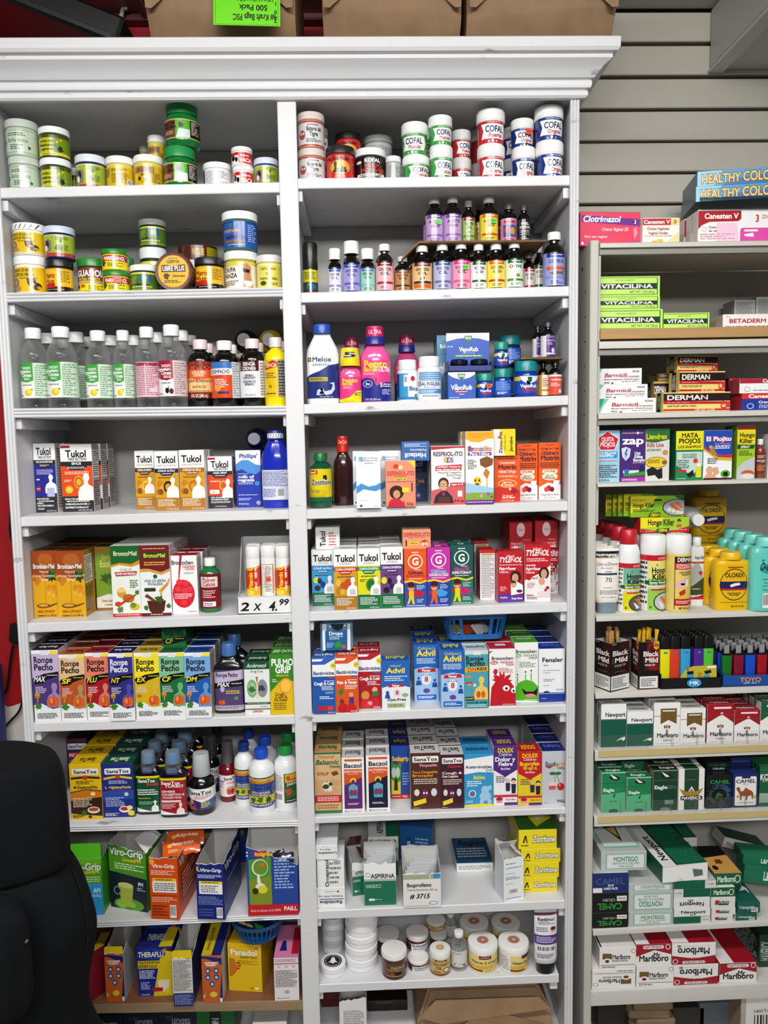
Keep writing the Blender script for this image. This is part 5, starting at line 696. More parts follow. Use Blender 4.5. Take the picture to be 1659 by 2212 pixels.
'vgnv':'22307f|E .12 .09 .1 .05 e8c83a;E .16 .08 .08 .045 22307f;T .54 .11 .06 .76 f0f0f4 Viro-Grip;L .06 .19 .94 .26 3 d8dcf0;R .1 .31 .94 .36 f0e03a;L .2 .32 .8 .35 1 3a3a1a;R .1 .36 .94 .54 f2f2f0;L .16 .38 .9 .52 4 5a5a6a;L .06 .58 .94 .74 6 8a9ad0;B .7 .78 .92 .97;L .06 .8 .6 .95 3 5a6ab0',
'vgsn':'22307f|O .5 .12 .14 .84 141c50 f0f0f4 Viro-Grip;P 3a4a9a .14 .3 .86 .3 .86 .8 .14 .8;P 22307f .16 .31 .84 .31 .84 .79 .16 .79;L .2 .4 .8 .44 1 c8d0f0',
'suda':'2a4f9f|P 8a9a2a .04 .14 .48 .1 .48 .86 .04 .88;P 5f9a3a .04 .14 .48 .1 .48 .4 .04 .45;E .26 .26 .16 .13 e8ecd8;E .27 .26 .14 .115 6f9a34;E .3 .22 .05 .03 e0702a;P e8ecd8 .2 .36 .24 .36 .28 .52 .2 .5;E .26 .56 .1 .06 e8e8e0;E .3 .6 .1 .06 d8d83a;E .16 .62 .06 .05 3a3a1a;L .54 .1 .95 .6 11 a8c0e8;P c8283a .1 .02 .4 .0 .42 .09 .2 .1;T .34 .05 .06 .36 f0d83a Antigripal;L 0 .0 .03 .1 2 f4f4f4;R 0 .83 1 1 c82030;t .35 .92 .035 .6 f8e0e0 Alivia el malestar de la GRIPE;T .84 .9 .06 .26 f4f0f0 PAILL',
'sudab':'2a5ab0|O .22 .14 .22 .2 8a6a10 f0d81e S;T .62 .15 .14 .6 f0d81e udagrip;P c8283a .3 .26 .7 .26 .62 .36 .4 .36;T .5 .3 .06 .3 f0d8b0 Antigripal;L .3 .5 .7 .9 6 8aa8e0',
'balh':'d9b98a|R 0 0 1 .03 2f7a4a;t .45 .07 .05 .6 8a5a2a Natural;I .5 .16 .075 .86 1f6a4a Balsamic;T .78 .23 .05 .4 1f6a4a Honey;T .32 .35 .05 .42 a8502a SYRUP;P 8a4a24 .62 .33 .84 .3 .92 .36 .7 .39;L .05 .45 .95 .7 8 cfa070;K .5 .56 .26 e8e4dc 9;E .42 .56 .12 .04 3a4a2a;E .6 .52 .08 .03 4a5a2a;R 0 .7 1 .82 c82a34;L .1 .72 .9 .8 3 f4e0d8;L .1 .85 .9 .93 2 a87a4a;R 0 .95 1 1 2f7a4a',
'bacz1':'f2f1f0|R .12 .03 .9 .07 d8642a;T .5 .145 .075 .8 1f1f3a Baczol;R .1 .21 .9 .93 6a2f7a;P d8602a .1 .21 .9 .21 .9 .36 .1 .5;T .5 .255 .035 .76 f8e8e0 EXPECTORANTE;L .25 .29 .75 .31 1 f0d0c0;E .5 .42 .14 .05 f0d03a;E .5 .46 .09 .06 6a2f7a;P 5ab8d8 .3 .52 .45 .48 .55 .48 .7 .52 .68 .74 .32 .74;E .42 .64 .1 .06 8a4a6a;E .58 .64 .1 .06 8a4a6a;R .48 .48 .52 .6 e87a4a;L .25 .82 .75 .86 2 f0e0f0;E .14 .97 .03 .012 2a2a6a;t .52 .965 .03 .7 3a3a4a Laboratorios López',
'bacz2':'f2f1f0|R .12 .03 .9 .07 d8642a;T .5 .145 .075 .8 1f1f3a Baczol;R .1 .21 .9 .93 18203f;P d8602a .1 .21 .9 .21 .9 .36 .1 .5;T .5 .255 .035 .76 f8e8e0 ANTIGRIPAL;L .25 .29 .75 .31 1 f0d0c0;E .5 .42 .14 .05 f0d03a;E .5 .46 .09 .06 18203f;P 5ab8d8 .3 .52 .45 .48 .55 .48 .7 .52 .68 .74 .32 .74;E .42 .64 .1 .06 8a4a6a;E .58 .64 .1 .06 8a4a6a;R .48 .48 .52 .6 e87a4a;L .25 .82 .75 .86 2 f0e0f0;E .14 .97 .03 .012 2a2a6a;t .52 .965 .03 .7 3a3a4a Laboratorios López',
'sudt':'2450a4|P 4a9a3a 0 .3 .3 .36 .56 .3 .5 .9 0 .9;P d8d02a 0 .62 .3 .7 .5 .66 .5 .92 0 .92;T .5 .24 .08 .9 f0d81e Sudagrip;P c82a34 .3 .29 .66 .29 .48 .34;E .14 .5 .12 .1 c8d8c8;E .36 .5 .12 .1 c8d8c8;P 3a2010 .18 .62 .32 .62 .36 .84 .14 .84;L .6 .5 .95 .75 5 a8c0f0;R 0 .91 1 1 c82030;T .75 .955 .035 .3 f8e8e8 PAILL;L .05 .94 .5 .97 1 f0d0d0',
'sanp1':'5a3226|S .06 .06 .94 .17 .04 f2f2f0;T .5 .115 .06 .8 14141a SanaTos;T .6 .22 .045 .6 f0a0c0 Pequeñín;T .48 .34 .042 .86 e8a83a Tos y Congestión;T .4 .4 .042 .7 e8a83a Bronquial;L .1 .45 .9 .56 3 e0d0c8;E .2 .7 .09 .06 e8e0d8;E .48 .72 .12 .08 7a2a5a;E .44 .71 .03 .02 f4f4f4;E .53 .71 .03 .02 f4f4f4;E .78 .7 .1 .07 d8e0f0;P f0d83a .08 .86 .5 .8 .52 .88 .1 .94;L .05 .965 .3 .985 1 e0d8d8',
'sanp2':'4a1f30|S .06 .06 .94 .17 .04 f2f2f0;T .5 .115 .06 .8 14141a SanaTos;T .6 .22 .045 .6 c83a5a Children;T .48 .34 .042 .86 f0e0e4 Cough &;T .4 .4 .042 .7 f0e0e4 Chest Congestion;L .1 .45 .9 .56 3 e0d0c8;E .2 .7 .09 .06 e8e0d8;E .48 .72 .12 .08 7a2a5a;E .44 .71 .03 .02 f4f4f4;E .53 .71 .03 .02 f4f4f4;E .78 .7 .1 .07 d8e0f0;P f0d83a .08 .86 .5 .8 .52 .88 .1 .94;L .05 .965 .3 .985 1 e0d8d8',
'acet':'3f9fd0|P f2f4f6 0 .1 1 .03 1 .36 .5 .34 0 .38;T .5 .24 .055 .9 17171c Acetaminophen;E .86 .31 .12 .05 2a5aa0;E .86 .31 .1 .04 f2f4f6;T .86 .31 .03 .14 17171c MK;T .52 .44 .07 .4 f0e03a Babies;L .1 .5 .6 .62 3 e8f4fc;E .28 .75 .13 .07 e8f4fc;E .28 .75 .1 .055 3f8ac0;E .28 .77 .06 .03 c8404a;E .72 .68 .14 .08 a8cfe8;E .72 .8 .2 .09 a8cfe8;E .88 .64 .06 .05 a8cfe8;E .6 .9 .07 .05 a8cfe8;E .86 .9 .07 .05 a8cfe8;P e8d83a 0 .96 .6 .94 1 .95 1 1 0 1;S .05 .87 .3 .93 .01 7ac0e0',
'dol1':'f0eef0|P 5a2f8a 0 0 1 0 1 .4 .5 .52 0 .4;T .5 .07 .07 .66 f0dc2a DOLEX;t .5 .14 .05 .56 f4f0f8 Children;T .48 .22 .07 .84 ffffff Dolor y;T .5 .3 .06 .6 ffffff Fiebre;T .5 .38 .035 .4 f4f0f8 Pain & Fever;L .1 .5 .6 .62 4 5a4a5a;E .6 .58 .08 .035 e8c0a0;P 3a2a5a .5 .62 .7 .62 .68 .76 .52 .76;E .84 .58 .1 .04 2a1a14;E .84 .6 .08 .03 e8c0a0;P 2a2a40 .74 .64 .94 .64 .92 .8 .76 .8;R 0 .82 1 .86 c83a4a;P e8a0a8 .08 .87 .4 .87 .36 .96 .12 .96;E .24 .89 .13 .03 a81f2f;T .72 .9 .025 .44 d8283a Cherry Flavor;R .45 .95 1 1 5a2f7a',
'dol2':'e8cf2a|P c8202c 0 0 1 0 1 .4 .5 .52 0 .4;T .5 .07 .07 .66 f0dc2a DOLEX;t .5 .14 .05 .56 f4f0f8 Children;T .48 .22 .07 .84 f0dc2a Ibuprofen;T .5 .3 .06 .6 f0dc2a 100 mg/5 mL;T .5 .38 .035 .4 f4f0f8 Pain & Fever;L .1 .5 .6 .62 4 5a4a5a;E .6 .58 .08 .035 e8c0a0;P 3a2a5a .5 .62 .7 .62 .68 .76 .52 .76;E .84 .58 .1 .04 2a1a14;E .84 .6 .08 .03 e8c0a0;P 2a2a40 .74 .64 .94 .64 .92 .8 .76 .8;R 0 .82 1 .86 c83a4a;P e8a0a8 .08 .87 .4 .87 .36 .96 .12 .96;E .24 .89 .13 .03 a81f2f;T .72 .9 .025 .44 d8283a Cherry Flavor;R .45 .95 1 1 5a2f7a',
'sudn':'c9ccd2|T .4 .24 .075 .56 3a4f8a Suda;T .76 .24 .075 .4 d8a05a grip;T .8 .32 .04 .3 3a3a4a Niños;P c83a34 .1 .28 .5 .28 .3 .33;E .44 .42 .14 .03 2a7a3a;E .68 .42 .12 .03 2a7a3a;R .53 .42 .545 .58 3a5a2a;P 3a5a2a .56 .42 .58 .42 .78 .62 .76 .62;P e8d0d0 .26 .58 .6 .58 .56 .72 .3 .72;P c8605a .28 .65 .58 .65 .56 .72 .3 .72;E .78 .67 .15 .07 c81f2a;E .74 .64 .04 .02 f0a0a0;T .8 .94 .05 .34 3a4a6a PAILL;L .1 .96 .25 .975 1 6a6a7a',
'rani':'f0f1f2|U .5 .74 .16 .8 2a2a3a Ranitidina;R .1 .56 .95 .6 5a3a8a;U .5 .44 .07 .86 5a5a6a Tabletas 300 mg;E .75 .2 .04 .05 c82a4a;L .3 .18 .68 .22 1 8a8a8a',
'omep':'eef0f0|V .36 .5 .13 .94 2a2a34 Omeprazol;L .45 .1 .9 .9 5 8a8a90;B .6 .05 .9 .25',
'lora':'eff1f3|U .55 .55 .16 .84 2a2a34 Loratadina;U .45 .3 .09 .5 5a5a66 Tabletas 10 mg;L .3 .1 .6 .14 1 8a8a8a',
'aspi':'f0f1f1|R 0 .41 1 1 1f7a5a;R 0 .37 1 .42 b8bcbc;E .12 .27 .08 .055 8aa0a8;E .12 .27 .06 .04 f0f1f1;T .58 .3 .1 .74 26303a ASPIRINA;L .06 .5 .56 .58 3 d0e8dc;E .2 .86 .06 .03 f0f0ec;E .28 .86 .06 .03 e0e0dc;L .34 .85 .55 .87 1 e8f0ec',
'aspf':'f0f0f0|E .1 .25 .06 .1 8aa0a8;T .55 .3 .2 .78 26303a ASPIRINA;R .3 .5 .8 .72 b8282f;T .55 .61 .15 .4 f8f0f0 FORTE;R 0 .8 1 1 b8bcbc',
'ibup':'e9e8e2|R 0 .02 1 .16 a9b59a;R .8 .0 .98 .14 3a9ad0;R .7 .0 .72 .16 e9e8e2;T .42 .33 .11 .66 1a1a1e Ibuprofeno;t .5 .47 .06 .8 2a2a2e Tabletas Recubiertas 600 mg;I .45 .66 .13 .52 1a1a1e # 3715;E .8 .87 .12 .05 3a8ac8;E .8 .87 .1 .035 e8f0f4;L .05 .94 .7 .96 1 6a6a6a',
'mk':'2a66a8|E .3 .5 .1 .2 1f4a8a;T .3 .5 .14 .12 dfe8f0 MK;L .5 .3 .9 .6 3 a8c8e8;I .7 .7 .08 .4 c8dcf0 Acetaminofen',
'angf':'e9ecec|S .03 .15 .97 .85 .02 f4f4f4;L .06 .25 .94 .75 3 8a9098',
'zor':'eedc22|R 0 .0 .0 .0 eedc22;P 2a2a1a .1 .68 .16 .3 .2 .3 .14 .68;P 2a2a1a .17 .3 .2 .3 .23 .68 .2 .68;L .06 .76 .26 .88 1 5a5a1a;O .66 .48 .34 .58 1a1a14 f6f6f0 Zorritone',
'thmag':'a8203f|P 24307a 0 0 .5 0 .1 .3 0 .3;E .5 .5 .3 .1 c84a6a;E .3 .7 .1 .06 3a1020;E .7 .45 .1 .05 3a1020;E .6 .8 .2 .07 d86a7a',
'thor':'c86a2a|P 24307a 0 0 1 .06 1 .2 .2 .06 0 .06;P 24307a 1 .3 1 1 .82 1;L .2 .13 .8 .22 2 f4e4d8;E .3 .32 .13 .06 2a4f9a;E .72 .32 .13 .06 2a4f9a;E .3 .46 .13 .06 2a4f9a;E .72 .46 .13 .06 2a4f9a;E .5 .6 .13 .06 2a4f9a;E .3 .32 .07 .03 c8d8f0;E .72 .32 .07 .03 c8d8f0;E .3 .46 .07 .03 c8d8f0;E .72 .46 .07 .03 c8d8f0;E .5 .6 .07 .03 c8d8f0;T .5 .15 .04 .7 f6ece4 HOT LIQUID;T .5 .2 .04 .5 f6ece4 THERAPY;E .55 .82 .18 .06 e8c84a;P e8b49a .02 .84 .16 .8 .1 .92;R .86 .9 .98 .99 e8f0e8',
'thsd':'c8cacc|L .06 .04 .94 .97 26 9a9ca0',
'thera':'24338f|P e2c828 .7 .06 1 .1 1 1 .42 1;P f0e8d0 .56 .68 .9 .66 .86 .9 .6 .92;E .84 .9 .1 .05 e8d84a;E .8 .05 .06 .025 d8682a;E .4 .14 .42 .1 4a6ac0;E .4 .14 .39 .085 24338f;O .4 .145 .1 .72 141c50 f4f4f4 THERAFLU;R .02 .27 .66 .43 e2c828;T .34 .31 .05 .6 1a1a2a MULTI-SYMPTOM;T .3 .385 .05 .52 1a1a2a SEVERE COLD;L .05 .46 .5 .64 6 e8ecf8;L .08 .7 .34 .86 5 c8d0f0;S .4 .82 .7 .9 .02 b82a34;t .2 .96 .03 .26 e8ecf8 6 PACKETS',
'thfact':'dcdcd8|L .04 .03 .96 .68 24 5a5a5e;R .3 .3 .9 .42 c8c8c6;L .34 .31 .86 .41 4 6a6a6a;R 0 .72 1 1 24307a;L .06 .75 .94 .97 7 a0a8d8',
'pana':'e2bf1c|E .86 .1 .05 .025 e8701f;O .48 .18 .12 .8 c89a10 f6f2e4 Panadol;T .62 .28 .04 .5 6a5a10 ALLERGY SINUS;L .3 .34 .9 .44 3 a8861a;P c87a1f .04 .3 .2 .32 .24 .42 .3 .5 .22 .62 .1 .7 .04 .68;E .3 .4 .05 .02 c82a24;E .34 .46 .05 .02 c82a24;E .3 .52 .05 .02 c82a24;L .66 .9 .74 .94 2 5a4a10;E .84 .92 .06 .025 f4f0e8',
'pink':'e8e2e4|L .04 .02 .96 .1 3 8a5a6a;R 0 .12 1 .15 c87a8a;E .2 .2 .08 .03 c8c0c4;E .5 .2 .08 .03 c8c0c4;E .8 .2 .08 .03 c8c0c4;L .06 .28 .94 .68 18 5a5a5e;B .38 .74 .66 .86;L .1 .92 .6 .95 1 8a8a8a',
'bell':'f1f0f3|L .55 .6 .8 .68 1 b8b8bc',
'coco':'4a3024|R .02 .1 .98 .9 6a4a34;E .6 .7 .2 .1 2a1a14;E .4 .74 .12 .09 8a5a34;T .6 .34 .13 .5 d8b88a CACAO;T .5 .5 .08 .6 c8a87a MANTECA;L .2 .8 .8 .9 1 c8a87a',
'sulf':'e9e8e6|P 5a1a24 0 .0 1 .04 1 .2 0 .3;P 5a1a24 0 .3 .2 .3 .2 1 0 1;P 8a7a4a .8 .1 1 .1 1 .3 .8 .3;T .62 .44 .2 .76 1f2f5a Sulfatiazol y;L .3 .62 .95 .88 3 3a5a9a',
'cocoil':'d8b870|R .2 0 .8 .12 6a1f24;L .3 .03 .7 .09 1 f0e0c8;T .5 .3 .16 .8 4a2a14 COCONUT;T .4 .52 .16 .3 4a2a14 OIL;E .75 .66 .15 .14 2a1a14;E .75 .66 .11 .1 f0ece4;R 0 .86 1 1 8a5a2a;L .15 .7 .5 .82 2 5a3a1a',
'clear':'d8dad6|E .3 .85 .14 .08 5a4434;E .32 .85 .1 .055 f2efe8;L .5 .78 .9 .88 2 6a7a6a;L .1 .1 .6 .2 1 7a8a7a;K .75 .9 .1 4a5a3a 5',
'vite':'ecd88a|R .3 0 .72 .2 7a2430;L .36 .06 .66 .14 1 f0e0d8;T .5 .4 .13 .86 4a2024 Vitamin E Cream;L .66 .56 .9 .62 1 3a2a1a;P e0b84a 0 .62 .4 .55 1 .6 1 .76 0 .76;R .0 .8 .42 .9 8a3020;L .5 .84 .9 .9 1 8a6a3a',
'vitf':'ecd88a|R 0 0 .3 1 efeeec;L .02 .1 .26 .9 7 9a9aa0;R .68 .0 1 .2 7a2430;T .66 .42 .13 .6 4a2024 Vitamin E;R .3 .8 .8 .9 8a3020;P e0b84a .3 .62 .6 .55 1 .6 1 .76 .3 .76',
'ret':'e3e2e8|R 0 0 1 .06 6a3a44;T .5 .14 .07 .74 1a1a24 Retinol;L .15 .19 .85 .25 2 6a5a7a;E .78 .36 .12 .06 e0b8a8;E .8 .33 .12 .04 5a3a2a;L .08 .3 .55 .4 3 6a6a7a;R 0 .46 1 .66 5a3f8a;L .08 .49 .92 .63 4 d8d0e8;B .05 .7 .95 .82;L .1 .86 .9 .96 3 5a5a66',
'clot':'e84f6f|P 7a3f98 .02 .09 1 .2 1 .4 .02 .29;I .36 .2 .17 .62 ffffff Clotrimazol;E .91 .28 .035 .075 4a2a7a;T .91 .28 .11 .04 ffffff 3;I .58 .5 .09 .44 fbe0e4 Crema Vaginal 2%;I .26 .72 .06 .38 fbe0e4 Para uso vaginal;P c05a98 0 .8 .3 .94 .7 .94 1 .78 1 .82 .7 .98 .3 .98 0 .84;E .04 .92 .02 .04 ffffff;P f4a0b0 .88 .5 .93 .42 .95 .62 .9 .8',
'canv':'f1efe8|R 0 .02 .76 .26 c8202c;R .76 .02 1 .26 f0dc9a;T .38 .14 .13 .7 ffffff Canesten V;T .87 .14 .12 .1 b85a2a 3;T .42 .39 .09 .6 a85a34 Óvulos Vaginales;T .42 .55 .09 .52 a85a34 Vaginal Ovules;L .05 .64 .8 .68 1 8a7a5a;P f0dca8 .6 1 .8 .7 1 .5 1 1;E .34 .9 .1 .07 d8b81e;E .46 .84 .1 .07 e8cf3a;E .48 .92 .1 .07 d8b81e',
'canb':'f2f2f2|P b81f2c 0 .03 .56 .03 .56 .28 .52 .35 .15 .36 .05 .46 0 .58;T .3 .19 .15 .44 ffffff Canesten V;T .2 .52 .07 .12 5a5a60 Crema;L .14 .6 .3 .68 1 9a8a9a;E .08 .58 .03 .07 9a9aa0;E .08 .58 .025 .058 f2f2f2;T .77 .27 .2 .05 c8303c 3;t .9 .22 .11 .14 c8303c Días;S .55 .55 1.0 .98 .03 e05ab0;P f4d0e4 .24 .4 .5 .4 .54 .98 .24 .98;S .6 .6 .78 .66 .01 fbeef6;P fbeef6 .6 .74 .72 .7 .73 .82 .61 .8;L .03 .7 .5 .9 3 d8a8c0',
'heal':'4fa8d8|P 8fd0ee 0 0 .3 0 .2 1 0 1;P 2a78b8 .4 .6 1 .3 1 1 .3 1;O .28 .52 .56 .46 5a3a10 f0d080 HEALTHY;O .75 .48 .6 .42 5a3a10 f0d080 COLON',
'vita':'c9f07a|R .02 .06 .96 .09 3a7a2a;R .02 .91 .96 .94 3a7a2a;R .95 .06 .965 .94 3a7a2a;t .45 .2 .07 .3 4a7a3a FIRST-AID ANTIBIOTIC;R 0 .36 .95 .66 164030;T .48 .51 .2 .8 ffffff VITACILINA;t .72 .8 .11 .4 2a4a24 NET WT 1 OZ (28 g)',
'beta':'f2f0ee|t .08 .17 .1 .06 5a5a5a 40 g;T .4 .48 .28 .6 b8283a BETADERM;T .84 .46 .28 .2 b8283a G.C.;L .04 .82 .95 .9 1 a84a4a',
'barm':'f0f1f1|P 2aa88a 0 0 .22 0 .12 .5 .06 1 0 1;P 7fd0bc .14 0 .22 0 .12 .5 .06 1 .0 1 .1 .4;I .48 .42 .24 .44 b82a38 Barmicil;I .82 .5 .14 .26 b86a70 Compuesto;T .88 .2 .12 .13 26262a SONS;I .6 .68 .08 .7 5a5a60 Betametasona Clotrimazol;L .6 .78 .95 .86 1 8a8a90;T .34 .88 .09 .2 8a3a40 40 g',
'derm':'ecd98a|R 0 .06 1 .46 2f1418;T .36 .27 .24 .62 f4f0e8 DERMAN;P c8232e 0 .44 1 .5 1 .62 0 .6;L .06 .5 .4 .54 1 f0c8c0;L .06 .66 .5 .76 2 4a3a1a;R 0 .86 1 .95 c8232e;T .62 .91 .07 .3 f4e8d8 NET WT 1.3 OZ;E .9 .72 .05 .16 d8404a;E .9 .7 .03 .09 ecd98a;K .89 .55 .04 d8404a 5;E .97 .66 .04 .16 d8404a',
'can2':'2a44a0|R 0 0 1 .32 e03a2c;T .5 .17 .2 .7 ffffff Canesten;T .62 .52 .14 .46 ffffff Crema 1%;E .2 .75 .08 .16 e8ecf8;E .2 .75 .065 .13 2a44a0;L .4 .66 .95 .9 3 c8d0f0',
'cane':'f3f3f3|R 0 0 1 .32 b82a44;T .75 .16 .2 .5 ffffff Canesten;E .17 .72 .07 .16 8a8a90;E .17 .72 .06 .13 f3f3f3;L .3 .75 .9 .85 1 7a7a80;T .95 .52 .15 .1 5a5a60 U',
'quit':'a9cfe4|P b8c83a 0 .02 .2 .0 .3 .0 0 .08;P ffffff .5 .0 .97 .16 .8 .38 .2 .38 .03 .16;P c8283a .5 .02 .94 .165 .78 .37 .22 .37 .06 .165;T .5 .17 .08 .5 f4e8ea QUITA;T .5 .27 .08 .6 f4e8ea PIOJOS;S .02 .4 .9 .53 .03 3a9ad8;I .46 .435 .045 .8 ffffff LICE KILLING;I .46 .49 .045 .6 ffffff SHAMPOO;L .02 .58 .9 .6 1 c8405a;L .06 .66 .9 .92 7 2a4a5a;T .34 .96 .03 .5 1f3a4a 2 FL. OZ. (59 mL)',
'zap':'4f2a80|L .06 .06 .9 .08 1 e8e0c8;E .68 .07 .05 .025 e8e0c8;T .5 .21 .14 .86 ffffff zap;P d8dce4 .02 .36 .2 .33 .4 .37 .36 .52 .2 .6 .06 .52;P 3a6ac0 .22 .37 .3 .37 .22 .46 .28 .46 .16 .57 .2 .48 .14 .48;T .68 .45 .055 .24 ffffff Lice;T .72 .52 .055 .34 ffffff Killing;T .74 .585 .055 .48 ffffff Shampoo;L .5 .63 .95 .65 1 e8e0f0;R .1 .78 .85 .84 d8e0e8;P 24305a .78 .68 .98 .7 .96 .84 .74 .82;P 4a9a4a .1 .86 .98 .8 .98 .88 .12 .9;E .24 .8 .1 .05 3a7ac8;P a83aa0 0 .92 1 .9 1 1 0 1;L .06 .94 .94 .98 2 f0e0f4',
'lien':'d9dcd4|P 2f7a44 0 0 1 0 1 .2 .4 .26 0 .24;O .45 .14 .1 .86 3a4a10 e0dc2a Liendrex;T .4 .3 .08 .7 b84a52 Kills Lice;T .34 .4 .04 .6 4a4a4a LICE TREATMENT;E .82 .45 .12 .05 c89a5a;E .45 .64 .46 .11 c8642a;E .45 .64 .43 .095 e8d03a;L .1 .58 .6 .66 3 5a4a1a;E .78 .64 .1 .04 8a6a3a;P 242428 .05 .78 .3 .72 .5 .78 .7 .74 .72 .94 .55 .96 .4 .88 .1 .9',
'facts':'d6d6d4|L .08 .03 .92 .96 30 6a6a6c;R .08 .26 .92 .3 b85a5a;R .08 .55 .92 .6 4a4a8a;S .5 .86 .95 .96 .01 3a3a8a',
'mata':'2a8a5a|R 0 0 1 .38 e9e01e;T .5 .09 .09 .6 1d1d14 MATA;T .5 .2 .09 .8 1d1d14 PIOJOS;I .5 .32 .05 .84 1d1d14 LICE SHAMPOO;P c8dcd0 .03 .42 .97 .42 .97 .7 .6 .9 .03 .7;T .5 .48 .035 .52 1f4a34 MATA PIOJOS;T .5 .53 .035 .52 1f4a34 TRATAMIENTO;L .06 .58 .5 .76 5 1f4a34;K .72 .6 .13 d83a44 9;S .1 .78 .4 .83 .02 d82a3a;P 1d2a24 .4 .88 .55 .82 .64 .78 .68 .9 .5 .94;R .74 .72 .94 .94 e0d83a;R .78 .66 .9 .72 f0f0f0;L .05 .95 .4 .97 1 e8f4ec',
'pioj':'f0f1f4|P 2456b8 0 0 1 0 1 .5 .6 .54 .3 .5 0 .36;P c83a4a 1 .48 .7 .5 .3 .46 .0 .3 0 .36 .4 .54 1 .56;P d8b83a 1 .56 .5 .54 .0 .36 .0 .4 .5 .6 1 .62;O .52 .17 .085 .88 c8283a ffffff El Piojito;T .66 .27 .035 .54 e88a9a Lice Treatment;L .4 .3 .92 .38 2 ffffff;E .3 .36 .1 .04 b88a4a;P b88a4a .2 .38 .36 .38 .5 .5 .3 .5;E .24 .33 .06 .03 d8a85a;L .14 .55 .5 .68 4 4a4a50;E .22 .76 .16 .07 f2f2f4;E .22 .8 .12 .08 dcae90;P dcae90 .3 .76 .5 .74 .56 .86 .4 .92;P dcae90 .1 .88 .4 .88 .46 .96 .04 .96;E .77 .88 .17 .075 6ab03a;P 16161a .68 .86 .84 .83 .86 .93 .7 .92;R 0 .96 1 1 4a1a24',
'hspr':'a9cf3a|R 0 0 1 .07 8a2a2f;R 0 .07 1 .34 e9dc2a;T .54 .17 .08 .84 16160f Hongo;T .48 .28 .08 .74 16160f Killer;P 2f5a1f 0 .35 1 .36 .9 .43 0 .43;I .45 .395 .045 .5 f4f4e8 SPRAY;L .1 .46 .9 .56 4 2a4a14;P c8ccd0 0 .8 .4 .66 1 .58 1 1 0 1;E .62 .89 .36 .06 c86a3a;E .6 .94 .36 .05 e0dcd8',
'x5':'8a3a24|L .1 .15 .9 .3 2 e8d8c8;O .5 .42 .1 .84 3a1a10 d8dce4 PIOJEX;L .1 .6 .9 .9 5 e0a080',
'sunt':'efece4|R 0 .0 1 .13 1b1b1f;T .45 .07 .06 .84 f0f0ee Neutrogena;R 0 .13 1 .15 d8b88a;t .5 .27 .07 .9 3a4450 UltraSheer;t .45 .35 .045 .5 3a4450 dry-touch;T .5 .43 .025 .3 3a4450 SUNSCREEN;R .05 .46 .88 .5 2a3a5c;t .5 .6 .09 .28 3a4450 70;L .3 .76 .66 .78 1 6a7078;L .15 .82 .9 .92 3 8a9098;t .5 .97 .03 .6 6a7078 3.0 FL OZ (88 mL)',
'hliq':'e0d81e|P 7fb8a0 0 .1 1 .1 1 .4 0 .46;R 0 0 .18 1 e8e8e8;L .0 .1 .16 .9 9 4a5a4a;R 0 0 1 .1 c82434;t .72 .06 .04 .36 f4e0e0 ANTIFUNGAL;T .6 .27 .1 .6 16160f Hongo;T .6 .385 .1 .56 16160f Killer;R .1 .455 1 .53 1f6a3a;T .58 .49 .05 .7 f0f4e8 Spray Liquid;R .14 .55 1 .6 f0ece4;L .2 .57 .95 .59 1 c8283a;R .3 .605 1 .63 c8283a;E .8 .84 .42 .17 3a3a3c;E .8 .84 .38 .15 6a6462;P d87a4a .62 .76 .72 .74 .92 .86 .86 .9;P e0a070 .74 .74 .84 .76 1 .88 .94 .9;P f0ece8 .56 .82 .66 .84 .86 .94 .7 .96;K .28 .93 .06 2a5a2a 3;K .5 .17 .05 6a9a4a 4',
'hpow':'9fcf5a|P e8e08a 0 .1 1 .1 1 .42 0 .42;R 0 0 .18 1 e8e8e8;L .0 .1 .16 .9 9 4a5a4a;R 0 0 1 .1 c82434;t .72 .06 .04 .36 f4e0e0 ANTIFUNGAL;T .6 .27 .1 .6 16160f Hongo;T .6 .385 .1 .56 16160f Killer;R .1 .455 1 .53 1f6a3a;T .58 .49 .05 .7 f0f4e8 Spray Powder;R .14 .55 1 .6 f0ece4;L .2 .57 .95 .59 1 c8283a;R .3 .605 1 .63 c8283a;E .8 .84 .42 .17 3a3a3c;E .8 .84 .38 .15 c8ccd0;P d87a4a .62 .76 .72 .74 .92 .86 .86 .9;P e0a070 .74 .74 .84 .76 1 .88 .94 .9;P f0ece8 .56 .82 .66 .84 .86 .94 .7 .96;K .28 .93 .06 2a5a2a 3;K .5 .17 .05 6a9a4a 4',
'dermc':'e4d27a|R .2 .03 1 .14 2a1a14;T .6 .085 .07 .64 f4f0e8 DERMAN;R .2 .14 1 .26 c82a34;T .6 .18 .035 .7 f8e8e0 ANTIFUNGAL POWDER;T .6 .225 .035 .7 f8e8e0 TOLNAFTATE 1%;I .6 .31 .03 .5 3a2a14 CURES AND PREVENTS;I .64 .35 .03 .4 3a2a14 ATHLETES FOOT;P e8b8c0 .25 .5 .45 .42 .7 .44 .72 .5 .5 .54 .42 .6 .25 .58;P c83a2a .36 .66 .6 .6 .62 .68 .4 .74;R .64 .44 .72 .56 f4f4f0;P d8c84a .3 .74 .6 .7 .56 .8 .36 .82;R .2 .78 1 .9 c82a34;L .26 .81 .95 .87 2 f8e8e0;T .6 .95 .035 .5 2a2010 NET WT 4.6 OZ;R .2 .03 .22 .97 7a2a1a',
'hbot':'eef0ef|T .6 .12 .06 .7 16160f Hongo Killer;R .05 .2 1 .24 c85a3a;E .4 .55 .5 .32 b8bcb4;P 4a5a34 0 .7 .5 .6 1 .5 1 .84 0 .86;K .7 .42 .2 c83440 12;L .1 .72 .7 .75 1 e8e8e0;P c83440 0 .9 .5 .88 1 .84 1 .94 0 .94',
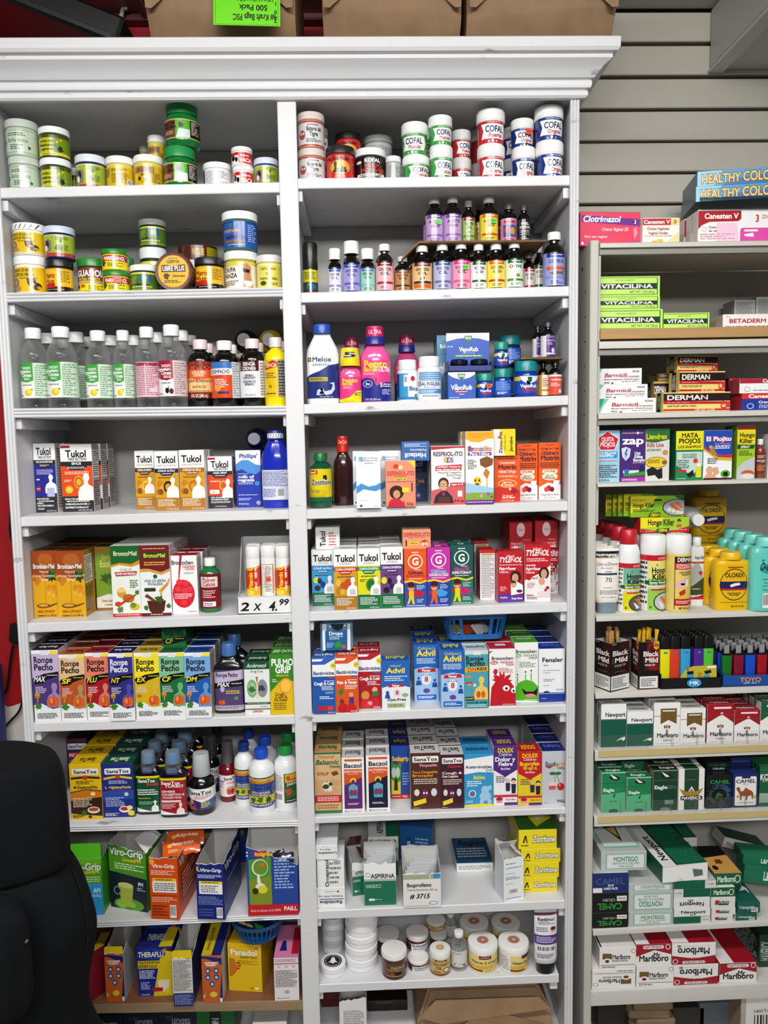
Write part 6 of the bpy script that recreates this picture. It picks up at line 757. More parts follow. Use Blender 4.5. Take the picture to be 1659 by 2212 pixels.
'hcrema':'a9cf3a|P e8e02a 0 0 .5 0 .3 .6 0 .7;P c8283a 0 .72 .3 .86 .7 .86 1 .6 1 1 0 1;T .42 .32 .36 .54 16160f Hongo Killer;t .58 .56 .1 .22 4a5a1a ANTIFUNGAL;P 2f5a1f .34 .74 .6 .7 .58 .96 .32 .98;I .46 .85 .16 .18 f0f03a CREMA;E .79 .22 .04 .12 2f6a2a;E .79 .4 .03 .12 d8a07a;P c8642a .74 .5 .84 .48 .84 .66 .74 .66;L .1 .86 .28 .92 1 f0d8d8;L .74 .8 .95 .86 1 f0d8d8',
'hcream':'8fbf2a|P e0dc2a 0 0 .5 0 .36 .5 .0 .8;P 2f6a34 .8 0 1 0 1 .3;t .16 .2 .1 .26 5a6a1a EFFICIENT;R .44 .16 .58 .24 2a2a1a;T .24 .43 .2 .4 16160f Hongo Killer;L .04 .6 .46 .76 3 3a4a14;P 2f5a1f .36 .8 .56 .78 .54 1 .33 1;I .45 .9 .13 .16 f0f03a CREAM;E .86 .56 .27 .4 1f2a1f;E .86 .56 .25 .37 a8b0b0;P d8744a .8 .34 .88 .3 1 .56 .94 .62;P c8643a .72 .42 .78 .36 .94 .7 .86 .74;E .72 .66 .04 .1 d8dcd8;E .8 .72 .04 .1 d8dcd8;E .88 .78 .04 .1 d8dcd8;E .95 .82 .04 .08 d8dcd8',
'olor':'e9bf12|R .3 .05 .75 .08 b8402a;E .5 .45 .42 .36 1a1f3a;E .5 .45 .4 .34 e9bf12;T .5 .24 .09 .56 16182a OLOREX;R .1 .38 .9 .54 24306a;P f4f0e8 .36 .46 .5 .42 .66 .41 .68 .46 .54 .48 .4 .51;R .12 .54 .88 .58 c8343a;T .5 .64 .035 .4 1a1f3a Foot Deodorant;T .5 .68 .035 .3 1a1f3a Powder;L .1 .84 .9 .86 1 7a5a10;T .6 .94 .035 .4 5a4410 NET WT 7.0 OZ',
'odol':'6fd0c4|K .3 .2 .06 4a8aa8 5;E .8 .34 .6 .1 3aa88a;I .62 .3 .12 .8 1f2a6a O-DOLEX;L .3 .5 .9 .52 1 1f3a5a;L .35 .56 .9 .58 1 1f3a5a;L .3 .61 .9 .63 1 1f3a5a;P 3aa88a .3 .66 1 .74 1 .76 .3 .68;B .32 .74 .5 .98;L .55 .72 .95 .95 10 1f3a4a',
'bm1':'1d1516|P 3a1416 .5 0 1 0 1 .7 .5 .7;E .8 .16 .3 .16 3f1a1a;L .06 .02 .3 .05 1 c8b8b0;T .5 .22 .1 .82 e8e4e0 Black;T .56 .365 .1 .7 f4f0ec Mild;T .12 .36 .14 .16 5a4030 &;T .5 .48 .045 .6 b8aca4 WOOD TIP;L .2 .6 .8 .61 1 a89a94;R .03 .68 1 .97 e6e6e4;L .1 .72 .9 .94 6 5a5a58',
'bm2':'5a1218|P 1c1012 0 0 .4 0 .3 .7 0 .72;E .7 .2 .3 .2 8a1a20;E .7 .2 .2 .13 5a1218;E .75 .58 .24 .12 8a1a20;R 0 .6 1 .8 1c1012;P e8b01c .72 0 .98 0 .98 .13 .85 .17 .72 .13;T .85 .07 .07 .2 1a1410 89¢;T .58 .25 .1 .74 f0ece8 Black;T .62 .38 .1 .64 f4f0ec Mild;T .24 .37 .12 .14 4a2a1a &;T .54 .485 .04 .5 f0e0d8 WOOD TIP;R .06 .72 .94 .97 e6e6e4;L .12 .76 .9 .94 5 5a5a58',
'newp':'17624f|R 0 0 1 .34 f1f2f2;R 0 .34 1 .36 8a9a94;T .56 .24 .1 .8 1c222a Newport;P f0f4f2 .6 .86 .8 .78 .96 .76 .96 .82 .9 .86 .8 .82',
'mg1':'f2f1ef|P 7a6430 .25 .13 .86 .13 .86 .5 .55 .4 .25 .5;S .32 .17 .8 .2 .01 f0ece0;R 0 .3 1 .315 8a6a3a;E .5 0.56 .06 .035 a83a2a;E .5 0.56 .035 .02 d8b07a;P 5a2f24 .38 0.52 .43 0.54 .44 0.6 .39 0.6;P 5a2f24 .62 0.52 .57 0.54 .56 0.6 .61 0.6;R .46 0.52 .54 0.54 8a4a34;T .52 .76 .1 .82 24201f Marlboro;R .455 .63 .485 .78 24201f;R .505 .61 .53 .78 24201f;t .5 .88 .05 .34 4a4a4a 100’s;L .06 .95 .94 .97 1 9a9490',
'mg2':'f2f1ef|P 7a6430 .25 .13 .86 .13 .86 .5 .55 .4 .25 .5;S .32 .17 .8 .2 .01 f0ece0;R 0 .3 1 .315 8a6a3a;E .5 0.56 .06 .035 a83a2a;E .5 0.56 .035 .02 d8b07a;P 5a2f24 .38 0.52 .43 0.54 .44 0.6 .39 0.6;P 5a2f24 .62 0.52 .57 0.54 .56 0.6 .61 0.6;R .46 0.52 .54 0.54 8a4a34;T .52 .76 .1 .82 24201f Marlboro;R .455 .63 .485 .78 24201f;R .505 .61 .53 .78 24201f;L .06 .95 .94 .97 1 9a9490',
'mr1':'f2f1ef|P a8202e 0 0 1 0 1 .48 .55 .26 0 .48;S .25 .07 .9 .12 .02 f0ecec;P f2f2f2 .48 .24 .62 .24 .55 .2;R 0 .28 1 .29 8a5a4a;E .5 0.56 .06 .035 a83a2a;E .5 0.56 .035 .02 d8b07a;P 5a2f24 .38 0.52 .43 0.54 .44 0.6 .39 0.6;P 5a2f24 .62 0.52 .57 0.54 .56 0.6 .61 0.6;R .46 0.52 .54 0.54 8a4a34;T .52 .76 .1 .82 24201f Marlboro;R .455 .63 .485 .78 24201f;R .505 .61 .53 .78 24201f;t .5 .88 .05 .34 4a4a4a 100’s;L .06 .95 .94 .97 1 9a9490',
'mr2':'f2f1ef|P a8202e 0 0 1 0 1 .48 .55 .26 0 .48;S .25 .07 .9 .12 .02 f0ecec;P f2f2f2 .48 .24 .62 .24 .55 .2;R 0 .28 1 .29 8a5a4a;E .5 0.56 .06 .035 a83a2a;E .5 0.56 .035 .02 d8b07a;P 5a2f24 .38 0.52 .43 0.54 .44 0.6 .39 0.6;P 5a2f24 .62 0.52 .57 0.54 .56 0.6 .61 0.6;R .46 0.52 .54 0.54 8a4a34;T .52 .76 .1 .82 24201f Marlboro;R .455 .63 .485 .78 24201f;R .505 .61 .53 .78 24201f;L .06 .95 .94 .97 1 9a9490',
'mm1':'f2f1ef|P 1f6a4a 0 0 1 0 1 .48 .55 .26 0 .48;S .25 .07 .9 .12 .02 f0ecec;P f2f2f2 .48 .24 .62 .24 .55 .2;R 0 .28 1 .29 8a5a4a;E .5 0.56 .06 .035 a83a2a;E .5 0.56 .035 .02 d8b07a;P 5a2f24 .38 0.52 .43 0.54 .44 0.6 .39 0.6;P 5a2f24 .62 0.52 .57 0.54 .56 0.6 .61 0.6;R .46 0.52 .54 0.54 8a4a34;T .52 .76 .1 .82 24201f Marlboro;R .455 .63 .485 .78 24201f;R .505 .61 .53 .78 24201f;L .06 .95 .94 .97 1 9a9490',
'eag':'1f8a5a|P 5fb88a 0 .55 1 .5 1 1 0 1;R 0 0 1 .03 b8d8c8;R .0 .0 .02 1 a8c8b8;R 0 .27 1 .28 1a6a48;P 1a2a24 .3 .12 .5 .07 .7 .12 .78 .18 .6 .21 .4 .19;P e8ecea .42 .11 .34 .04 .6 .13 .66 .17 .5 .17;T .3 .44 .08 .46 e8f4ec Eagle;T .68 .44 .08 .26 3a9a70 20’s;P 1a3a2a .48 .6 .56 .52 .58 .54 .52 .64;t .5 .72 .035 .3 1a4a34 SILVER;E .5 .97 .2 .06 4a5a54',
'eag2':'164a34|R 0 0 1 .03 9a8a7a;R 0 0 .02 1 9a8a7a;R .98 0 1 1 9a8a7a;R 0 .25 1 .26 6a7a6a;P 1a2a24 .3 .12 .5 .07 .7 .12 .78 .18 .6 .21 .4 .19;P e8ecea .42 .11 .34 .04 .6 .13 .66 .17 .5 .17;T .32 .42 .085 .52 e8f0ec Eagle;T .76 .42 .085 .36 5a7a6a 20’s;R .48 .74 .82 .84 7a9a88;E .5 .97 .2 .06 8a8a80',
'mav':'f0efec|R .22 0 .78 1 1f4f34;L .3 .24 .7 .27 1 8a7a3a;P f0efec .5 .42 .68 .6 .5 .78 .32 .6;P 1f4f34 .5 .47 .62 .6 .5 .72 .38 .6;P b08a3a .04 .48 .36 .56 .5 .5 .64 .56 .96 .46 .84 .6 .6 .68 .4 .68 .16 .62;S .08 .66 .92 .76 .01 14140f;T .5 .71 .07 .76 f4f2ec MAVERICK',
'crush':'121a1c|T .52 .2 .1 .76 3a9a5a CAMEL;T .52 .3 .05 .4 5a6a6a CRUSH;K .5 .6 .46 1f4f6a 16;K .3 .65 .34 1f5a34 14;K .72 .5 .3 2a5a8a 11;E .5 .6 .32 .22 4a5a5a;E .5 .6 .3 .205 0f1614;P 3a7a4a .36 .62 .42 .55 .48 .5 .54 .55 .62 .56 .64 .66 .6 .66 .58 .62 .48 .62 .46 .7 .42 .7;L .15 .9 .85 .92 1 6a7a7a',
'camb':'24356f|S .08 .08 .92 .94 .06 f0eee8;R .34 .0 .68 .14 24356f;T .5 .22 .1 .78 1f2a5a CAMEL;t .5 .31 .04 .2 3a3a5a BLUE;P 9a6034 .12 .42 .2 .38 .28 .42 .3 .52 .42 .5 .5 .4 .6 .46 .72 .5 .8 .56 .82 .74 .76 .76 .72 .64 .6 .66 .56 .78 .5 .78 .5 .66 .36 .66 .34 .78 .28 .78 .28 .64 .22 .54 .16 .48;P d8b83a .8 .66 .92 .62 .92 .72 .78 .74;K .2 .66 .08 c8a86a 5;L .2 .84 .8 .87 1 5a5a60',
'kool':'1f6a44|T .36 .26 .14 .7 f0f4f0 KOOL;t .3 .36 .04 .4 d8e8d8 SUPER;S .0 .66 .5 .9 .02 a8b8b0;R 0 .08 1 .09 4a9a6a',
'eagu':'1a6a48|T .36 .5 .36 .44 c8e0d4 Eagle;T .74 .5 .36 .26 3a8a68 20’s',
'crushu':'141a1c|T .5 .35 .3 .76 3a7a5a CAMEL;T .52 .75 .2 .48 d8dcdc CRUSH',
'x6':'24356f|L .1 .3 .9 .5 1 6a7ab0',
'ccr':'141718|U .48 .68 .3 .7 3a9a3a CAMEL;U .46 .36 .13 .36 a8aaa8 CRUSH;R .68 .16 .96 .42 e4e4e2;L .72 .24 .92 .34 1 7a7a7a',
'cbl':'1f3a74|t .48 .42 .3 .82 5a6a98 CAMEL;T .5 .62 .1 .16 e8ecf4 BLUE;T .5 .78 .11 .4 f0f0f4 HARD PACK;R 0 .74 .26 .98 e8e8e8',
'mont':'c2c6c6|R .1 .12 .97 .9 8fc4ae;R .13 .17 .94 .85 e4e6e4;T .54 .4 .24 .54 4a9a80 MONTEGO;T .54 .62 .1 .6 8aa8a0 MENTHOL SILVER;T .54 .76 .09 .34 8aa8a0 100s BOX',
'montu':'c2c6c6|R .1 .12 .97 .9 8fc4ae;R .13 .17 .94 .85 e4e6e4;U .5 .62 .24 .54 4a9a80 MONTEGO;U .5 .4 .1 .6 8aa8a0 MENTHOL SILVER;U .5 .26 .09 .34 8aa8a0 100s BOX',
'ncg2':'176a52|R .74 0 1 1 dcdcd8;L .8 .4 .95 .6 1 8a8a88',
'ncw':'e9e9e7|T .52 .42 .38 .68 1c1c20 Newport;T .52 .78 .16 .16 1c1c20 BOX',
'ncu':'e9e9e7|U .5 .62 .38 .68 1c1c20 Newport;U .46 .28 .16 .16 1c1c20 BOX',
'ncg':'176a52|R 0 0 .26 1 dcdcd8;L .06 .4 .22 .6 1 8a8a88',
'msw':'e4e3e0|R .16 .3 .32 .7 b83a44;T .5 .45 .26 .5 3a3a3e Marlboro;R .3 .6 .72 .74 1f5a4a',
'msg':'1f6a4a|T .42 .5 .5 .64 e0ecdc Marlboro;E .84 .5 .11 .34 e0ecdc;E .84 .5 .08 .26 1f6a4a',
'nbx':'1f6a5c|T .42 .45 .3 .64 c8dcd4 Newport;B .62 .5 .9 .9',
'x7':'d8d8d6|P f0f0ee 0 .1 1 0 1 1 .5 1 .4 .8 .3 1 0 1;P 6a7a74 .66 .3 .88 .4 .9 .75 .7 .8',
'x8':'e9e9e7|T .14 .45 .4 .5 1c1c20 ort',
'lm':'1f7a5c|T .6 .5 .5 .24 e8f0ec L&M',
'x9':'d0d0cc|B .05 .3 .2 .8;L .3 .4 .8 .6 2 9a9a96',
'goldu':'f0efec|U .4 .62 .2 .5 2a2624 Marlboro;U .46 .42 .08 .44 4a4644 GOLD PACK;P 7a6434 .66 .78 .9 .78 .9 .5 .78 .58 .66 .5;E .78 .42 .06 .07 8a3a2a;E .08 .78 .06 .1 8a8070;E .08 .78 .045 .08 f0efec;R .04 .2 .98 .22 5a5650;U .75 .1 .06 .36 4a4644 FLIP-TOP BOX',
'gold':'f0efec|P 7a6434 .08 .28 .34 .3 .34 .56 .21 .5 .08 .56;E .21 .64 .06 .07 8a3a2a;T .6 .45 .2 .5 2a2624 Marlboro;T .56 .62 .08 .44 4a4644 GOLD PACK;E .93 .2 .06 .1 8a8070;E .93 .2 .045 .08 f0efec;R .04 .8 .98 .82 5a5650;T .25 .9 .06 .36 4a4644 FLIP-TOP BOX',
'redc':'f1f0ee|P a81f30 0 0 1 0 1 .5 .52 .28 0 .58;S .2 .06 .78 .22 .04 f1f0ee;T .48 .14 .09 .5 6a2a30 FLIP-TOP BOX;E .9 .14 .07 .13 f1f0ee;E .9 .14 .05 .1 a81f30;T .5 .66 .28 .84 1f1d1d Marlboro;I .58 .5 .22 .2 1f1d1d My',
'redu':'f1f0ee|P a81f30 0 1 1 1 1 .6 .5 .74 0 .58;U .5 .4 .3 .74 1f1d1d Marlboro;U .5 .74 .1 .2 a81f30 100’s;S .24 .84 .76 .96 .03 f1f0ee;U .5 .9 .08 .44 6a2a30 FLIP-TOP BOX;E .08 .85 .06 .11 f1f0ee;E .08 .85 .045 .085 a81f30;R .12 .1 .2 .2 8a8a8a;L .24 .14 .9 .16 1 9a9a98',
'grnc':'174a38|V .2 .5 .3 .6 a8b8b0 MAVERICK;R .4 .1 .8 .9 1f5a44;L .5 .2 .95 .9 8 c8d0cc',
}

glyphs()
# ---------------- room shell
def st(o): o['kind']='structure'; return o
st(boxes('floor',[(-2.2,2.6,-4,.3,-.05,0)],mat('8d8a84','matte'),None,0))
RED='a3121a'
def red_wall():
    m=bpy.data.materials.new('red_wall'); m.use_nodes=True; nt=m.node_tree; N=nt.nodes; L=nt.links; b=N['Principled BSDF']
    g=N.new('ShaderNodeNewGeometry'); sp=N.new('ShaderNodeSeparateXYZ'); L.new(g.outputs['Position'],sp.inputs[0])
    nz=N.new('ShaderNodeTexNoise'); nz.inputs['Scale'].default_value=45; L.new(g.outputs['Position'],nz.inputs['Vector'])
    a=N.new('ShaderNodeMath'); a.operation='MULTIPLY_ADD'; a.inputs[1].default_value=.035; L.new(nz.outputs['Fac'],a.inputs[0]); L.new(sp.outputs['Z'],a.inputs[2])
    c=N.new('ShaderNodeMath'); c.operation='GREATER_THAN'; c.inputs[1].default_value=.84; L.new(a.outputs[0],c.inputs[0])
    n2=N.new('ShaderNodeTexNoise'); n2.inputs['Scale'].default_value=3; L.new(g.outputs['Position'],n2.inputs['Vector'])
    r=N.new('ShaderNodeMix'); r.data_type='RGBA'; r.inputs[6].default_value=lin('8e0f17'); r.inputs[7].default_value=lin('ad141d'); L.new(n2.outputs['Fac'],r.inputs[0])
    x=N.new('ShaderNodeMix'); x.data_type='RGBA'; x.inputs[6].default_value=lin('cfccc8'); L.new(r.outputs[2],x.inputs[7]); L.new(c.outputs[0],x.inputs[0]); L.new(x.outputs[2],b.inputs['Base Color'])
    b.inputs['Roughness'].default_value=.4; return m
wl=st(boxes('wall_back',[(-2.2,.47,.305,.36,0,2.6)],red_wall(),None,0))
wr=st(boxes('wall_back_slatted',[(.47,2.6,.322,.37,0,2.6)],mat('5a4a3a','wood'),None,0))
SL=mat('bfbcb0','paint')
zz=1.93
bm=bmesh.new(); box_bm(bm,.472,2.6,.302,.3215,0,1.845,.002); q=link('slat',bm_mesh('slat',bm,SL),wr)
g=[2.528,2.4515,2.374,2.2965,2.2205,2.146,2.071,1.996,1.921,1.849]
sm=None
for a,b in zip(g[1:],g):
    if not sm:
        bm=bmesh.new(); box_bm(bm,.472,2.6,.302,.3215,0,b-a-.009,.0022); sm=bm_mesh('slat',bm,SL)
    link('slat',sm,wr,(0,0,a+.001))
st(boxes('ceiling',[(-2.2,.3,-4,.3,2.506,2.56)],mat('8a5f5c','paint'),None,0))
st(boxes('ceiling_right',[(.3,2.6,-4,.3,2.527,2.58)],mat('a9a8a2','paint'),None,0))
st(boxes('trim_1',[(-2.2,.3,.27,.304,2.49,2.5055)],mat('6a3a3a','paint'),None,.003))
st(boxes('trim_2',[(-.50,-.485,-1.2,.27,2.492,2.5055)],mat('7a5450','paint'),None,.002))
st(boxes('soffit',[(.866,2.6,-4,.3,2.384,2.526)],mat('b9b8b2','paint'),None,.006))
st(boxes('trim_3',[(.862,.9,-4,.3,2.376,2.3835)],mat('c9c8c2','paint'),None,.002))
# ---------------- white painted bookcase
WH=paint_mat('dcdde0',.75); WI=paint_mat('d6d7da',.25,.5)
bk=empty('bookcase'); tag(bk,'tall white painted wooden bookcase with two bays and crown moulding','bookcase')
def part(n,l,m=WI,bev=.0015,p=bk): return boxes(n,l,m,p,bev)
part('side_panel',[(-.757,-.7455,.002,.295,0,2.2)]); part('side_panel',[(.4505,.462,.002,.295,0,2.2)])
part('divider',[(-.1525,-.1355,.0,.295,0,2.2)],WH); part('divider_face',[(-.1635,-.1245,-.004,-.0002,0,2.2)],WH); part('back_panel',[(-.757,.462,.2955,.303,0,2.2)],paint_mat('bcbbb8',.2,.5))
part('top_panel',[(-.757,.462,-.0,.303,2.2005,2.215)])
def ext_x(name,prof,x0,x1,s,m,parent,seg=1):
    a,k=s; bm=bmesh.new(); rows=[]
    for x in (x0,x1): rows.append([bm.verts.new((x,y,a+k*x+z)) for y,z in prof])
    n=len(prof)
    for i in range(n): bm.faces.new((rows[0][i],rows[0][(i+1)%n],rows[1][(i+1)%n],rows[1][i]))
    bm.faces.new(rows[0][::-1]); bm.faces.new(rows[1]); bmesh.ops.recalc_face_normals(bm,faces=bm.faces)
    return link(name,bm_mesh(name,bm,m,35),parent)
def ridged(t):
    p=[(.292,0),(.004,0)];k=t/3
    for j in range(3):
        zc=-k*(j+.5)
        for a in (-80,-40,0,40,80): p.append((.001-.005*math.cos(math.radians(a)),zc-math.sin(math.radians(a))*k*.48))
    return p+[(.004,-t),(.292,-t)]
def plain(t): return [(.292,0),(.0015,0),(0,-.0015),(0,-t+.0015),(.0015,-t),(.292,-t)]
WOOD=mat('8a5a3c','wood'); PB=mat('a58a68','wood')
for s in ['L%d'%i for i in range(1,10)]+['R%d'%i for i in range(1,10)]:
    x0,x1=(-.745,-.153) if s[0]=='L' else (-.135,.45 if s!='R9' else .43)
    th=.015 if s in('L7','L8','R7') else .021
    rid=s in('L2','L3','L7','L8')
    m=WH if s!='L9' else WOOD
    ext_x('shelf',(ridged if rid else plain)(th),x0,x1,SHELF_Z[s],m,bk)
    if s=='L9': ext_x('shelf_edge',[(-.0003,-.0005),(-.0003,-th),(-.003,-th),(-.003,-.0005)],x0,x1,SHELF_Z[s],PB,bk)
    a,k=SHELF_Z[s]
    for xa,xb in ((x0,x0+.018),(x1-.018,x1)):
        z=a+k*(xa+xb)/2-th; part('shelf_cleat',[(xa,xb,.01,.29,z-.023,z-.0008)],mat('a98a60','wood') if s=='L9' else WH,.001)
for q in ((-.745,-.153),(-.135,.45)): part('shelf',[(*q,.002,.292,.055,.075)],WH)
part('plinth',[(-.73,.44,.01,.03,0,.0545)],WH)
def flute(x0,x1):
    n=3;w=(x1-x0)/n;p=[(x0,.0),]
    for j in range(n):
        for a in (-80,-45,0,45,80): p.append((x0+w*(j+.5)+math.sin(math.radians(a))*w*.48,-.002-.0045*math.cos(math.radians(a))))
    return p+[(x1,0)]
for x0,x1 in ((-.757,-.7355),(.4425,.4625)):
    poly_extrude('fluted_trim',flute(x0,x1),2.19,WH,bk,'z')
CR=[(0,.690),(.010,.690),(.014,.694),(.014,.702),(.010,.706),(.018,.707),(.020,.712),(.020,.719),(.018,.722),(.024,.724),(.030,.731),(.038,.741),(.049,.748),(.052,.750),(.052,.757),(.060,.760),(.064,.766),(.064,.784),(.060,.787),(0,.787)]
bm=bmesh.new(); rows=[]
for o,z in CR: rows.append([bm.verts.new(p) for p in ((-.757-o,.3,z+1.5),(-.757-o,-.002-o,z+1.5),(.462+o,-.002-o,z+1.5),(.462+o,.3,z+1.5))])
for a,b in zip(rows,rows[1:]):
    for j in range(3): bm.faces.new((a[j],a[j+1],b[j+1],b[j]))
bm.faces.new([r for r in rows[-1]])
bmesh.ops.recalc_face_normals(bm,faces=bm.faces)
link('crown_moulding',bm_mesh('crown',bm,WH,30),bk)
# ---------------- beige steel shelving unit
GM=paint_mat('c2c0b8',.4,.6); GD=mat('a7a59e','steel')
gu=empty('metal_shelving_unit'); tag(gu,'beige steel shelving unit standing right of the white bookcase','shelving')
def gp(n,l,m=GM,bev=.0015): return boxes(n,l,m,gu,bev)
gp('upright',[(.489,.507,.0,.3,0,1.908)],GM,.002); gp('slotted_upright',[(.5072,.514,.008,.02,1.3,1.9)],GM,.001); gp('back_panel',[(.507,1.5,.290,.3,0,1.9)],GD)
bmh=bmesh.new()
for j in range(14):
    z=1.86-j*.053
    bmesh.ops.create_cone(bmh,cap_ends=True,segments=10,radius1=.004 if j==0 else .0022,radius2=.004 if j==0 else .0022,depth=.001,matrix=Matrix.Translation((.4888,.035 if j else .06,z))@Matrix.Rotation(math.pi/2,4,'Y'))
link('bolt_holes',bm_mesh('holes',bmh,mat('3a2a24','matte')),gu)
def lip(t,r=.004): return [(.285,0),(.002,0),(-.002,-.002),(-.003,-.006),(-.003,-t),(.001,-t),(.001,-.004),(.285,-.004)]
for s,t in (('G0',.011),('G1',.016),('G2',.012),('G3',.008),('G4',.011),('G5',.012),('G6',.024),('G7',.024),('G8',.013),('G9',.036)):
    a,k=SHELF_Z[s]
    if s=='G1': a-=.0262
    sh=ext_x('shelf',lip(t),.5085 if s!='G9' else .505,1.5,(a,k),mat('cbc9c2','steel'),gu)
    if s in('G2','G0','G1'): ext_x('shelf_rail',[(.004,-t-.002),(.004,-t-.013),(.02,-t-.013),(.02,-t-.002)],.509,1.5,(a,k),mat('8f8d86','steel'),sh)
    if s in('G4','G5','G6','G7'):
        z=a+k*.515; boxes('end_cap',[(.5075,.519,-.001,.06,z-t-.006,z-.0045)],mat('17171a','plastic'),sh,.002)
    if s in('G6','G7'):
        ext_x('price_rail',[(-.0032,-.001),(-.0045,-.001),(-.0055,-.015),(-.0032,-.015)],.516,1.5,(a,k),mat('c9b684','plastic'),sh)
        ext_x('acrylic_lip',[(-.0015,.0005),(-.0015,.033),(-.0032,.033),(-.0032,.0005)],.514,1.5,(a,k),mat('ffffff','pane'),sh)
        for j in range(7):
            x=.514+j*.0575; z=a+k*x; boxes('pack_divider',[(x-.0006,x+.0006,.0,.12,z+.0005,z+.028)],mat('fbffff','pane'),sh,0)
a,k=SHELF_Z['G1']
pl=ext_x('wooden_plank',[(.0,-.0005),(.0,-.0215),(.25,-.0215),(.25,-.0005)],.512,1.2,(a,k),mat('c39a62','wood'),None); tag(pl,"bare wooden plank lying on steel unit's first shelf",'plank')

SHELF("on left bay's top shelf")
A('jar','ointment_jar','jar','pale sage jar, lower of the frosted pair',-0.7059,0.02,2.0253,0.0625,0.0706,0.0625,1,'bella',lid='cdd3c9',bd='b4c6b0')
A('jar','ointment_jar','jar','pale sage jar, upper of the frosted pair',-0.7077,0.02,2.0959,0.066,0.0745,0.066,1,'bella',lid='c9cfc8',bd='b4c6b0')
A('jar','ointment_jar','jar','yellow-green herb jar, lower of two',-0.6403,0.02,2.026,0.063,0.0665,0.063,1,'arnica',lid='f2f3f4',bd='3c4a1e')
A('jar','ointment_jar','jar','yellow-green herb jar, upper of two',-0.6403,0.02,2.0926,0.0627,0.0626,0.0627,1,'arnica',lid='f2f3f4',bd='3c4a1e')
A('jar','ointment_jar','jar','small dark green jar half hidden behind the herb jars',-0.6227,0.1,2.0262,0.0148,0.071,0.0148,1,'arnica',lid='e6e8e8',bd='2a3a16')
A('jar','ointment_jar','jar','navy jar with grey animal label and red strip',-0.5684,0.025,2.0269,0.0641,0.0741,0.0641,1,'dog',lid='dfe6ee',bd='1b2a5c')
A('jar','ointment_jar','jar','yellow salve jar turned to its fine print',-0.5056,0.025,2.0276,0.0585,0.0694,0.0585,1,'ubreback',lid='f2f1ee',bd='d8cf7a')
A('jar','ointment_jar','jar','yellow salve jar with cow drawing',-0.4451,0.02,2.0283,0.0618,0.0694,0.0618,1,'ubre',lid='f4f3f0',bd='d8cf7a')
A('jar','ointment_jar','jar','yellow jar behind, bottom of the back pair',-0.446,0.11,2.0283,0.0375,0.0709,0.0375,1,'ubre',lid='efeeea',bd='d8cf7a')
A('jar','ointment_jar','jar','yellow jar behind, topmost of the back pair',-0.446,0.11,2.0992,0.0375,0.0709,0.0375,1,'ubre',lid='efeeea',bd='d8cf7a')
A('jar','ointment_jar','jar','yellow jar farthest back against the panel, lower',-0.4959,0.2,2.0277,0.019,0.0781,0.019,1,'ubreback',lid='e2e1dc',bd='cfc56a')
A('jar','ointment_jar','jar','yellow jar farthest back against the panel, upper',-0.4959,0.2,2.1058,0.019,0.0781,0.019,1,'ubreback',lid='e2e1dc',bd='cfc56a')
A('geljar','gel_jar','jar','large green gel jar, lower of two',-0.3791,0.02,2.0291,0.0708,0.0871,0.0708,1,'gelnegra',lid='2f9a55',bd='0f7a3c')
A('geljar','gel_jar','jar','large green gel jar, upper of two',-0.3716,0.02,2.1162,0.0731,0.0878,0.0731,1,'gelnegra',lid='2f9a55',bd='0f7a3c')
A('jar','ointment_jar','jar','white jar turned to its grey fine print',-0.3015,0.03,2.03,0.0602,0.0547,0.0602,1,'whitejar',lid='f3f4f5',bd='e6e8ec')
A('jar','ointment_jar','jar','small red cow jar, lower of two',-0.2433,0.02,2.0307,0.0438,0.0426,0.0438,1,'vaca',lid='f5f3ef',bd='efe9e2')
A('jar','ointment_jar','jar','small red cow jar, upper of two',-0.2454,0.02,2.0733,0.0445,0.0384,0.0445,1,'vaca',lid='f5f3ef',bd='efe9e2')
A('jar','ointment_jar','jar','blue jar beside the divider post',-0.1958,0.025,2.0312,0.0525,0.0601,0.0525,1,'dog',lid='d6e0ee',bd='22458c')
SHELF("on left bay's second shelf")
A('jar','ointment_jar','jar','yellow bee-venom jar, lower of two',-0.7083,0.0289,1.8137,0.0714,0.083,0.0714,1,'abeja',lid='eef0f2',bd='f0efea')
A('jar','ointment_jar','jar','yellow bee-venom jar with printed wrap on lid, upper',-0.7076,0.0263,1.8967,0.0687,0.0669,0.0687,1,'abeja',lid='f3f3f3',bd='f0efea',lw=1)
A('jar','ointment_jar','jar','dark-lidded jar with red script, under the navy jar',-0.6438,0.02,1.8143,0.0576,0.073,0.0576,1,'mus',lid='24262c',bd='2a1a16')
A('jar','ointment_jar','jar','navy jar with grey animal label, on dark-lidded jar',-0.6415,0.02,1.8873,0.0643,0.0678,0.0643,1,'dog',lid='cfdcee',bd='1b2a5c')
A('jar','ointment_jar','jar','green-lidded jar with brown and yellow label, widest',-0.5839,0.0486,1.8148,0.0639,0.0803,0.0639,1,'iguanol',lid='2f8f3a',bd='6a3a24')
A('jar','ointment_jar','jar','green-lidded yellow jar, lower of two, orange sticker',-0.5236,0.02,1.8153,0.0571,0.0465,0.0571,1,'mariguanol',lid='2f8f3a',bd='c8b41e',stk='e8502a')
A('jar','ointment_jar','jar','green-lidded yellow jar, upper of two',-0.5247,0.02,1.8618,0.0546,0.0448,0.0546,1,'mariguanol',lid='2f8f3a',bd='c8b41e')
A('jar','ointment_jar','jar','green-lidded jar half hidden behind the yellow pair',-0.5181,0.1,1.8154,0.0285,0.0911,0.0285,1,'mariguanol',lid='2a7f36',bd='c8b41e')
A('jar','ointment_jar','jar','white-lidded green hemp jar in the front row',-0.4659,0.0287,1.8158,0.0599,0.0597,0.0599,1,'hempgreen',lid='f0f2f2',bd='2a3c18')
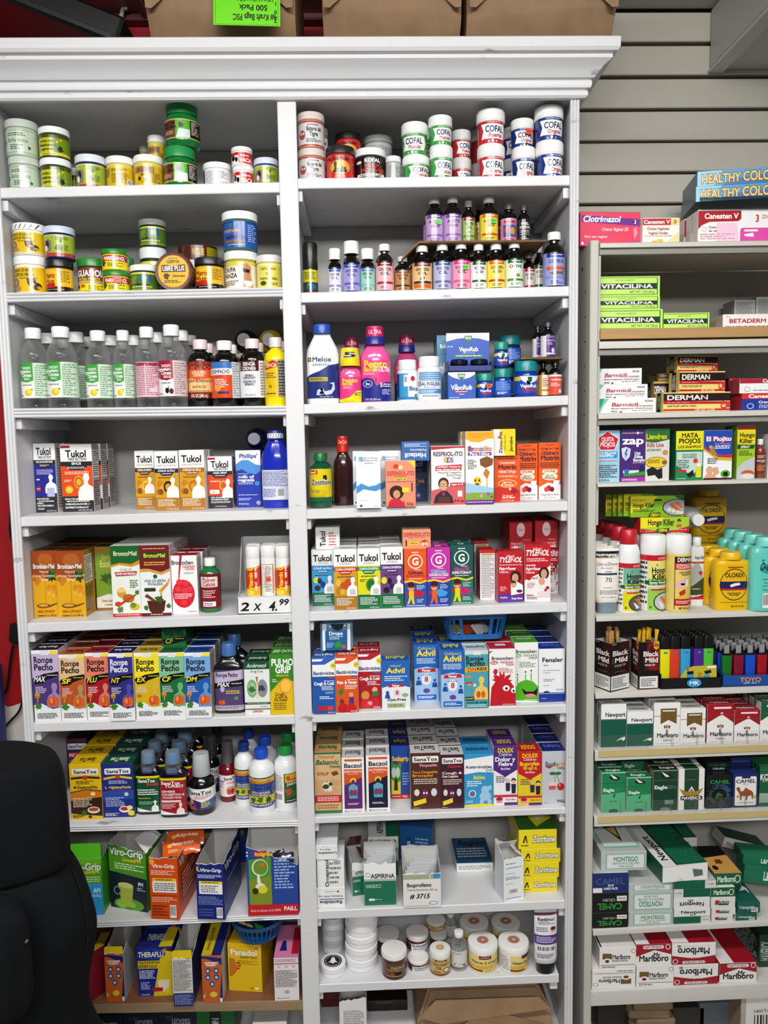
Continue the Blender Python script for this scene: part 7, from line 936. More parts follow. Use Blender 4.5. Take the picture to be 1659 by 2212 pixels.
A('jar','ointment_jar','jar','dark green jar behind, lower of the back two',-0.464,0.1,1.8158,0.0595,0.1131,0.0595,1,'hempgreen',lid='e6eaea',bd='16301c')
A('jar','ointment_jar','jar','dark green jar behind, upper of the back two',-0.4626,0.1,1.9289,0.0596,0.0604,0.0596,1,'hempgreen',lid='d8dcd8',bd='1a3a20')
A('tin','salve_tin','tin','brown flat tin at the back, lower of two',-0.3684,0.11,1.8167,0.0889,0.0598,0.0889,1,'x0',lid='5a2a22',bd='d8d6d2')
A('tin','salve_tin','tin','brown flat tin at the back, upper of two',-0.3684,0.11,1.8764,0.0889,0.0598,0.0889,1,'x1',lid='5a2a22',bd='d8d6d2')
A('jar','ointment_jar','jar','black-lidded jar with red script beside round tin',-0.3242,0.02,1.817,0.0629,0.0711,0.0629,1,'mus',lid='2a2c32',bd='2a1a16')
A('jar','ointment_jar','jar','olive jar with torso picture under the teal jar',-0.2576,0.0267,1.8176,0.072,0.0845,0.072,1,'chupa',lid='eef0f0',bd='b5b32a')
A('jar','ointment_jar','jar','tall teal jar with blue hemp label',-0.2569,0.02,1.9021,0.0756,0.0804,0.0756,1,'marimafin',lid='f2f3f4',bd='3f7472')
A('jar','ointment_jar','jar','pale yellow snake-oil jar beside the divider',-0.1948,0.02,1.8181,0.0565,0.0731,0.0565,1,'vibora',lid='e2dcdc',bd='dcd66a')
SHELF("on right bay's top shelf")
A('jar','ointment_jar','jar','peach balm jar with red animal face, lower of two',-0.0983,0.02,2.0388,0.0582,0.0691,0.0582,1,'tigre',lid='e0d6d2',bd='c98a70')
A('jar','ointment_jar','jar','peach balm jar with red animal face, upper of two',-0.0983,0.02,2.1079,0.058,0.0733,0.058,1,'tigre',lid='e2d6d2',bd='c98a70')
A('jar','ointment_jar','jar','peach balm jar half hidden behind, lower',-0.0812,0.1,2.0389,0.0324,0.0705,0.0324,1,'tigre',lid='c8bebc',bd='b98a70')
A('jar','ointment_jar','jar','peach balm jar half hidden behind, upper',-0.0812,0.1,2.1094,0.0324,0.0705,0.0324,1,'tigre',lid='c8bebc',bd='b98a70')
A('jar','ointment_jar','jar','red sunset-label jar with black lid, front',-0.0373,0.02,2.0391,0.0622,0.0746,0.0622,1,'novale',lid='2a2b2e',bd='b83228')
A('jar','ointment_jar','jar','red sunset-label jar behind, lower',-0.0204,0.1,2.0391,0.0583,0.0661,0.0583,1,'novale',lid='1f2022',bd='b83228')
A('jar','ointment_jar','jar','red sunset-label jar behind, upper',-0.0204,0.1,2.1052,0.0583,0.0661,0.0583,1,'novale',lid='1f2022',bd='b83228')
A('jar','ointment_jar','jar','black jar with red lettering and white lid',0.0271,0.0294,2.0393,0.069,0.0725,0.069,1,'maxpower',lid='f0f1f1',bd='2a2022')
A('jar','ointment_jar','jar','grey jar behind the black jar, lower',0.0464,0.12,2.0394,0.0657,0.0662,0.0657,1,'grey',lid='a9aaa8',bd='9fa3a3')
A('jar','ointment_jar','jar','grey jar behind the black jar, upper',0.0464,0.12,2.1055,0.0657,0.0662,0.0657,1,'grey',lid='a9aaa8',bd='9fa3a3')
A('jar','ointment_jar','jar','small white-lidded grey jar beside the black jar',0.0756,0.03,2.0395,0.0329,0.0546,0.0329,1,'grey',lid='e8eaea',bd='a9adad')
A('cof','ointment_jar','jar','large green-label ointment jar, lower, turned right',0.1241,0.02,2.0397,0.0583,0.0524,0.0583,1,'cofg',lid='f2f3f3',bd='f2f3f3',rl=0.25)
A('cof','ointment_jar','jar','large green-label ointment jar, upper, turned left',0.1221,0.02,2.092,0.0565,0.0676,0.0565,1,'cofg',lid='f2f3f3',bd='f2f3f3',rl=-0.3)
A('cof','ointment_jar','jar','smaller green-label ointment jar, lower front',0.1782,0.02,2.0399,0.0498,0.0716,0.0498,1,'cofg',lid='f2f3f3',bd='f2f3f3',rl=0.15)
A('cof','ointment_jar','jar','smaller green-label ointment jar, upper front',0.1768,0.02,2.1115,0.0515,0.0611,0.0515,1,'cofg',lid='f2f3f3',bd='f2f3f3',rl=0.15)
A('cof','ointment_jar','jar','green-label ointment jar half hidden behind, lower',0.1548,0.1,2.0398,0.0359,0.0675,0.0359,1,'cofg',lid='e2e4e4',bd='e2e4e4')
A('cof','ointment_jar','jar','green-label ointment jar half hidden behind, upper',0.1548,0.1,2.1073,0.0359,0.0675,0.0359,1,'cofg',lid='e2e4e4',bd='e2e4e4')
A('cof','ointment_jar','jar','red-label ointment jar in back row, lower left',0.2291,0.08,2.0401,0.0436,0.066,0.0436,1,'cofr',lid='e2e4e4',bd='f2f3f3',rl=0.3)
A('cof','ointment_jar','jar','red-label ointment jar in back row, upper left',0.2284,0.08,2.1061,0.0443,0.0594,0.0443,1,'cofr',lid='e2e4e4',bd='f2f3f3',rl=0.3)
A('cof','ointment_jar','jar','red-label ointment jar deepest in back, lower',0.2807,0.15,2.0403,0.0412,0.0774,0.0412,1,'cofr',lid='d8dada',bd='e2e4e4',rl=0.5)
A('cof','ointment_jar','jar','red-label ointment jar deepest in back, upper',0.2807,0.15,2.1177,0.0412,0.0774,0.0412,1,'cofr',lid='d8dada',bd='e2e4e4',rl=0.5)
A('cof','ointment_jar','jar','large red-label ointment jar in front, lower',0.286,0.02,2.0403,0.0593,0.0731,0.0593,1,'cofr',lid='f4f4f4',bd='f2f3f3')
A('cof','ointment_jar','jar','large red-label ointment jar in front, upper',0.2854,0.02,2.1134,0.061,0.0719,0.061,1,'cofr',lid='f4f4f4',bd='f2f3f3')
A('cof','ointment_jar','jar','blue-label ointment jar behind, lower',0.3467,0.1,2.0405,0.0463,0.069,0.0463,1,'cofb',lid='dcdede',bd='e2e4e4')
A('cof','ointment_jar','jar','blue-label ointment jar behind, upper',0.3467,0.1,2.1095,0.0463,0.069,0.0463,1,'cofb',lid='dcdede',bd='e2e4e4')
A('cof','ointment_jar','jar','smaller blue-label ointment jar, lower',0.358,0.0347,2.0406,0.0507,0.0734,0.0507,1,'cofb',lid='f0f1f1',bd='f2f3f3')
A('cof','ointment_jar','jar','smaller blue-label ointment jar, upper, orange sticker',0.3573,0.0441,2.114,0.0509,0.0605,0.0509,1,'cofb',lid='f0f1f1',bd='f2f3f3',stk='e8502a')
A('cof','ointment_jar','jar','large blue-label ointment jar, lower',0.4122,0.02,2.0408,0.0595,0.079,0.0595,1,'cofb',lid='f4f4f4',bd='f2f3f3',rl=0.2)
A('cof','ointment_jar','jar','large blue-label ointment jar, upper',0.4108,0.02,2.1198,0.062,0.0724,0.062,1,'cofb',lid='f4f4f4',bd='f2f3f3')
SHELF("on right bay's second shelf")
A('stick','wrapped_cylinder','cylinder','black and yellow wrapped cylinder beside the divider',-0.107,0.03,1.8068,0.0323,0.1113,0.0323,1,'stick',lid='20211f',bd='25261f')
A('oil','oil_bottle','bottle','small pale lilac oil bottle with wide white cap',-0.0538,0.025,1.8074,0.0292,0.0963,0.0292,2,'lav1',lid='f2f3f4',bd='16130f',wc=1)
A('oil','oil_bottle','bottle','purple-label oil bottle with tall white cap',-0.0178,0.02,1.8079,0.0376,0.1102,0.0376,2,'lav2',lid='f2f3f4',bd='16130f',wc=1)
A('oil','oil_bottle','bottle','mint-label oil bottle with wide white cap',0.0168,0.025,1.8083,0.032,0.095,0.032,2,'pep',lid='f2f3f4',bd='16130f',wc=1)
A('oil','oil_bottle','bottle','rose-label oil bottle with maroon header',0.0535,0.02,1.8087,0.0397,0.1033,0.0397,2,'cas',lid='f4f4f4',bd='1a120f')
A('oil','oil_bottle','bottle','brown kraft-label oil bottle, shortest in row',0.0921,0.03,1.8092,0.0357,0.0784,0.0357,1,'ric',lid='d8d8d6',bd='16110e')
A('oil','oil_bottle','bottle','cream-orange grape-label oil bottle',0.1342,0.02,1.8097,0.0437,0.0986,0.0437,2,'gra',lid='eceeee',bd='120e0c')
A('oil','oil_bottle','bottle','grey-lavender label oil bottle',0.1782,0.02,1.8103,0.0406,0.101,0.0406,2,'ros1',lid='eef0f0',bd='120e0e')
A('oil','oil_bottle','bottle','bright pink label oil bottle with green sticker',0.2186,0.02,1.8108,0.0403,0.1034,0.0403,2,'ros2',lid='f0f0f0',bd='120e0e',stk='4fd83a')
A('oil','oil_bottle','bottle','white-label dark bottle with green band',0.2564,0.02,1.8112,0.0352,0.0986,0.0352,2,'gly',lid='f0f0f0',bd='120e0e')
A('oil','oil_bottle','bottle','yellow-label oil bottle with orange band',0.2944,0.02,1.8117,0.04,0.0998,0.04,2,'alg',lid='f0f0f0',bd='120e0e')
A('oil','oil_bottle','bottle','pale green olive-branch label bottle',0.3341,0.02,1.8122,0.0396,0.1027,0.0396,2,'oli',lid='f2f2f2',bd='100f0c')
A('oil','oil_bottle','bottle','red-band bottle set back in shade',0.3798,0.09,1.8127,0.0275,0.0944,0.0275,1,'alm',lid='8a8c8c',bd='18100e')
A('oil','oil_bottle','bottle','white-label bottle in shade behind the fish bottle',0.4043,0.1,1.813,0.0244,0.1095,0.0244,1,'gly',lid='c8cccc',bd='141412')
A('oil','oil_bottle','bottle','large blue fish-label oil bottle',0.4217,0.02,1.8133,0.048,0.1209,0.048,1,'cod',lid='f4f4f5',bd='14110f')
A('oil','oil_bottle','bottle','lilac-label oil bottle with green sticker on cardboard',0.1654,0.056,1.9151,0.0403,0.1038,0.0403,2,'ave',lid='dcdedd',bd='14100f',stk='4fd83a',dy=0.07)
A('oil','oil_bottle','bottle','lilac-label oil bottle without sticker on cardboard',0.2049,0.05,1.9151,0.0395,0.1033,0.0395,2,'ave',lid='dcdedd',bd='14100f',dy=0.07)
A('oil','oil_bottle','bottle','green-label oil bottle with grey cap on cardboard',0.2401,0.06,1.9151,0.0283,0.0957,0.0283,1,'tea',lid='a9aaa8',bd='1a1210')
A('oil','oil_bottle','bottle','yellow-label bottle set back on cardboard',0.2739,0.13,1.9151,0.0287,0.1102,0.0287,1,'alg',lid='b0b0ac',bd='14100f')
A('oil','oil_bottle','bottle','orange and yellow label oil bottle on cardboard',0.2842,0.05,1.9151,0.0404,0.1024,0.0404,1,'alg2',lid='dcdedd',bd='14100f',stk='4fd83a')
A('oil','oil_bottle','bottle','pink picture-label bottle with clear cap on cardboard',0.3275,0.05,1.9151,0.0361,0.0864,0.0361,2,'pinkm',lid='4a4a4e',bd='0e0e10',dy=0.065)
A('oil','oil_bottle','bottle','black-label bottle with white lettering on cardboard',0.3601,0.05,1.9151,0.0282,0.0823,0.0282,2,'miel',lid='4a4a4e',bd='0a0a0c',dy=0.065)
SHELF("on left bay's third shelf")
A('swan','water_bottle','bottle','clear bottle with green lemon label, leftmost',-0.7097,0.0229,1.5741,0.0603,0.1731,0.0603,3,'swl',lid='f4f5f6',dy=0.085)
A('swan','water_bottle','bottle','clear bottle with green lemon label, second from left',-0.647,0.01,1.5738,0.0665,0.1739,0.0665,3,'swl',lid='f4f5f6',dy=0.085)
A('swan','water_bottle','bottle','clear bottle with green lemon label, third from left',-0.575,0.035,1.5734,0.0593,0.1679,0.0593,3,'swl',lid='f4f5f6',dy=0.08)
A('swan','water_bottle','bottle','clear bottle with green lemon label, rightmost green',-0.5192,0.035,1.5731,0.0476,0.1675,0.0476,3,'swl',lid='f4f5f6',dy=0.08)
A('swan','water_bottle','bottle','clear bottle turned to pink fine print',-0.4647,0.0208,1.5729,0.0536,0.1727,0.0536,3,'swcb',lid='f4f5f6',dy=0.085)
A('swan','water_bottle','bottle','clear bottle with crimson cherry label',-0.4084,0.005,1.5726,0.0613,0.1748,0.0613,3,'swc',lid='f4f5f6',dy=0.085)
A('syrup','syrup_bottle','bottle','black bottle with orange and cream label',-0.3535,0.0362,1.5723,0.0581,0.1469,0.0581,3,'antie',lid='ead8dc',bd='100d0d',dy=0.07)
A('syrup','syrup_bottle','bottle','black bottle with orange and blue label',-0.2973,0.015,1.572,0.0608,0.1415,0.0608,2,'desem',lid='f2f3f4',bd='100d0d',dy=0.07)
A('syrup','syrup_bottle','bottle','black bottle with white label and maroon heading',-0.2379,0.0222,1.5717,0.0572,0.1459,0.0572,2,'esen',lid='ead8dc',bd='100d0d',dy=0.07)
A('syrup','syrup_bottle','bottle','bright yellow bottle beside the divider',-0.1854,0.01,1.5714,0.0518,0.1467,0.0518,2,'yelb',lid='ead8dc',bd='efdf14',dy=0.07)
B('brown carton hidden behind the bottles',-0.2432,0.17,1.5717,0.1292,0.1285,0.11,1,'x2',sd='a89a84')
A('lying','syrup_bottle','bottle','black bottle lying on bottles at back',-0.2732,0.164,1.7031,0.0568,0.0568,0.13,1,'',lid='8f9090',bd='141316')
A('lying','syrup_bottle','bottle','yellow bottle lying on bottles at back',-0.2153,0.164,1.7031,0.0565,0.0565,0.13,1,'',lid='9a9a94',bd='c9b81c')
SHELF("on left bay's fourth shelf")
B('cold syrup carton with navy panel',-0.7196,0.098,1.3431,0.0488,0.1556,0.05,3,'tuk1',sd='e6e2e0',rs=1,dy=0.054)
B('cold syrup carton with orange panel',-0.6478,0.0957,1.3438,0.0707,0.1527,0.045,3,'tuk2',sd='b8aeac',rs=2)
B('gold honeycomb carton with brown band, leftmost of three',-0.4993,0.1086,1.3451,0.0437,0.1335,0.05,2,'tuk3',sd='e6e2e0')
B('gold honeycomb carton with navy band, middle of three',-0.4378,0.0614,1.3456,0.0524,0.1319,0.05,2,'tuk4',sd='e6e2e0')
B('gold honeycomb carton with tan band, right of three',-0.3809,0.0576,1.3461,0.0556,0.1329,0.05,2,'tuk5',sd='e6e2e0')
B('short orange nasal spray carton',-0.324,0.0837,1.3466,0.0549,0.117,0.04,2,'tuk6',sd='c8c0be',rs=2,dy=0.045)
B('blue carton with white wavy top',-0.2606,0.0871,1.3471,0.0563,0.1294,0.05,3,'phil',sd='24368e')
A('melox','medicine_bottle','bottle','blue plastic bottle turned to back label',-0.1948,0.0452,1.3477,0.0656,0.1724,0.0394,1,'philb',lid='2a3fa8',bd='1f36b8',lw=1,zl=(0.1, 0.5))
A('lying','medicine_bottle','bottle','blue bottle lying at the back with white cap',-0.2476,0.1,1.4765,0.0508,0.0508,0.13,1,'',lid='c9ccd4',bd='16245a')
SHELF("on right bay's third shelf")
A('melox','medicine_bottle','bottle','white antacid bottle with blue cap and navy label',-0.084,0.01,1.5743,0.0699,0.1694,0.0419,1,'melox',lid='2a5fb8',bd='f1f1f3')
A('pepto','medicine_bottle','bottle','small pink bottle with yellow cap',-0.0249,0.01,1.5754,0.0474,0.1168,0.0285,1,'pepto',lid='f0dc1c',bd='e8609f',capt='5')
A('pepto','medicine_bottle','bottle','large pink bottle with pink and blue cap',0.0297,0.0137,1.5764,0.0654,0.162,0.0393,2,'peptou',lid='c92a70',lid2='2a3590',bd='ea62a6',capt='ULTRA',dy=0.08)
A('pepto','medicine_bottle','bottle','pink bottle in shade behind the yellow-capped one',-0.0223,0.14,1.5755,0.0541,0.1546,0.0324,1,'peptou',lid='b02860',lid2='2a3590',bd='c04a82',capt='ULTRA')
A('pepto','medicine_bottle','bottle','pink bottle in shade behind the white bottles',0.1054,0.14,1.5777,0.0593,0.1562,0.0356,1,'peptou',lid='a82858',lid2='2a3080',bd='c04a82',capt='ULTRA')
A('pill','medicine_bottle','bottle','white-capped bottle with pale blue label',0.1008,0.0385,1.5777,0.0469,0.0911,0.0469,1,'bicar',lid='e9ebec',bd='e6e8ea')
A('pill','medicine_bottle','bottle','white bottle with blue striped label',0.1479,0.02,1.5785,0.0523,0.0954,0.0523,1,'sal',lid='f3f4f5',bd='eef0f2')
B('small blue ointment carton under the display box',0.2149,0.0126,1.5797,0.0588,0.0576,0.05,1,'vapob',sd='2a5ab0')
B('grey-blue carton behind, lower of two',0.1857,0.12,1.5792,0.0271,0.1091,0.08,1,'x3',sd='4a7a98')
B('grey-blue carton behind, upper of two',0.186,0.12,1.6882,0.0278,0.0421,0.08,1,'x4',sd='4a7a98')
A('vjar','ointment_jar','jar','small blue jar with teal lid and orange sticker',0.2682,0.02,1.5807,0.0377,0.0546,0.0377,1,'vapoj',lid='1d9a8a',bd='1f4ea8',stk='e8683a')
A('vjar','ointment_jar','jar','blue jar turned to its fine print',0.3079,0.02,1.5814,0.0398,0.0637,0.0398,1,'vapok',lid='1a8f86',bd='1a3f98')
A('vjar','ointment_jar','jar','small blue jar with teal lid, on other jars',0.3085,0.04,1.6472,0.0333,0.0574,0.0333,1,'vapoj',lid='1d9a8a',bd='1f3a7a')
A('vjar','ointment_jar','jar','large dark jar with teal lid at back, lower',0.3459,0.13,1.5821,0.0547,0.0742,0.0547,1,'vapok',lid='1a7f88',bd='1a2f5a')
A('vjar','ointment_jar','jar','large dark jar with teal lid at back, upper',0.3459,0.13,1.6563,0.0547,0.0742,0.0547,1,'vapok',lid='1a7f88',bd='1a2f5a')
A('vjar','ointment_jar','jar','largest blue jar with teal lid, front',0.3616,0.02,1.5823,0.0538,0.0795,0.0538,1,'vapoj',lid='1a8f96',bd='1a3aa0')
A('oil','oil_bottle','bottle','dark bottle with gold label under cardboard',0.4015,0.0435,1.5831,0.0243,0.0783,0.0243,1,'yod',lid='1a1a1c',bd='14100e')
A('oil','oil_bottle','bottle','dark bottle with red-orange label under cardboard',0.4258,0.03,1.5835,0.0289,0.0768,0.0289,1,'mert',lid='1a1a1c',bd='14100e')
A('oil','oil_bottle','bottle','small violet-label bottle on cardboard, right',0.4144,0.05,1.668,0.0323,0.0796,0.0323,1,'gent',lid='3a3a42',bd='121014')
A('oil','oil_bottle','bottle','small violet-label bottle on cardboard, left behind',0.402,0.1,1.668,0.0233,0.0793,0.0233,1,'gent',lid='33333a',bd='121014')
SHELF("on right bay's fourth shelf")
A('syrup','syrup_bottle','bottle','green-capped bottle with yellow syrup label',-0.0958,0.0207,1.3476,0.0506,0.1197,0.0506,2,'zorri',lid='1f7a44',bd='1a5a40',zl=(0.12, 0.72),dy=0.065)
A('pepto','medicine_bottle','bottle','dark maroon cough bottle with red cap',-0.0465,0.07,1.3483,0.0436,0.1563,0.0266,1,'',lid='c82a1f',bd='3a1a1e',capt='DayQuil')
B('white carton with blue wave, front',0.0099,-0.012,1.349,0.0521,0.1214,0.04,1,'whiteb',sd='e8eaec')
B('white carton with blue wave, hidden behind the front one',-0.01,0.075,1.3488,0.0282,0.1213,0.045,1,'whiteb',sd='dfe2e4')
B('white carton with elephant drawing behind the orange one',0.0594,0.05,1.3497,0.0471,0.1204,0.05,1,'whiteb',sd='e0e2e4')
B('orange carton with picture of a girl',0.0792,-0.0073,1.35,0.0643,0.0994,0.035,1,'defen',sd='e0ccc0')
B('dark blue carton standing behind orange carton',0.1207,0.118,1.3505,0.0646,0.0976,0.04,1,'hist',sd='1a3058')
B('lighter blue carton with upside-down writing',0.1138,0.02,1.4482,0.0606,0.0425,0.04,1,'histu',sd='2a5088')
B('red and white carton with boy in glasses',0.1832,0.0074,1.3514,0.0728,0.1274,0.05,2,'resf',sd='e8e4e2',ls=1)
B('tall bee and honey carton',0.2512,-0.0002,1.3523,0.0613,0.1573,0.06,2,'bron',sd='d8d4cc',dy=0.07)
B('short orange and red infant drops carton',0.3171,0.0311,1.3532,0.0575,0.1027,0.04,1,'motd',sd='d85a20')
B('small white and yellow carton with sideways lettering',0.3088,0.02,1.4559,0.0482,0.0576,0.035,1,'zinvo',sd='e8d84a')
B('orange children fever carton, left of two',0.3699,0.0706,1.3539,0.0473,0.1267,0.05,2,'motc',sd='d86a2a')
B('orange children fever carton, rightmost',0.4189,0.0611,1.3545,0.0496,0.1277,0.05,2,'motc',sd='d86a2a')
SHELF("on left bay's fifth shelf")
B('gold honey-spoon carton, leftmost',-0.7163,0.054,1.1106,0.0553,0.1513,0.055,4,'bronk',sd='b8862a',tp='5a3a1c',dy=0.062)
B('gold honey-spoon carton with side panel showing',-0.656,0.0454,1.1116,0.0616,0.1502,0.055,4,'bronk',sd='b8862a',tp='5a3a1c',rs=2,dy=0.062)
B('olive eucalyptus carton set back',-0.5923,0.1066,1.1127,0.0589,0.1487,0.055,3,'euca',sd='8a8a4a',tp='3a3a1c',dy=0.062)
B('white carton with green wavy top',-0.5289,0.0314,1.1138,0.0649,0.159,0.055,3,'broncog',sd='c8c8c4',tp='d8dad8',dy=0.06)
B('white carton with maroon top and wooden mortar',-0.4634,0.0256,1.1149,0.0659,0.1586,0.055,3,'broncom',sd='d4d2d0',tp='d8d6d4',rs=2,dy=0.06)
B('white carton with big red raspberry',-0.4014,0.0327,1.1159,0.0568,0.1323,0.045,3,'broncoc',sd='e4e0e0',tp='a82a34',rs=1)
A('syrup','syrup_bottle','bottle','small green-necked bottle with red label',-0.3496,0.0357,1.1168,0.0457,0.1209,0.047,1,'pulmo',lid='f1f3f2',bd='2a7a4a',nk='1f7a3a',zl=(0.08, 0.72))
SHELF("on left bay's sixth shelf")
B('purple and lilac chest-syrup carton',-0.7065,0.0049,0.8873,0.0578,0.1623,0.05,4,'rp1',sd='d0ccd8',tp='2a1f3a|U .5 .55 .3 .7 f0f0f4 Rompe Pecho',rs=1,dy=0.056)
B('orange and tan chest-syrup carton',-0.6493,0.0057,0.8875,0.0553,0.1509,0.05,4,'rp2',sd='d8c8b0',tp='b8602a|U .5 .55 .3 .7 14141a Rompe Pecho',rs=1,dy=0.056)
B('red and salmon chest-syrup carton',-0.5946,0.0078,0.8878,0.0529,0.1525,0.05,4,'rp3',sd='d8c8b0',tp='a8303a|U .5 .55 .3 .7 14141a Rompe Pecho',rs=1,dy=0.056)
B('navy chest-syrup carton',-0.54,-0.0035,0.888,0.0535,0.1533,0.05,4,'rp4',sd='d8c8b0',tp='1f1f5a|U .5 .55 .3 .7 f0f0f4 Rompe Pecho',rs=1,dy=0.056)
B('yellow chest-syrup carton',-0.4853,0.0032,0.8883,0.0547,0.1507,0.05,4,'rp5',sd='d8c8b0',tp='c8a81c|U .5 .55 .3 .7 14141a Rompe Pecho',rs=1,dy=0.056)
B('green and white chest-syrup carton',-0.4303,0.003,0.8885,0.0552,0.1496,0.05,4,'rp6',sd='d8c8b0',tp='1a6a3a|U .5 .55 .3 .7 14141a Rompe Pecho',rs=1,dy=0.056)
B('blue chest-syrup carton',-0.3737,-0.0018,0.8888,0.0566,0.1493,0.05,4,'rp7',sd='d8c8b0',tp='2a5aa0|U .5 .55 .3 .7 14141a Rompe Pecho',rs=1,dy=0.056)
B('green carton lying on the green and white ones',-0.4347,0.05,1.0381,0.0544,0.0415,0.1,1,'rpt',sd='1f6a40',tp='1f6a40',nt=1)
A('flask','syrup_bottle','bottle','black flask with purple label and blue cap',-0.3108,0.0223,0.8891,0.068,0.1589,0.0351,2,'rpb',lid='4a78b0',bd='15131a',dy=0.08)
B('white and green carton with lungs drawing',-0.2456,0.01,0.8894,0.0566,0.121,0.05,2,'ambr',sd='c8d0c8',tp='1f4a34|U .5 .5 .4 .7 d0e0d8 Ambroxol')
B('green and yellow carton beside the divider',-0.1881,0.0052,0.8897,0.0565,0.1374,0.05,3,'pulg',sd='b8a83a',tp='3f8a2c|U .5 .5 .45 .8 f4f4f0 PULMO GRIP',dy=0.056)
SHELF("on right bay's fifth shelf")
B('blue child cough carton',-0.0966,0.058,1.1224,0.0499,0.1286,0.045,4,'kid1',sd='dcdcdc',tp='e0e0de|L .2 .3 .8 .6 1 8a8a8a',dy=0.052)
B('amber child cough carton',-0.0442,0.0091,1.1232,0.0509,0.1347,0.045,4,'kid2',sd='dcdcdc',tp='e0e0de|L .2 .3 .8 .6 1 8a8a8a',dy=0.052)
B('lime child cough carton',0.0073,0.0092,1.1239,0.0498,0.1345,0.045,4,'kid3',sd='dcdcdc',tp='e0e0de|L .2 .3 .8 .6 1 8a8a8a',dy=0.052)
B('violet child cough carton',0.0578,0.0093,1.1246,0.0495,0.1361,0.045,4,'kid4',sd='dcdcdc',tp='e0e0de|L .2 .3 .8 .6 1 8a8a8a',dy=0.052)
B('white carton standing sideways-lettered on blue carton',-0.084,0.0561,1.2511,0.0539,0.0502,0.05,1,'tukv',sd='e8e6e4',tp='dedede')
B('orange hero-child carton',0.1099,0.013,1.1254,0.0497,0.1288,0.045,2,'gil1',sd='2f4fa0',tp='d86a2a|T .5 .5 .4 .3 ffffff G',dy=0.052)
B('magenta hero-child carton',0.161,0.0097,1.1261,0.0508,0.1314,0.045,2,'gil2',sd='2f4fa0',tp='b03a98|T .5 .5 .4 .3 ffffff G',dy=0.052)
B('dark teal hero-child carton',0.2135,0.0223,1.1268,0.0513,0.1328,0.045,2,'gil3',sd='1f5550',tp='1f6a60|T .5 .5 .4 .3 ffffff G',dy=0.052)
B('small salmon carton lying on orange carton',0.1141,0.02,1.2542,0.0619,0.0428,0.05,1,'defs',sd='c8a890',tp='c0a088')
B('carton turned to its fine-print side',0.2768,0.0575,1.1278,0.0344,0.1145,0.06,1,'tylback',sd='b83038',tp='c02f38')
B('red carton of mother and infant with purple base',0.3229,0.0238,1.1284,0.0566,0.1153,0.04,1,'tylg',sd='b02530',tp='c02834')
B('white-bottomed red carton of mother and infant, front',0.3831,0.0224,1.1293,0.0582,0.1281,0.05,1,'tylc',sd='c8b8b8',tp='c02834')
B('mother and infant carton half hidden behind, at right',0.4385,0.1,1.1302,0.0211,0.1097,0.05,1,'tylc',sd='b83038',tp='c02834')
B('red carton standing behind, under the left end-on box',0.3623,0.13,1.129,0.0494,0.1084,0.06,1,'tylg',sd='a82530',tp='c02834')
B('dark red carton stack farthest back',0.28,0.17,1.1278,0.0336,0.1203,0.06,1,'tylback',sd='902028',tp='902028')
B('red carton lying end-on with phone number, left',0.3614,0.1,1.2374,0.0532,0.0637,0.12,1,'tyle',sd='b01f2a',tp='c8303a')
B('red carton lying end-on with phone number, right',0.4187,0.09,1.2399,0.053,0.0627,0.12,1,'tyle',sd='b01f2a',tp='c8303a')
SHELF("on right bay's sixth shelf")
B('blue cold-syrup carton',-0.0967,-0.0024,0.8923,0.0504,0.1268,0.045,2,'bac1',sd='c8c4c0',tp='3a6ab0|U .5 .5 .3 .8 ffffff Cough & Cold',dy=0.05)
B('orange cherry carton',-0.046,0.001,0.8929,0.0498,0.1263,0.045,2,'bac2',sd='d8c0b0',tp='d85a2a|U .5 .5 .3 .8 ffffff Pain & Fever',dy=0.05)
B('crimson berry-picnic carton',0.0045,0.021,0.8934,0.0512,0.1274,0.045,2,'bac3',sd='d8c8c8',tp='a82a34|U .5 .5 .3 .8 ffffff Cough & Cold',dy=0.05)
B('short blue carton with yellow script, dye-free',0.0628,0.0072,0.8941,0.0633,0.112,0.04,1,'advi',sd='dfe6ec',tp='2a6ab8|U .5 .4 .5 .7 f0e03a Advil')
B('tall light-blue carton with yellow script, left one front',0.1345,0.0504,0.8949,0.0554,0.1338,0.055,3,'advc',sd='7aa8d8',tp='2a62b0|U .5 .4 .5 .7 f0e03a Advil',dy=0.06)
B('tall light-blue carton with yellow script, right one front',0.1889,-0.0003,0.8955,0.0523,0.1341,0.055,2,'advc',sd='7aa8d8',tp='2a62b0|U .5 .4 .5 .7 f0e03a Advil',dy=0.06)
B('teal carton with glowing yellow figure',0.2419,-0.0016,0.8961,0.0525,0.1318,0.05,2,'rpk',sd='b8c8c8',tp='c8d8d8|U .5 .5 .3 .8 16161c Rompe Pechito')
B('white carton with furry red monster',0.3005,0.0022,0.8967,0.0589,0.1326,0.055,2,'brk',sd='d8d0d0',tp='c02a38|S .3 .3 .7 .6 .03 e8dcdc',ls=1,dy=0.06)
B('white carton with green three-eyed monster',0.3587,0.0244,0.8974,0.0535,0.1387,0.05,4,'brg',sd='c8d0c0',tp='5aa83a|L .2 .3 .8 .5 1 f0f4ec')
B('plain white carton with royal blue base',0.4156,0.0208,0.898,0.059,0.1234,0.05,4,'fen',sd='d8dce4',tp='1f3f9a|U .5 .5 .4 .7 5a7ac8 Fenaler')
SHELF("on left bay's seventh shelf")
B('navy and red carton standing at the back left',-0.7192,0.1903,0.6501,0.0497,0.1249,0.06,1,'sanax',sd='1f2a5a',tp='2a2f6a')
B('yellow tea-sachet carton',-0.6406,0.0256,0.6496,0.0705,0.1309,0.05,4,'sanay',sd='8a8a9a',tp='e0bc1c|U .5 .6 .4 .5 2a2010 SanaTos',dy=0.054)
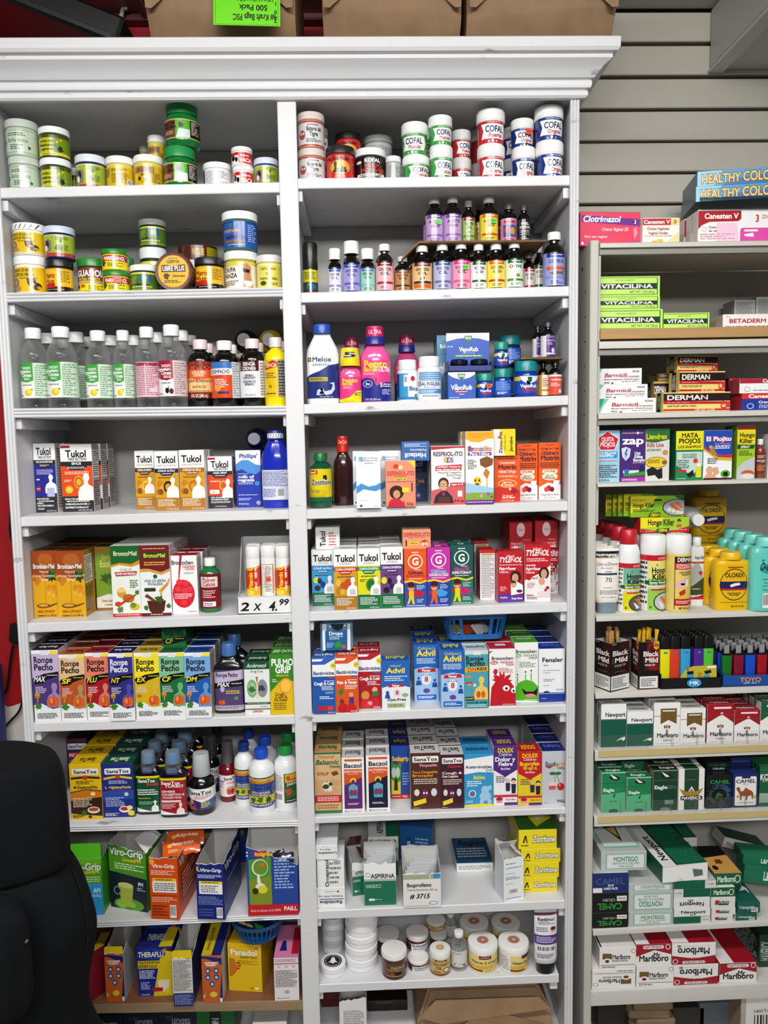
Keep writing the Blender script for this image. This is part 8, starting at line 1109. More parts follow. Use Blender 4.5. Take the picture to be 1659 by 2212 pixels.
B('navy tea-sachet carton with moonlit label',-0.5702,0.0318,0.6493,0.069,0.1274,0.05,4,'sanan',sd='1f5a4a',tp='1f5a3c|U .5 .6 .4 .6 f0f0ec SanaTos',dy=0.054)
A('flask','syrup_bottle','bottle','black flask with green label and dosing cup',-0.5063,0.0406,0.6489,0.0576,0.1458,0.0288,4,'sanbg',lid='b8c8d8',bd='17161d',cup=1,dy=0.06)
A('flask','syrup_bottle','bottle','black flask with red label and dosing cup',-0.4459,0.0238,0.6486,0.0627,0.1509,0.0313,4,'sanbr',lid='a8c4dc',bd='17161d',cup=1,dy=0.06)
A('syrup','syrup_bottle','bottle','round black bottle with frosted dosing cap',-0.3872,0.0286,0.6483,0.0605,0.1373,0.0605,1,'sanrd',lid='c0c4c8',bd='141318',cupcap=1,zl=(0.1, 0.46))
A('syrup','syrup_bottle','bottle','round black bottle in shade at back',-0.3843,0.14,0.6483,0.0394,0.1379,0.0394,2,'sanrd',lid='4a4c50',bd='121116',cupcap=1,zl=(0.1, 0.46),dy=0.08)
A('syrup','syrup_bottle','bottle','red syrup bottle with frosted dosing cap',-0.3363,0.0908,0.6481,0.043,0.1433,0.043,1,'sanrr',lid='6a6668',bd='7a1520',cupcap=1,zl=(0.1, 0.46))
A('syrup','syrup_bottle','bottle','white bottle with blue cap',-0.2485,0.0253,0.6476,0.0581,0.1464,0.0581,2,'brl',lid='2a5ac8',bd='eceef0',zl=(0.12, 0.6),dy=0.075)
A('syrup','syrup_bottle','bottle','white bottle with green cap',-0.1941,0.045,0.6474,0.0571,0.1458,0.0571,2,'brg2',lid='2a9a4a',bd='eceef0',zl=(0.12, 0.6),dy=0.075)
A('syrup','syrup_bottle','bottle','white bottle with blue cap, left and set back',-0.2939,0.0673,0.6479,0.0466,0.1491,0.0466,2,'brl',lid='2a4aa0',bd='eceef0',zl=(0.12, 0.6),dy=0.075)
SHELF("on left bay's eighth shelf")
A('obox','opened_carton','box','green and blue tea carton with raised lid flap',-0.6541,0.0228,0.4213,0.0797,0.1363,0.07,1,'vgam',sd='4a9a2a',hs=(1, 1, 1, 1),flap='5fbf2a',fl=0.25)
A('obox','opened_carton','box','tall green and black tea carton, turned left',-0.55,0.0368,0.4225,0.0987,0.1529,0.07,1,'vgpm',sd='3f8a24',yaw=-18,hs=(1, 0.93, 1, 1.1),flap2='e8e8ea')
A('obox','opened_carton','box','orange cold-remedy carton torn open at top',-0.4598,-0.0047,0.4235,0.0657,0.1456,0.14,1,'vgor',sd='d85a1f',rs='vgsd',yaw=-6,hs=(1, 1, 1.07, 1.05))
A('obox','opened_carton','box','navy cold-remedy carton torn open at top',-0.355,-0.012,0.4247,0.0634,0.131,0.14,1,'vgnv',sd='22307f',rs='vgsn',yaw=-6,hs=(1, 1, 1.1, 1.1))
A('obox','opened_carton','box','blue and red carton torn open diagonally',-0.2232,-0.0055,0.4262,0.1144,0.1542,0.07,1,'suda',sd='24448f',hs=(1.06, 0.76, 1.2, 1.28))
B('blue carton with yellow lettering at the back',-0.4324,0.21,0.4238,0.1167,0.0999,0.05,1,'sudab',sd='24448f')
B('blue carton at the back, partly behind torn carton',-0.3461,0.22,0.4248,0.0548,0.0979,0.05,1,'sudab',sd='24448f')
SHELF("on right bay's seventh shelf")
B('tan honey-balsam carton',-0.0943,0.0175,0.6518,0.0602,0.1434,0.05,3,'balh',sd='c8a878',tp='c8a06a|U .5 .5 .4 .7 1f5a3a Balsamica')
B('white carton with purple panel',-0.0372,0.0161,0.6524,0.0509,0.1296,0.05,3,'bacz1',sd='d8d6d4',tp='cfcfcf|U .5 .5 .45 .7 5a5a6a Baczol')
B('white carton with navy panel',0.0193,0.0165,0.6529,0.0541,0.1326,0.05,3,'bacz2',sd='d8d6d4',tp='cfcfcf|U .5 .5 .45 .7 5a5a6a Baczol')
B('blue carton with yellow-green corner',0.0728,0.0746,0.6535,0.0438,0.1289,0.05,3,'sudt',sd='1f3f8a',tp='1f2f7a|U .5 .5 .4 .7 c8a82a Sudagrip')
B('brown carton with grape cartoon',0.1275,0.0193,0.654,0.0674,0.1334,0.05,4,'sanp1',sd='c8c4c4',tp='d0d0ce|U .5 .5 .45 .7 3a3a3e SanaTos')
B('dark wine carton with three children',0.1884,0.0169,0.6546,0.0532,0.1281,0.05,4,'sanp2',sd='c8c4c4',tp='d0d0ce|U .5 .5 .45 .7 3a3a3e SanaTos')
B('sky-blue carton with toy elephant',0.2492,0.0219,0.6552,0.0672,0.1244,0.05,2,'acet',sd='3a8ac0',tp='3a9ad0|U .5 .5 .35 .8 2a3a5a Acetaminophen')
B('purple-topped children carton',0.3108,0.0236,0.6558,0.0547,0.1402,0.05,2,'dol1',sd='d8d0d8',tp='5a2f7a|U .5 .5 .4 .6 d8c82a DOLEX')
B('red-topped yellow children carton',0.3661,0.0191,0.6564,0.0546,0.1265,0.05,1,'dol2',sd='d8c02a',tp='c02430|U .5 .5 .4 .6 e8d83a DOLEX')
B('pale grey cherry carton',0.4215,0.0197,0.6569,0.055,0.1262,0.05,5,'sudn',sd='b8bcc4',tp='1f2f7a|U .5 .5 .3 .7 6a7ab8 Sudagrip',dy=0.054)
SHELF("on right bay's eighth shelf")
B('white carton with upside-down lettering at bottom left',-0.0934,0.0114,0.4293,0.0645,0.0477,0.08,1,'rani',sd='dfe2e4',tp='3aa8c0')
B('white carton with sideways lettering, middle of white stack',-0.0927,0.0114,0.477,0.0623,0.0698,0.08,1,'omep',sd='d8dcde',tp='e4e6e8')
B('small white carton topmost of the white stack',-0.1007,0.0076,0.5468,0.0494,0.0342,0.1,1,'lora',sd='dadee2',tp='e8eaec')
A('obox','opened_carton','box','green and white tablet carton behind, opened dark',-0.035,0.0527,0.43,0.0349,0.0803,0.07,1,'aspi',sd='d8dada',yaw=12,hs=(1, 1, 1.1, 1.1),flap2='6a3a2a')
A('obox','opened_carton','box','green and white tablet carton in front, opened',0.0197,0.0114,0.4306,0.0733,0.1011,0.06,1,'aspi',sd='1f5a48',hs=(1, 1.0, 1.2, 1.2),strips=1)
B('green and white carton standing behind, lower',0.0296,0.13,0.4307,0.0741,0.063,0.09,1,'aspi',sd='c8cccc')
B('white carton with red strip lying behind, upper',0.0304,0.13,0.4937,0.0739,0.0372,0.1,1,'aspf',sd='1f6a50',tp='e8eaea|V .4 .5 .2 .7 26303a ASPIRINA;R .6 0 1 1 1f7a5a')
A('obox','opened_carton','box','white tablet carton with handwritten number',0.1148,-0.0033,0.4316,0.086,0.0806,0.08,1,'ibup',sd='c8c8c0',hs=(1, 1, 1.3, 1.3),strips=1)
B('blue carton leaning at the back',0.12,0.19,0.4317,0.0831,0.0896,0.06,1,'mk',sd='24588f',tp='2a66a8',rz=-14)
B('low white and blue carton lying flat',0.2547,0.13,0.4332,0.09,0.0231,0.12,1,'angf',sd='dfe4e6',tp='2a5f86|T .55 .2 .2 .8 17263a Angidol;L .08 .4 .9 .8 4 c8d8e4')
A('obox','opened_carton','box','white fine-print carton, turned and torn open',0.3207,0.0078,0.4339,0.0495,0.1018,0.05,1,'wht',sd='e0e4e8',yaw=14,hs=(1, 1, 1.0, 1.25),flap2='eef0f2')
B('yellow syrup carton, bottom of stack of four',0.3914,0.037,0.4347,0.0863,0.0352,0.14,1,'zor',sd='d8c41c',tp='3f7a2a|R 0 0 1 .2 e0c81e;P e8dc3a .3 .3 .9 .1 1 .6 .5 .9;P f4f0d0 .45 .35 .8 .2 .9 .5 .6 .7')
B('yellow syrup carton, second from bottom of stack',0.3935,0.037,0.4699,0.0906,0.0369,0.14,1,'zor',sd='d8c41c',tp='3f7a2a|R 0 0 1 .2 e0c81e;P e8dc3a .3 .3 .9 .1 1 .6 .5 .9;P f4f0d0 .45 .35 .8 .2 .9 .5 .6 .7')
B('yellow syrup carton, third from bottom of stack',0.3958,0.037,0.5069,0.0921,0.0338,0.14,1,'zor',sd='d8c41c',tp='3f7a2a|R 0 0 1 .2 e0c81e;P e8dc3a .3 .3 .9 .1 1 .6 .5 .9;P f4f0d0 .45 .35 .8 .2 .9 .5 .6 .7')
B('yellow syrup carton, topmost of stack of four',0.3886,0.037,0.5407,0.089,0.0466,0.14,1,'zor',sd='d8c41c',tp='3f7a2a|R 0 0 1 .2 e0c81e;P e8dc3a .3 .3 .9 .1 1 .6 .5 .9;P f4f0d0 .45 .35 .8 .2 .9 .5 .6 .7')
SHELF("on left bay's ninth shelf")
B('magenta carton half hidden by the jacket, front',-0.6476,0.0036,0.2216,0.0234,0.1145,0.05,1,'thmag',sd='8f1f34',tp='c8b02a',yaw=-35)
B('magenta carton half hidden by the jacket, behind',-0.6694,0.12,0.222,0.0242,0.0528,0.06,1,'thmag',sd='7a1a2c',tp='c8b02a')
A('obox','opened_carton','box','orange drink-sachet carton opened with pale side panel',-0.5924,0.0074,0.2206,0.0426,0.1156,0.14,1,'thor',sd='c8cacc',rs='thsd',hs=(1, 1, 1.22, 1.22),flap='e2c820',fl=0.14)
B('navy and yellow hot-drink carton facing front',-0.5038,0.0219,0.2189,0.0809,0.1205,0.07,2,'thera',sd='24307a',tp='24307a|P d8c028 .7 0 1 0 1 1 .62 1;T .45 .5 .3 .5 e8ecf4 THERAFLU',dy=0.085)
A('obox','opened_carton','box','carton with fine print front and yellow flap',-0.4327,-0.012,0.2176,0.0449,0.115,0.15,1,'thfact',sd='1f2a6a',hs=(1, 1, 1.16, 1.1),flap='e2c820',fl=0.16,fy=1)
B('orange drink-sachet carton with navy top',-0.3685,-0.0021,0.2163,0.046,0.1146,0.12,1,'thor',sd='c8c8c8',tp='24307a|P d8c028 0 0 .55 0 .5 1 0 1;V .25 .5 .12 .7 1a1a2a SEVERE COLD RELIEF')
B('yellow carton under the round basket',-0.2922,0.0315,0.2149,0.0804,0.1182,0.1,1,'pana',sd='c8a41c',tp='c8a41c',yaw=-8)
B('white fine-print carton with pink top',-0.1993,-0.0004,0.2131,0.0563,0.1051,0.12,1,'pink',sd='c8b8c0',tp='d88ab0|P 24307a .2 .8 .28 .5 .42 .5 .5 .8;R .7 .1 1 .9 b8203f')
SHELF("on right bay's ninth shelf")
A('tub','cream_tub','jar','low white tub with black bell lid, front left',-0.0941,0.0145,0.2498,0.0591,0.0255,0.0591,1,'bell',lid='f0f0f2',bd='f0f0f3',disc='17171b')
A('tub','cream_tub','jar','white bell-lid tub of back stack, lower',-0.0972,0.1,0.2498,0.0544,0.03,0.0544,1,'bell',lid='d8d8dc',bd='d8d8dc',disc='17171b')
A('tub','cream_tub','jar','white bell-lid tub of back stack, middle',-0.0965,0.1,0.2798,0.0543,0.03,0.0543,1,'bell',lid='d8d8dc',bd='d8d8dc',disc='17171b')
A('tub','cream_tub','jar','white bell-lid tub of back stack, upper',-0.0959,0.1,0.3098,0.0543,0.03,0.0543,1,'bell',lid='d8d8dc',bd='d8d8dc',disc='17171b')
A('tub','cream_tub','jar','white tub in five-tub tower, lowest',-0.0275,0.03,0.2504,0.0777,0.0285,0.0777,1,'bell',lid='f0f0f2',bd='eeeef1',disc='17171b')
A('tub','cream_tub','jar','white tub in five-tub tower, second lowest',-0.0269,0.03,0.2789,0.0776,0.0285,0.0776,1,'bell',lid='f0f0f2',bd='eeeef1',disc='17171b')
A('tub','cream_tub','jar','white tub in five-tub tower, third up',-0.0264,0.03,0.3074,0.0775,0.0285,0.0775,1,'bell',lid='f0f0f2',bd='eeeef1',disc='17171b')
A('tub','cream_tub','jar','white tub in five-tub tower, fourth up',-0.0258,0.03,0.3359,0.0774,0.0285,0.0774,1,'bell',lid='f0f0f2',bd='eeeef1',disc='17171b')
A('tub','cream_tub','jar','white tub in five-tub tower, topmost',-0.0253,0.03,0.3644,0.0772,0.0285,0.0772,1,'bell',lid='f0f0f2',bd='eeeef1',disc='17171b')
A('jar','ointment_jar','jar','brown jar with white lid, behind the cocoa jar',0.0365,0.08,0.251,0.0573,0.0486,0.0573,1,'coco',lid='dcdcda',bd='5a4030')
A('jar','ointment_jar','jar','brown cocoa-butter jar with white lid, front',0.0497,0.0015,0.2511,0.0601,0.0614,0.0601,1,'coco',lid='eceae8',bd='6a4a34')
A('jar','ointment_jar','jar','maroon and white label jar, lower of two',0.107,0.0247,0.2516,0.0505,0.0248,0.0505,1,'sulf',lid='ececea',bd='e2e0de')
A('jar','ointment_jar','jar','maroon and white label jar, upper of two',0.1078,0.06,0.2764,0.0543,0.0379,0.0543,1,'sulf',lid='e4e2de',bd='e2e0de')
A('jar','ointment_jar','jar','small coconut-label jar, front',0.1575,0.006,0.2521,0.0488,0.0578,0.0488,1,'cocoil',lid='efeeec',bd='e8e4d8',disc='c8b070')
A('jar','ointment_jar','jar','pale jar behind coconut jar, lower of two',0.1624,0.1,0.2521,0.043,0.035,0.043,1,'sulf',lid='d8d6d2',bd='c8c4bc')
A('jar','ointment_jar','jar','small coconut-label jar behind, upper of two',0.1581,0.12,0.2871,0.0468,0.0183,0.0468,1,'cocoil',lid='e2e0dc',bd='d8d0b8')
A('swan','oil_bottle','bottle','small clear bottle with coconut picture, front',0.203,0.0217,0.2525,0.04,0.0894,0.04,1,'clear',lid='efefee')
A('swan','oil_bottle','bottle','small clear bottle in shade behind',0.1959,0.1389,0.2524,0.0318,0.0599,0.0318,1,'clear',lid='dcdcda')
A('jar','ointment_jar','jar','large white jar with yellow label, left front',0.2598,0.0071,0.253,0.0703,0.0635,0.0703,1,'vite',lid='f2f1ef',bd='f0efed',disc='b87a6a')
A('jar','ointment_jar','jar','large white jar with yellow label, right front',0.3322,0.0027,0.2536,0.0719,0.0637,0.0719,1,'vitf',lid='f2f1ef',bd='f0efed',disc='b87a6a')
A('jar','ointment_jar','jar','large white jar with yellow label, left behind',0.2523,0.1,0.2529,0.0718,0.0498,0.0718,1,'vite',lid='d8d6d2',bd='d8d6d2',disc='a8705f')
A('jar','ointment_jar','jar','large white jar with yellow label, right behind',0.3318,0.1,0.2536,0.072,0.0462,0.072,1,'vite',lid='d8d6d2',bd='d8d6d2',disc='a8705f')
A('tube','cream_tube','tube','white face-cream tube standing on black cap',0.4022,-0.0007,0.2542,0.0526,0.151,0.0315,1,'ret',lid='17171a',bd='d4d8dc')
SHELF("on steel unit's top ledge")
B('bright pink carton beside bookcase edge',0.5418,0.04,1.9045,0.1348,0.0713,0.04,1,'clot',sd='c83a5a',yaw=4)
B('cream and red carton with yellow capsules',0.6501,0.03,1.9031,0.0806,0.0568,0.04,1,'canv',sd='e0d8c8')
B('white and red carton with pink panel',0.8095,0.02,1.9037,0.1665,0.0698,0.03,4,'canb',sd='e2dcd8',dy=0.036)
B('blue carton with gold lettering, lower of two',0.8446,0.06,2.0062,0.1791,0.0324,0.14,1,'heal',sd='6a7a88',yaw=-10)
B('blue carton with gold lettering, upper of two',0.8453,0.06,2.0386,0.1756,0.032,0.14,1,'heal',sd='6a7a88',yaw=-10)
SHELF("on steel unit's first shelf")
B('lime green carton, bottom of stack of three',0.5845,0.03,1.724,0.1458,0.0442,0.06,1,'vita',sd='a8d05a')
B('lime green carton, middle of stack of three',0.5849,0.03,1.7681,0.1316,0.0287,0.06,1,'vita',sd='a8d05a')
B('lime green carton, top of stack of three',0.5804,0.03,1.7969,0.1392,0.0416,0.06,1,'vita',sd='a8d05a')
B('shorter lime green carton beside the stack',0.7118,0.035,1.7244,0.1016,0.0361,0.06,1,'vita',sd='a8d05a')
B('white carton with red lettering on wooden plank',0.8586,0.03,1.725,0.1373,0.0301,0.1,1,'beta',sd='c8b8b0')
B('dim grey carton stack at the back, left bottom',0.9218,0.2,1.7252,0.051,0.0445,0.06,1,'grey',sd='8a8a88')
B('dim grey carton stack at the back, left',0.9218,0.2,1.7697,0.051,0.0445,0.06,1,'grey',sd='8a8a88')
B('dim grey carton stack at the back, right bottom',0.9787,0.2,1.7255,0.0595,0.0476,0.06,1,'grey',sd='8a8a88')
B('dim grey carton stack at the back, right',0.9787,0.2,1.773,0.0595,0.0476,0.06,1,'grey',sd='8a8a88')
SHELF("on steel unit's second shelf")
B('white and teal ointment carton, lowest of three',0.5801,0.03,1.5445,0.1317,0.0325,0.05,1,'barm',sd='3aa890',tp='d8dadA',yaw=-2)
B('white and teal ointment carton, middle of three',0.5704,0.045,1.577,0.124,0.0311,0.05,1,'barm',sd='3aa890',tp='d8dadA',yaw=-2)
B('white and teal ointment carton, top of three',0.5635,0.045,1.608,0.1109,0.0354,0.05,1,'barm',sd='3aa890',tp='d8dadA',yaw=-2)
B('yellow and black foot-cream carton, lowest in front',0.7323,0.02,1.5454,0.1485,0.0422,0.05,1,'derm',sd='ecd98a',ls=3)
B('yellow and black foot-cream carton, middle of pile',0.746,0.03,1.5877,0.1059,0.0454,0.05,1,'derm',sd='e0c87a',ls=3,yaw=4)
B('yellow and black foot-cream carton, top of pile',0.7428,0.05,1.633,0.0953,0.0358,0.05,1,'derm',sd='d0b86a',ls=3,yaw=6)
B('yellow foot-cream carton behind the pile, lower',0.6879,0.1,1.5451,0.0443,0.0717,0.06,1,'derm',sd='d0b86a',ls=3)
B('yellow foot-cream carton behind the pile, upper',0.6988,0.1,1.6169,0.0428,0.0174,0.06,1,'derm',sd='d0b86a',ls=3)
B('royal blue cream carton with red band, front',0.885,0.03,1.5464,0.0965,0.0372,0.05,1,'can2',sd='b03040')
B('white cream carton with crimson band, upper',0.8815,0.03,1.5836,0.1011,0.0319,0.05,1,'cane',sd='b84a54')
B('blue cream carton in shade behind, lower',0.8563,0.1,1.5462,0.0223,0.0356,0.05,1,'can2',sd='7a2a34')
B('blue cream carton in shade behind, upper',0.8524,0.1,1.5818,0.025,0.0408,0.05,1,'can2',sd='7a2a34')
SHELF("on steel unit's third shelf")
B('pale blue carton with red pentagon sign',0.5393,0.03,1.3933,0.0552,0.1137,0.05,1,'quit',sd='8ab0c8')
B('purple carton with white shield',0.5947,0.025,1.3936,0.0545,0.1151,0.05,1,'zap',sd='3a1f60')
B('grey-green carton with black comb picture',0.6492,0.025,1.394,0.0534,0.1144,0.05,1,'lien',sd='9aa098')
B('narrow carton end with fine print',0.6901,0.072,1.3942,0.0157,0.1105,0.1,1,'facts',sd='c0c0be')
B('yellow and green lice shampoo carton',0.7183,0.02,1.3944,0.0611,0.1089,0.05,1,'mata',sd='1f6a44')
B('blue and white carton with washing child',0.7817,0.02,1.3948,0.0642,0.1088,0.05,1,'pioj',sd='9aa0a8')
B('grey fine-print carton behind blue and white one',0.8416,0.082,1.3951,0.0157,0.1087,0.05,1,'facts',sd='9a9c9a')
B('tall narrow lime and yellow carton',0.8445,0.02,1.3951,0.0404,0.1173,0.06,1,'hspr',sd='8aa83a')
A('syrup','spray_bottle','bottle','brown bottle with white spray cap',0.8875,0.03,1.3954,0.0229,0.0875,0.0256,1,'x5',lid='ececec',bd='8a4a34')
B('white carton cut by the picture edge',0.9131,0.03,1.3955,0.027,0.0975,0.05,1,'whiteb',sd='c8c8c8')
SHELF("on steel unit's fourth shelf")
A('tube','sunscreen_tube','tube','cream sunscreen tube standing on silver cap',0.5421,0.0171,1.0984,0.0532,0.1459,0.0319,4,'sunt',lid='8a98a4',bd='efece4',wide=1,dy=0.04)
A('can','spray_can','can','spray can with red cap',0.5953,0.021,1.099,0.0536,0.1867,0.0551,4,'hliq',lid='c82838',bd='eef0f0',zl=(0.02, 0.6),sh2=1,dy=0.062)
A('can','spray_can','can','spray can with white cap and green label',0.65,0.018,1.0996,0.0556,0.1747,0.0556,2,'hpow',lid='f4f4f4',bd='d8dcd8',zl=(0.02, 0.74),dy=0.07)
A('can','spray_can','can','pale yellow spray can with white cap',0.7042,0.0072,1.1001,0.0549,0.1753,0.0549,2,'dermc',lid='f4f4f4',bd='e4d27a',zl=(0.02, 0.74),dy=0.07)
A('powder','powder_bottle','bottle','white bottle with green and red label behind yellow can',0.7646,0.0683,1.1008,0.0331,0.159,0.0182,1,'hbot',lid='f0f0f0',bd='eceeee',zl=(0.05, 0.8))
B('lime carton lying on spray cans',0.6784,0.05,1.2755,0.1115,0.0346,0.04,1,'hcrema',sd='c82838')
B('lime hang-card carton standing on the lying one',0.6644,0.06,1.31,0.1226,0.0483,0.012,1,'hcream',sd='8ab02a')
B('lime hang-card half hidden, rightmost of four fanned',0.6343,0.075,1.311,0.0829,0.0517,0.008,1,'hcream',sd='7aa02a')
B('lime hang-card half hidden, second from right of four fanned',0.6263,0.089,1.3097,0.0835,0.0515,0.008,1,'hcream',sd='7aa02a')
B('lime hang-card half hidden, second from left of four fanned',0.6193,0.103,1.3084,0.0842,0.0514,0.008,1,'hcream',sd='7aa02a')
B('lime hang-card half hidden, leftmost of four fanned',0.6067,0.117,1.3073,0.0848,0.0512,0.008,1,'hcream',sd='7aa02a')
A('lying','powder_bottle','bottle','white bottle lying on its side, cap toward camera',0.7604,0.06,1.2755,0.0509,0.0509,0.13,1,'',lid='e4e4e2',bd='c8c8c6',sq=1)
A('powder','powder_bottle','bottle','large yellow powder bottle standing high at back',0.8626,0.22,1.2245,0.091,0.1329,0.05,1,'olor',lid='d8b01c',bd='d8b01c',zl=(0.03, 0.8))
A('powder','powder_bottle','bottle','yellow foot-powder bottle',0.8218,0.0102,1.1014,0.0791,0.1306,0.0435,3,'olor',lid='e9c01a',bd='e9c01a',zl=(0.03, 0.8))
A('powder','powder_bottle','bottle','teal powder bottle',0.8904,-0.0064,1.1021,0.0716,0.1648,0.0394,4,'odol',lid='7fd8cc',bd='7ad0c6',zl=(0.03, 0.86),dy=0.05)
SHELF("on steel unit's fifth shelf")
A('obox','cigar_pack','box','dark brown cigar pack, corner toward camera',0.5567,0.0108,0.9235,0.057,0.1114,0.049,1,'bm1',sd='1d1516',ls='bm1',yaw=27,hs=(1, 1, 1, 1))
A('obox','cigar_pack','box','dark red cigar pack with yellow price tag',0.632,0.012,0.9245,0.0479,0.1093,0.042,1,'bm2',sd='4a1218',ls='bm2',yaw=3,hs=(1, 1, 1, 1))
SHELF("on steel unit's sixth shelf")
A('box','cigarette_pack','pack','tall green and white cigarette pack',0.5547,0.012,0.7915,0.0574,0.1006,0.024,4,'newp',sd='d8dada',tp='e8eaea|U .5 .5 .4 .7 1c222a Newport',dy=0.03)
A('box','cigarette_pack','pack','short green and white cigarette pack',0.615,0.012,0.7922,0.0597,0.0816,0.024,4,'newp',sd='d8dada',tp='e8eaea|U .5 .5 .4 .7 1c222a Newport',dy=0.03)
A('box','cigarette_pack','pack','tall white and gold cigarette pack',0.6771,0.012,0.7929,0.0604,0.0988,0.024,4,'mg1',sd='d8d4cc',tp='e4e2dc|T .5 .5 .4 .7 3a3430 Marlboro',dy=0.03)
A('box','cigarette_pack','pack','short white and gold cigarette pack',0.7367,0.012,0.7936,0.0575,0.0842,0.024,4,'mg2',sd='d8d4cc',tp='e4e2dc|T .5 .5 .4 .7 3a3430 Marlboro',dy=0.03)
A('box','cigarette_pack','pack','tall white and red cigarette pack',0.7994,0.012,0.7943,0.0612,0.0914,0.024,4,'mr1',sd='a82432',tp='a82432|T .5 .5 .4 .7 f0ecec Marlboro',dy=0.03)
A('box','cigarette_pack','pack','short white and red cigarette pack',0.8609,0.012,0.7951,0.0588,0.0759,0.024,4,'mr2',sd='a82432',tp='a82432|T .5 .5 .4 .7 f0ecec Marlboro',dy=0.03)
A('box','cigarette_pack','pack','white and green cigarette pack',0.9197,0.012,0.7957,0.0567,0.0919,0.024,4,'mm1',sd='d8d8d4',tp='1f6a4a|T .5 .5 .4 .7 f0ecec Marlboro',dy=0.03)
SHELF("on steel unit's seventh shelf")
A('box','cigarette_pack','pack','tall light green cigarette pack',0.5565,0.012,0.6365,0.0554,0.0964,0.024,3,'eag',sd='b8ccc0',tp='1f7a50|T .5 .6 .4 .6 e8f4ec Eagle',dy=0.03)
A('box','cigarette_pack','pack','short light green cigarette pack',0.6151,0.012,0.6371,0.0567,0.0825,0.024,3,'eag',sd='b8ccc0',tp='1f7a50|T .5 .6 .4 .6 e8f4ec Eagle',dy=0.03)
A('box','cigarette_pack','pack','tall dark green cigarette pack',0.6758,0.012,0.6376,0.0584,0.0969,0.024,3,'eag2',sd='8a8478',tp='123a2a|T .6 .5 .4 .6 e0e8e4 Eagle',dy=0.03)
A('box','cigarette_pack','pack','white pack with green stripe',0.7366,0.012,0.6382,0.0599,0.0963,0.024,3,'mav',sd='dcdad4',tp='e4e2de|P 1f4f34 .22 0 .78 0 .78 1 .22 1',dy=0.03)
A('box','cigarette_pack','pack','black cigarette pack',0.8006,0.012,0.6388,0.06,0.0796,0.024,3,'crush',sd='141a1c',tp='141a1c',dy=0.03)
A('box','cigarette_pack','pack','blue and white cigarette pack',0.8622,0.012,0.6394,0.059,0.0807,0.024,3,'camb',sd='24356f',tp='2a3a78',dy=0.03)
A('box','cigarette_pack','pack','deep green cigarette pack',0.9224,0.012,0.64,0.0563,0.0958,0.024,3,'kool',sd='1a5a3a',tp='1f6a44',dy=0.03)
A('box','cigarette_pack','pack','green cigarette pack lying on top of the green ones',0.6135,0.05,0.7195,0.0546,0.021,0.05,1,'eagu',sd='14503a')
A('box','cigarette_pack','pack','black cigarette pack lying on the black ones',0.8079,0.035,0.7185,0.0576,0.021,0.05,1,'crushu',sd='101416')
A('box','cigarette_pack','pack','blue cigarette pack lying on the blue ones',0.8691,0.05,0.7201,0.0488,0.021,0.05,1,'x6',sd='1a2850')
SHELF("on steel unit's eighth shelf")
A('box','cigarette_carton','carton','black cigarette carton with green upside-down name, lower',0.5498,0.002,0.363,0.0822,0.0377,0.085,1,'ccr',sd='141a24',tp='c8ccca')
A('box','cigarette_carton','carton','black cigarette carton with green upside-down name, upper',0.5493,0.002,0.4007,0.082,0.0481,0.085,1,'ccr',sd='141a24',tp='c8ccca')
A('box','cigarette_carton','carton','navy cigarette carton on the black ones',0.5497,0.002,0.4488,0.0827,0.0478,0.085,1,'cbl',sd='141a24',tp='c8ccca')
A('box','cigarette_carton','carton','silver and mint cigarette carton, bottom',0.644,0.002,0.3652,0.1029,0.0346,0.085,1,'mont',sd='dcdcd8',tp='c8ccca')
A('box','cigarette_carton','carton','silver and mint cigarette carton, printed upside down',0.6434,0.002,0.3999,0.1029,0.0502,0.085,1,'montu',sd='dcdcd8',tp='c8ccca')
A('box','cigarette_carton','carton','silver and mint cigarette carton, third up',0.6424,0.002,0.4501,0.1016,0.018,0.085,1,'mont',sd='dcdcd8',tp='c8ccca')
A('box','cigarette_carton','carton','green carton bottom of stack, white end patch',0.7403,0.002,0.3675,0.085,0.017,0.085,1,'ncg2',sd='dcdcd8',tp='c8ccca')
A('box','cigarette_carton','carton','white cigarette carton with upright black name',0.7408,0.002,0.3845,0.0846,0.0194,0.085,1,'ncw',sd='dcdcd8',tp='c8ccca')
A('box','cigarette_carton','carton','white cigarette carton with upside-down black name',0.7391,0.002,0.4039,0.0845,0.0278,0.085,1,'ncu',sd='dcdcd8',tp='c8ccca')
A('box','cigarette_carton','carton','green carton above the white ones, white left patch',0.7389,0.002,0.4317,0.085,0.021,0.085,1,'ncg',sd='dcdcd8',tp='c8ccca')
A('box','cigarette_carton','carton','green carton with white right patch, topmost',0.7452,0.002,0.4527,0.0984,0.0201,0.085,1,'ncg2',sd='dcdcd8',tp='c8ccca')
A('box','cigarette_pack','pack','small white pack at bottom, half dark',0.8111,0.002,0.3692,0.0495,0.017,0.06,1,'msw',sd='dcdcd8',tp='e8e8e4')
A('box','cigarette_pack','pack','small white pack with red patch, second up',0.8142,0.002,0.3862,0.0556,0.017,0.06,1,'msw',sd='dcdcd8',tp='e8e8e4')
A('box','cigarette_pack','pack','small white pack with red patch, third up',0.8125,0.002,0.4032,0.0567,0.027,0.06,1,'msw',sd='dcdcd8',tp='e8e8e4')
A('box','cigarette_pack','pack','small green pack lying on white packs',0.8115,0.002,0.4301,0.0566,0.0231,0.06,1,'msg',sd='dcdcd8',tp='e8e8e4')
A('box','cigarette_pack','pack','dark teal pack under the teal carton',0.8677,0.002,0.3705,0.0493,0.017,0.06,1,'nbx',sd='dcdcd8',tp='1f6a5c')
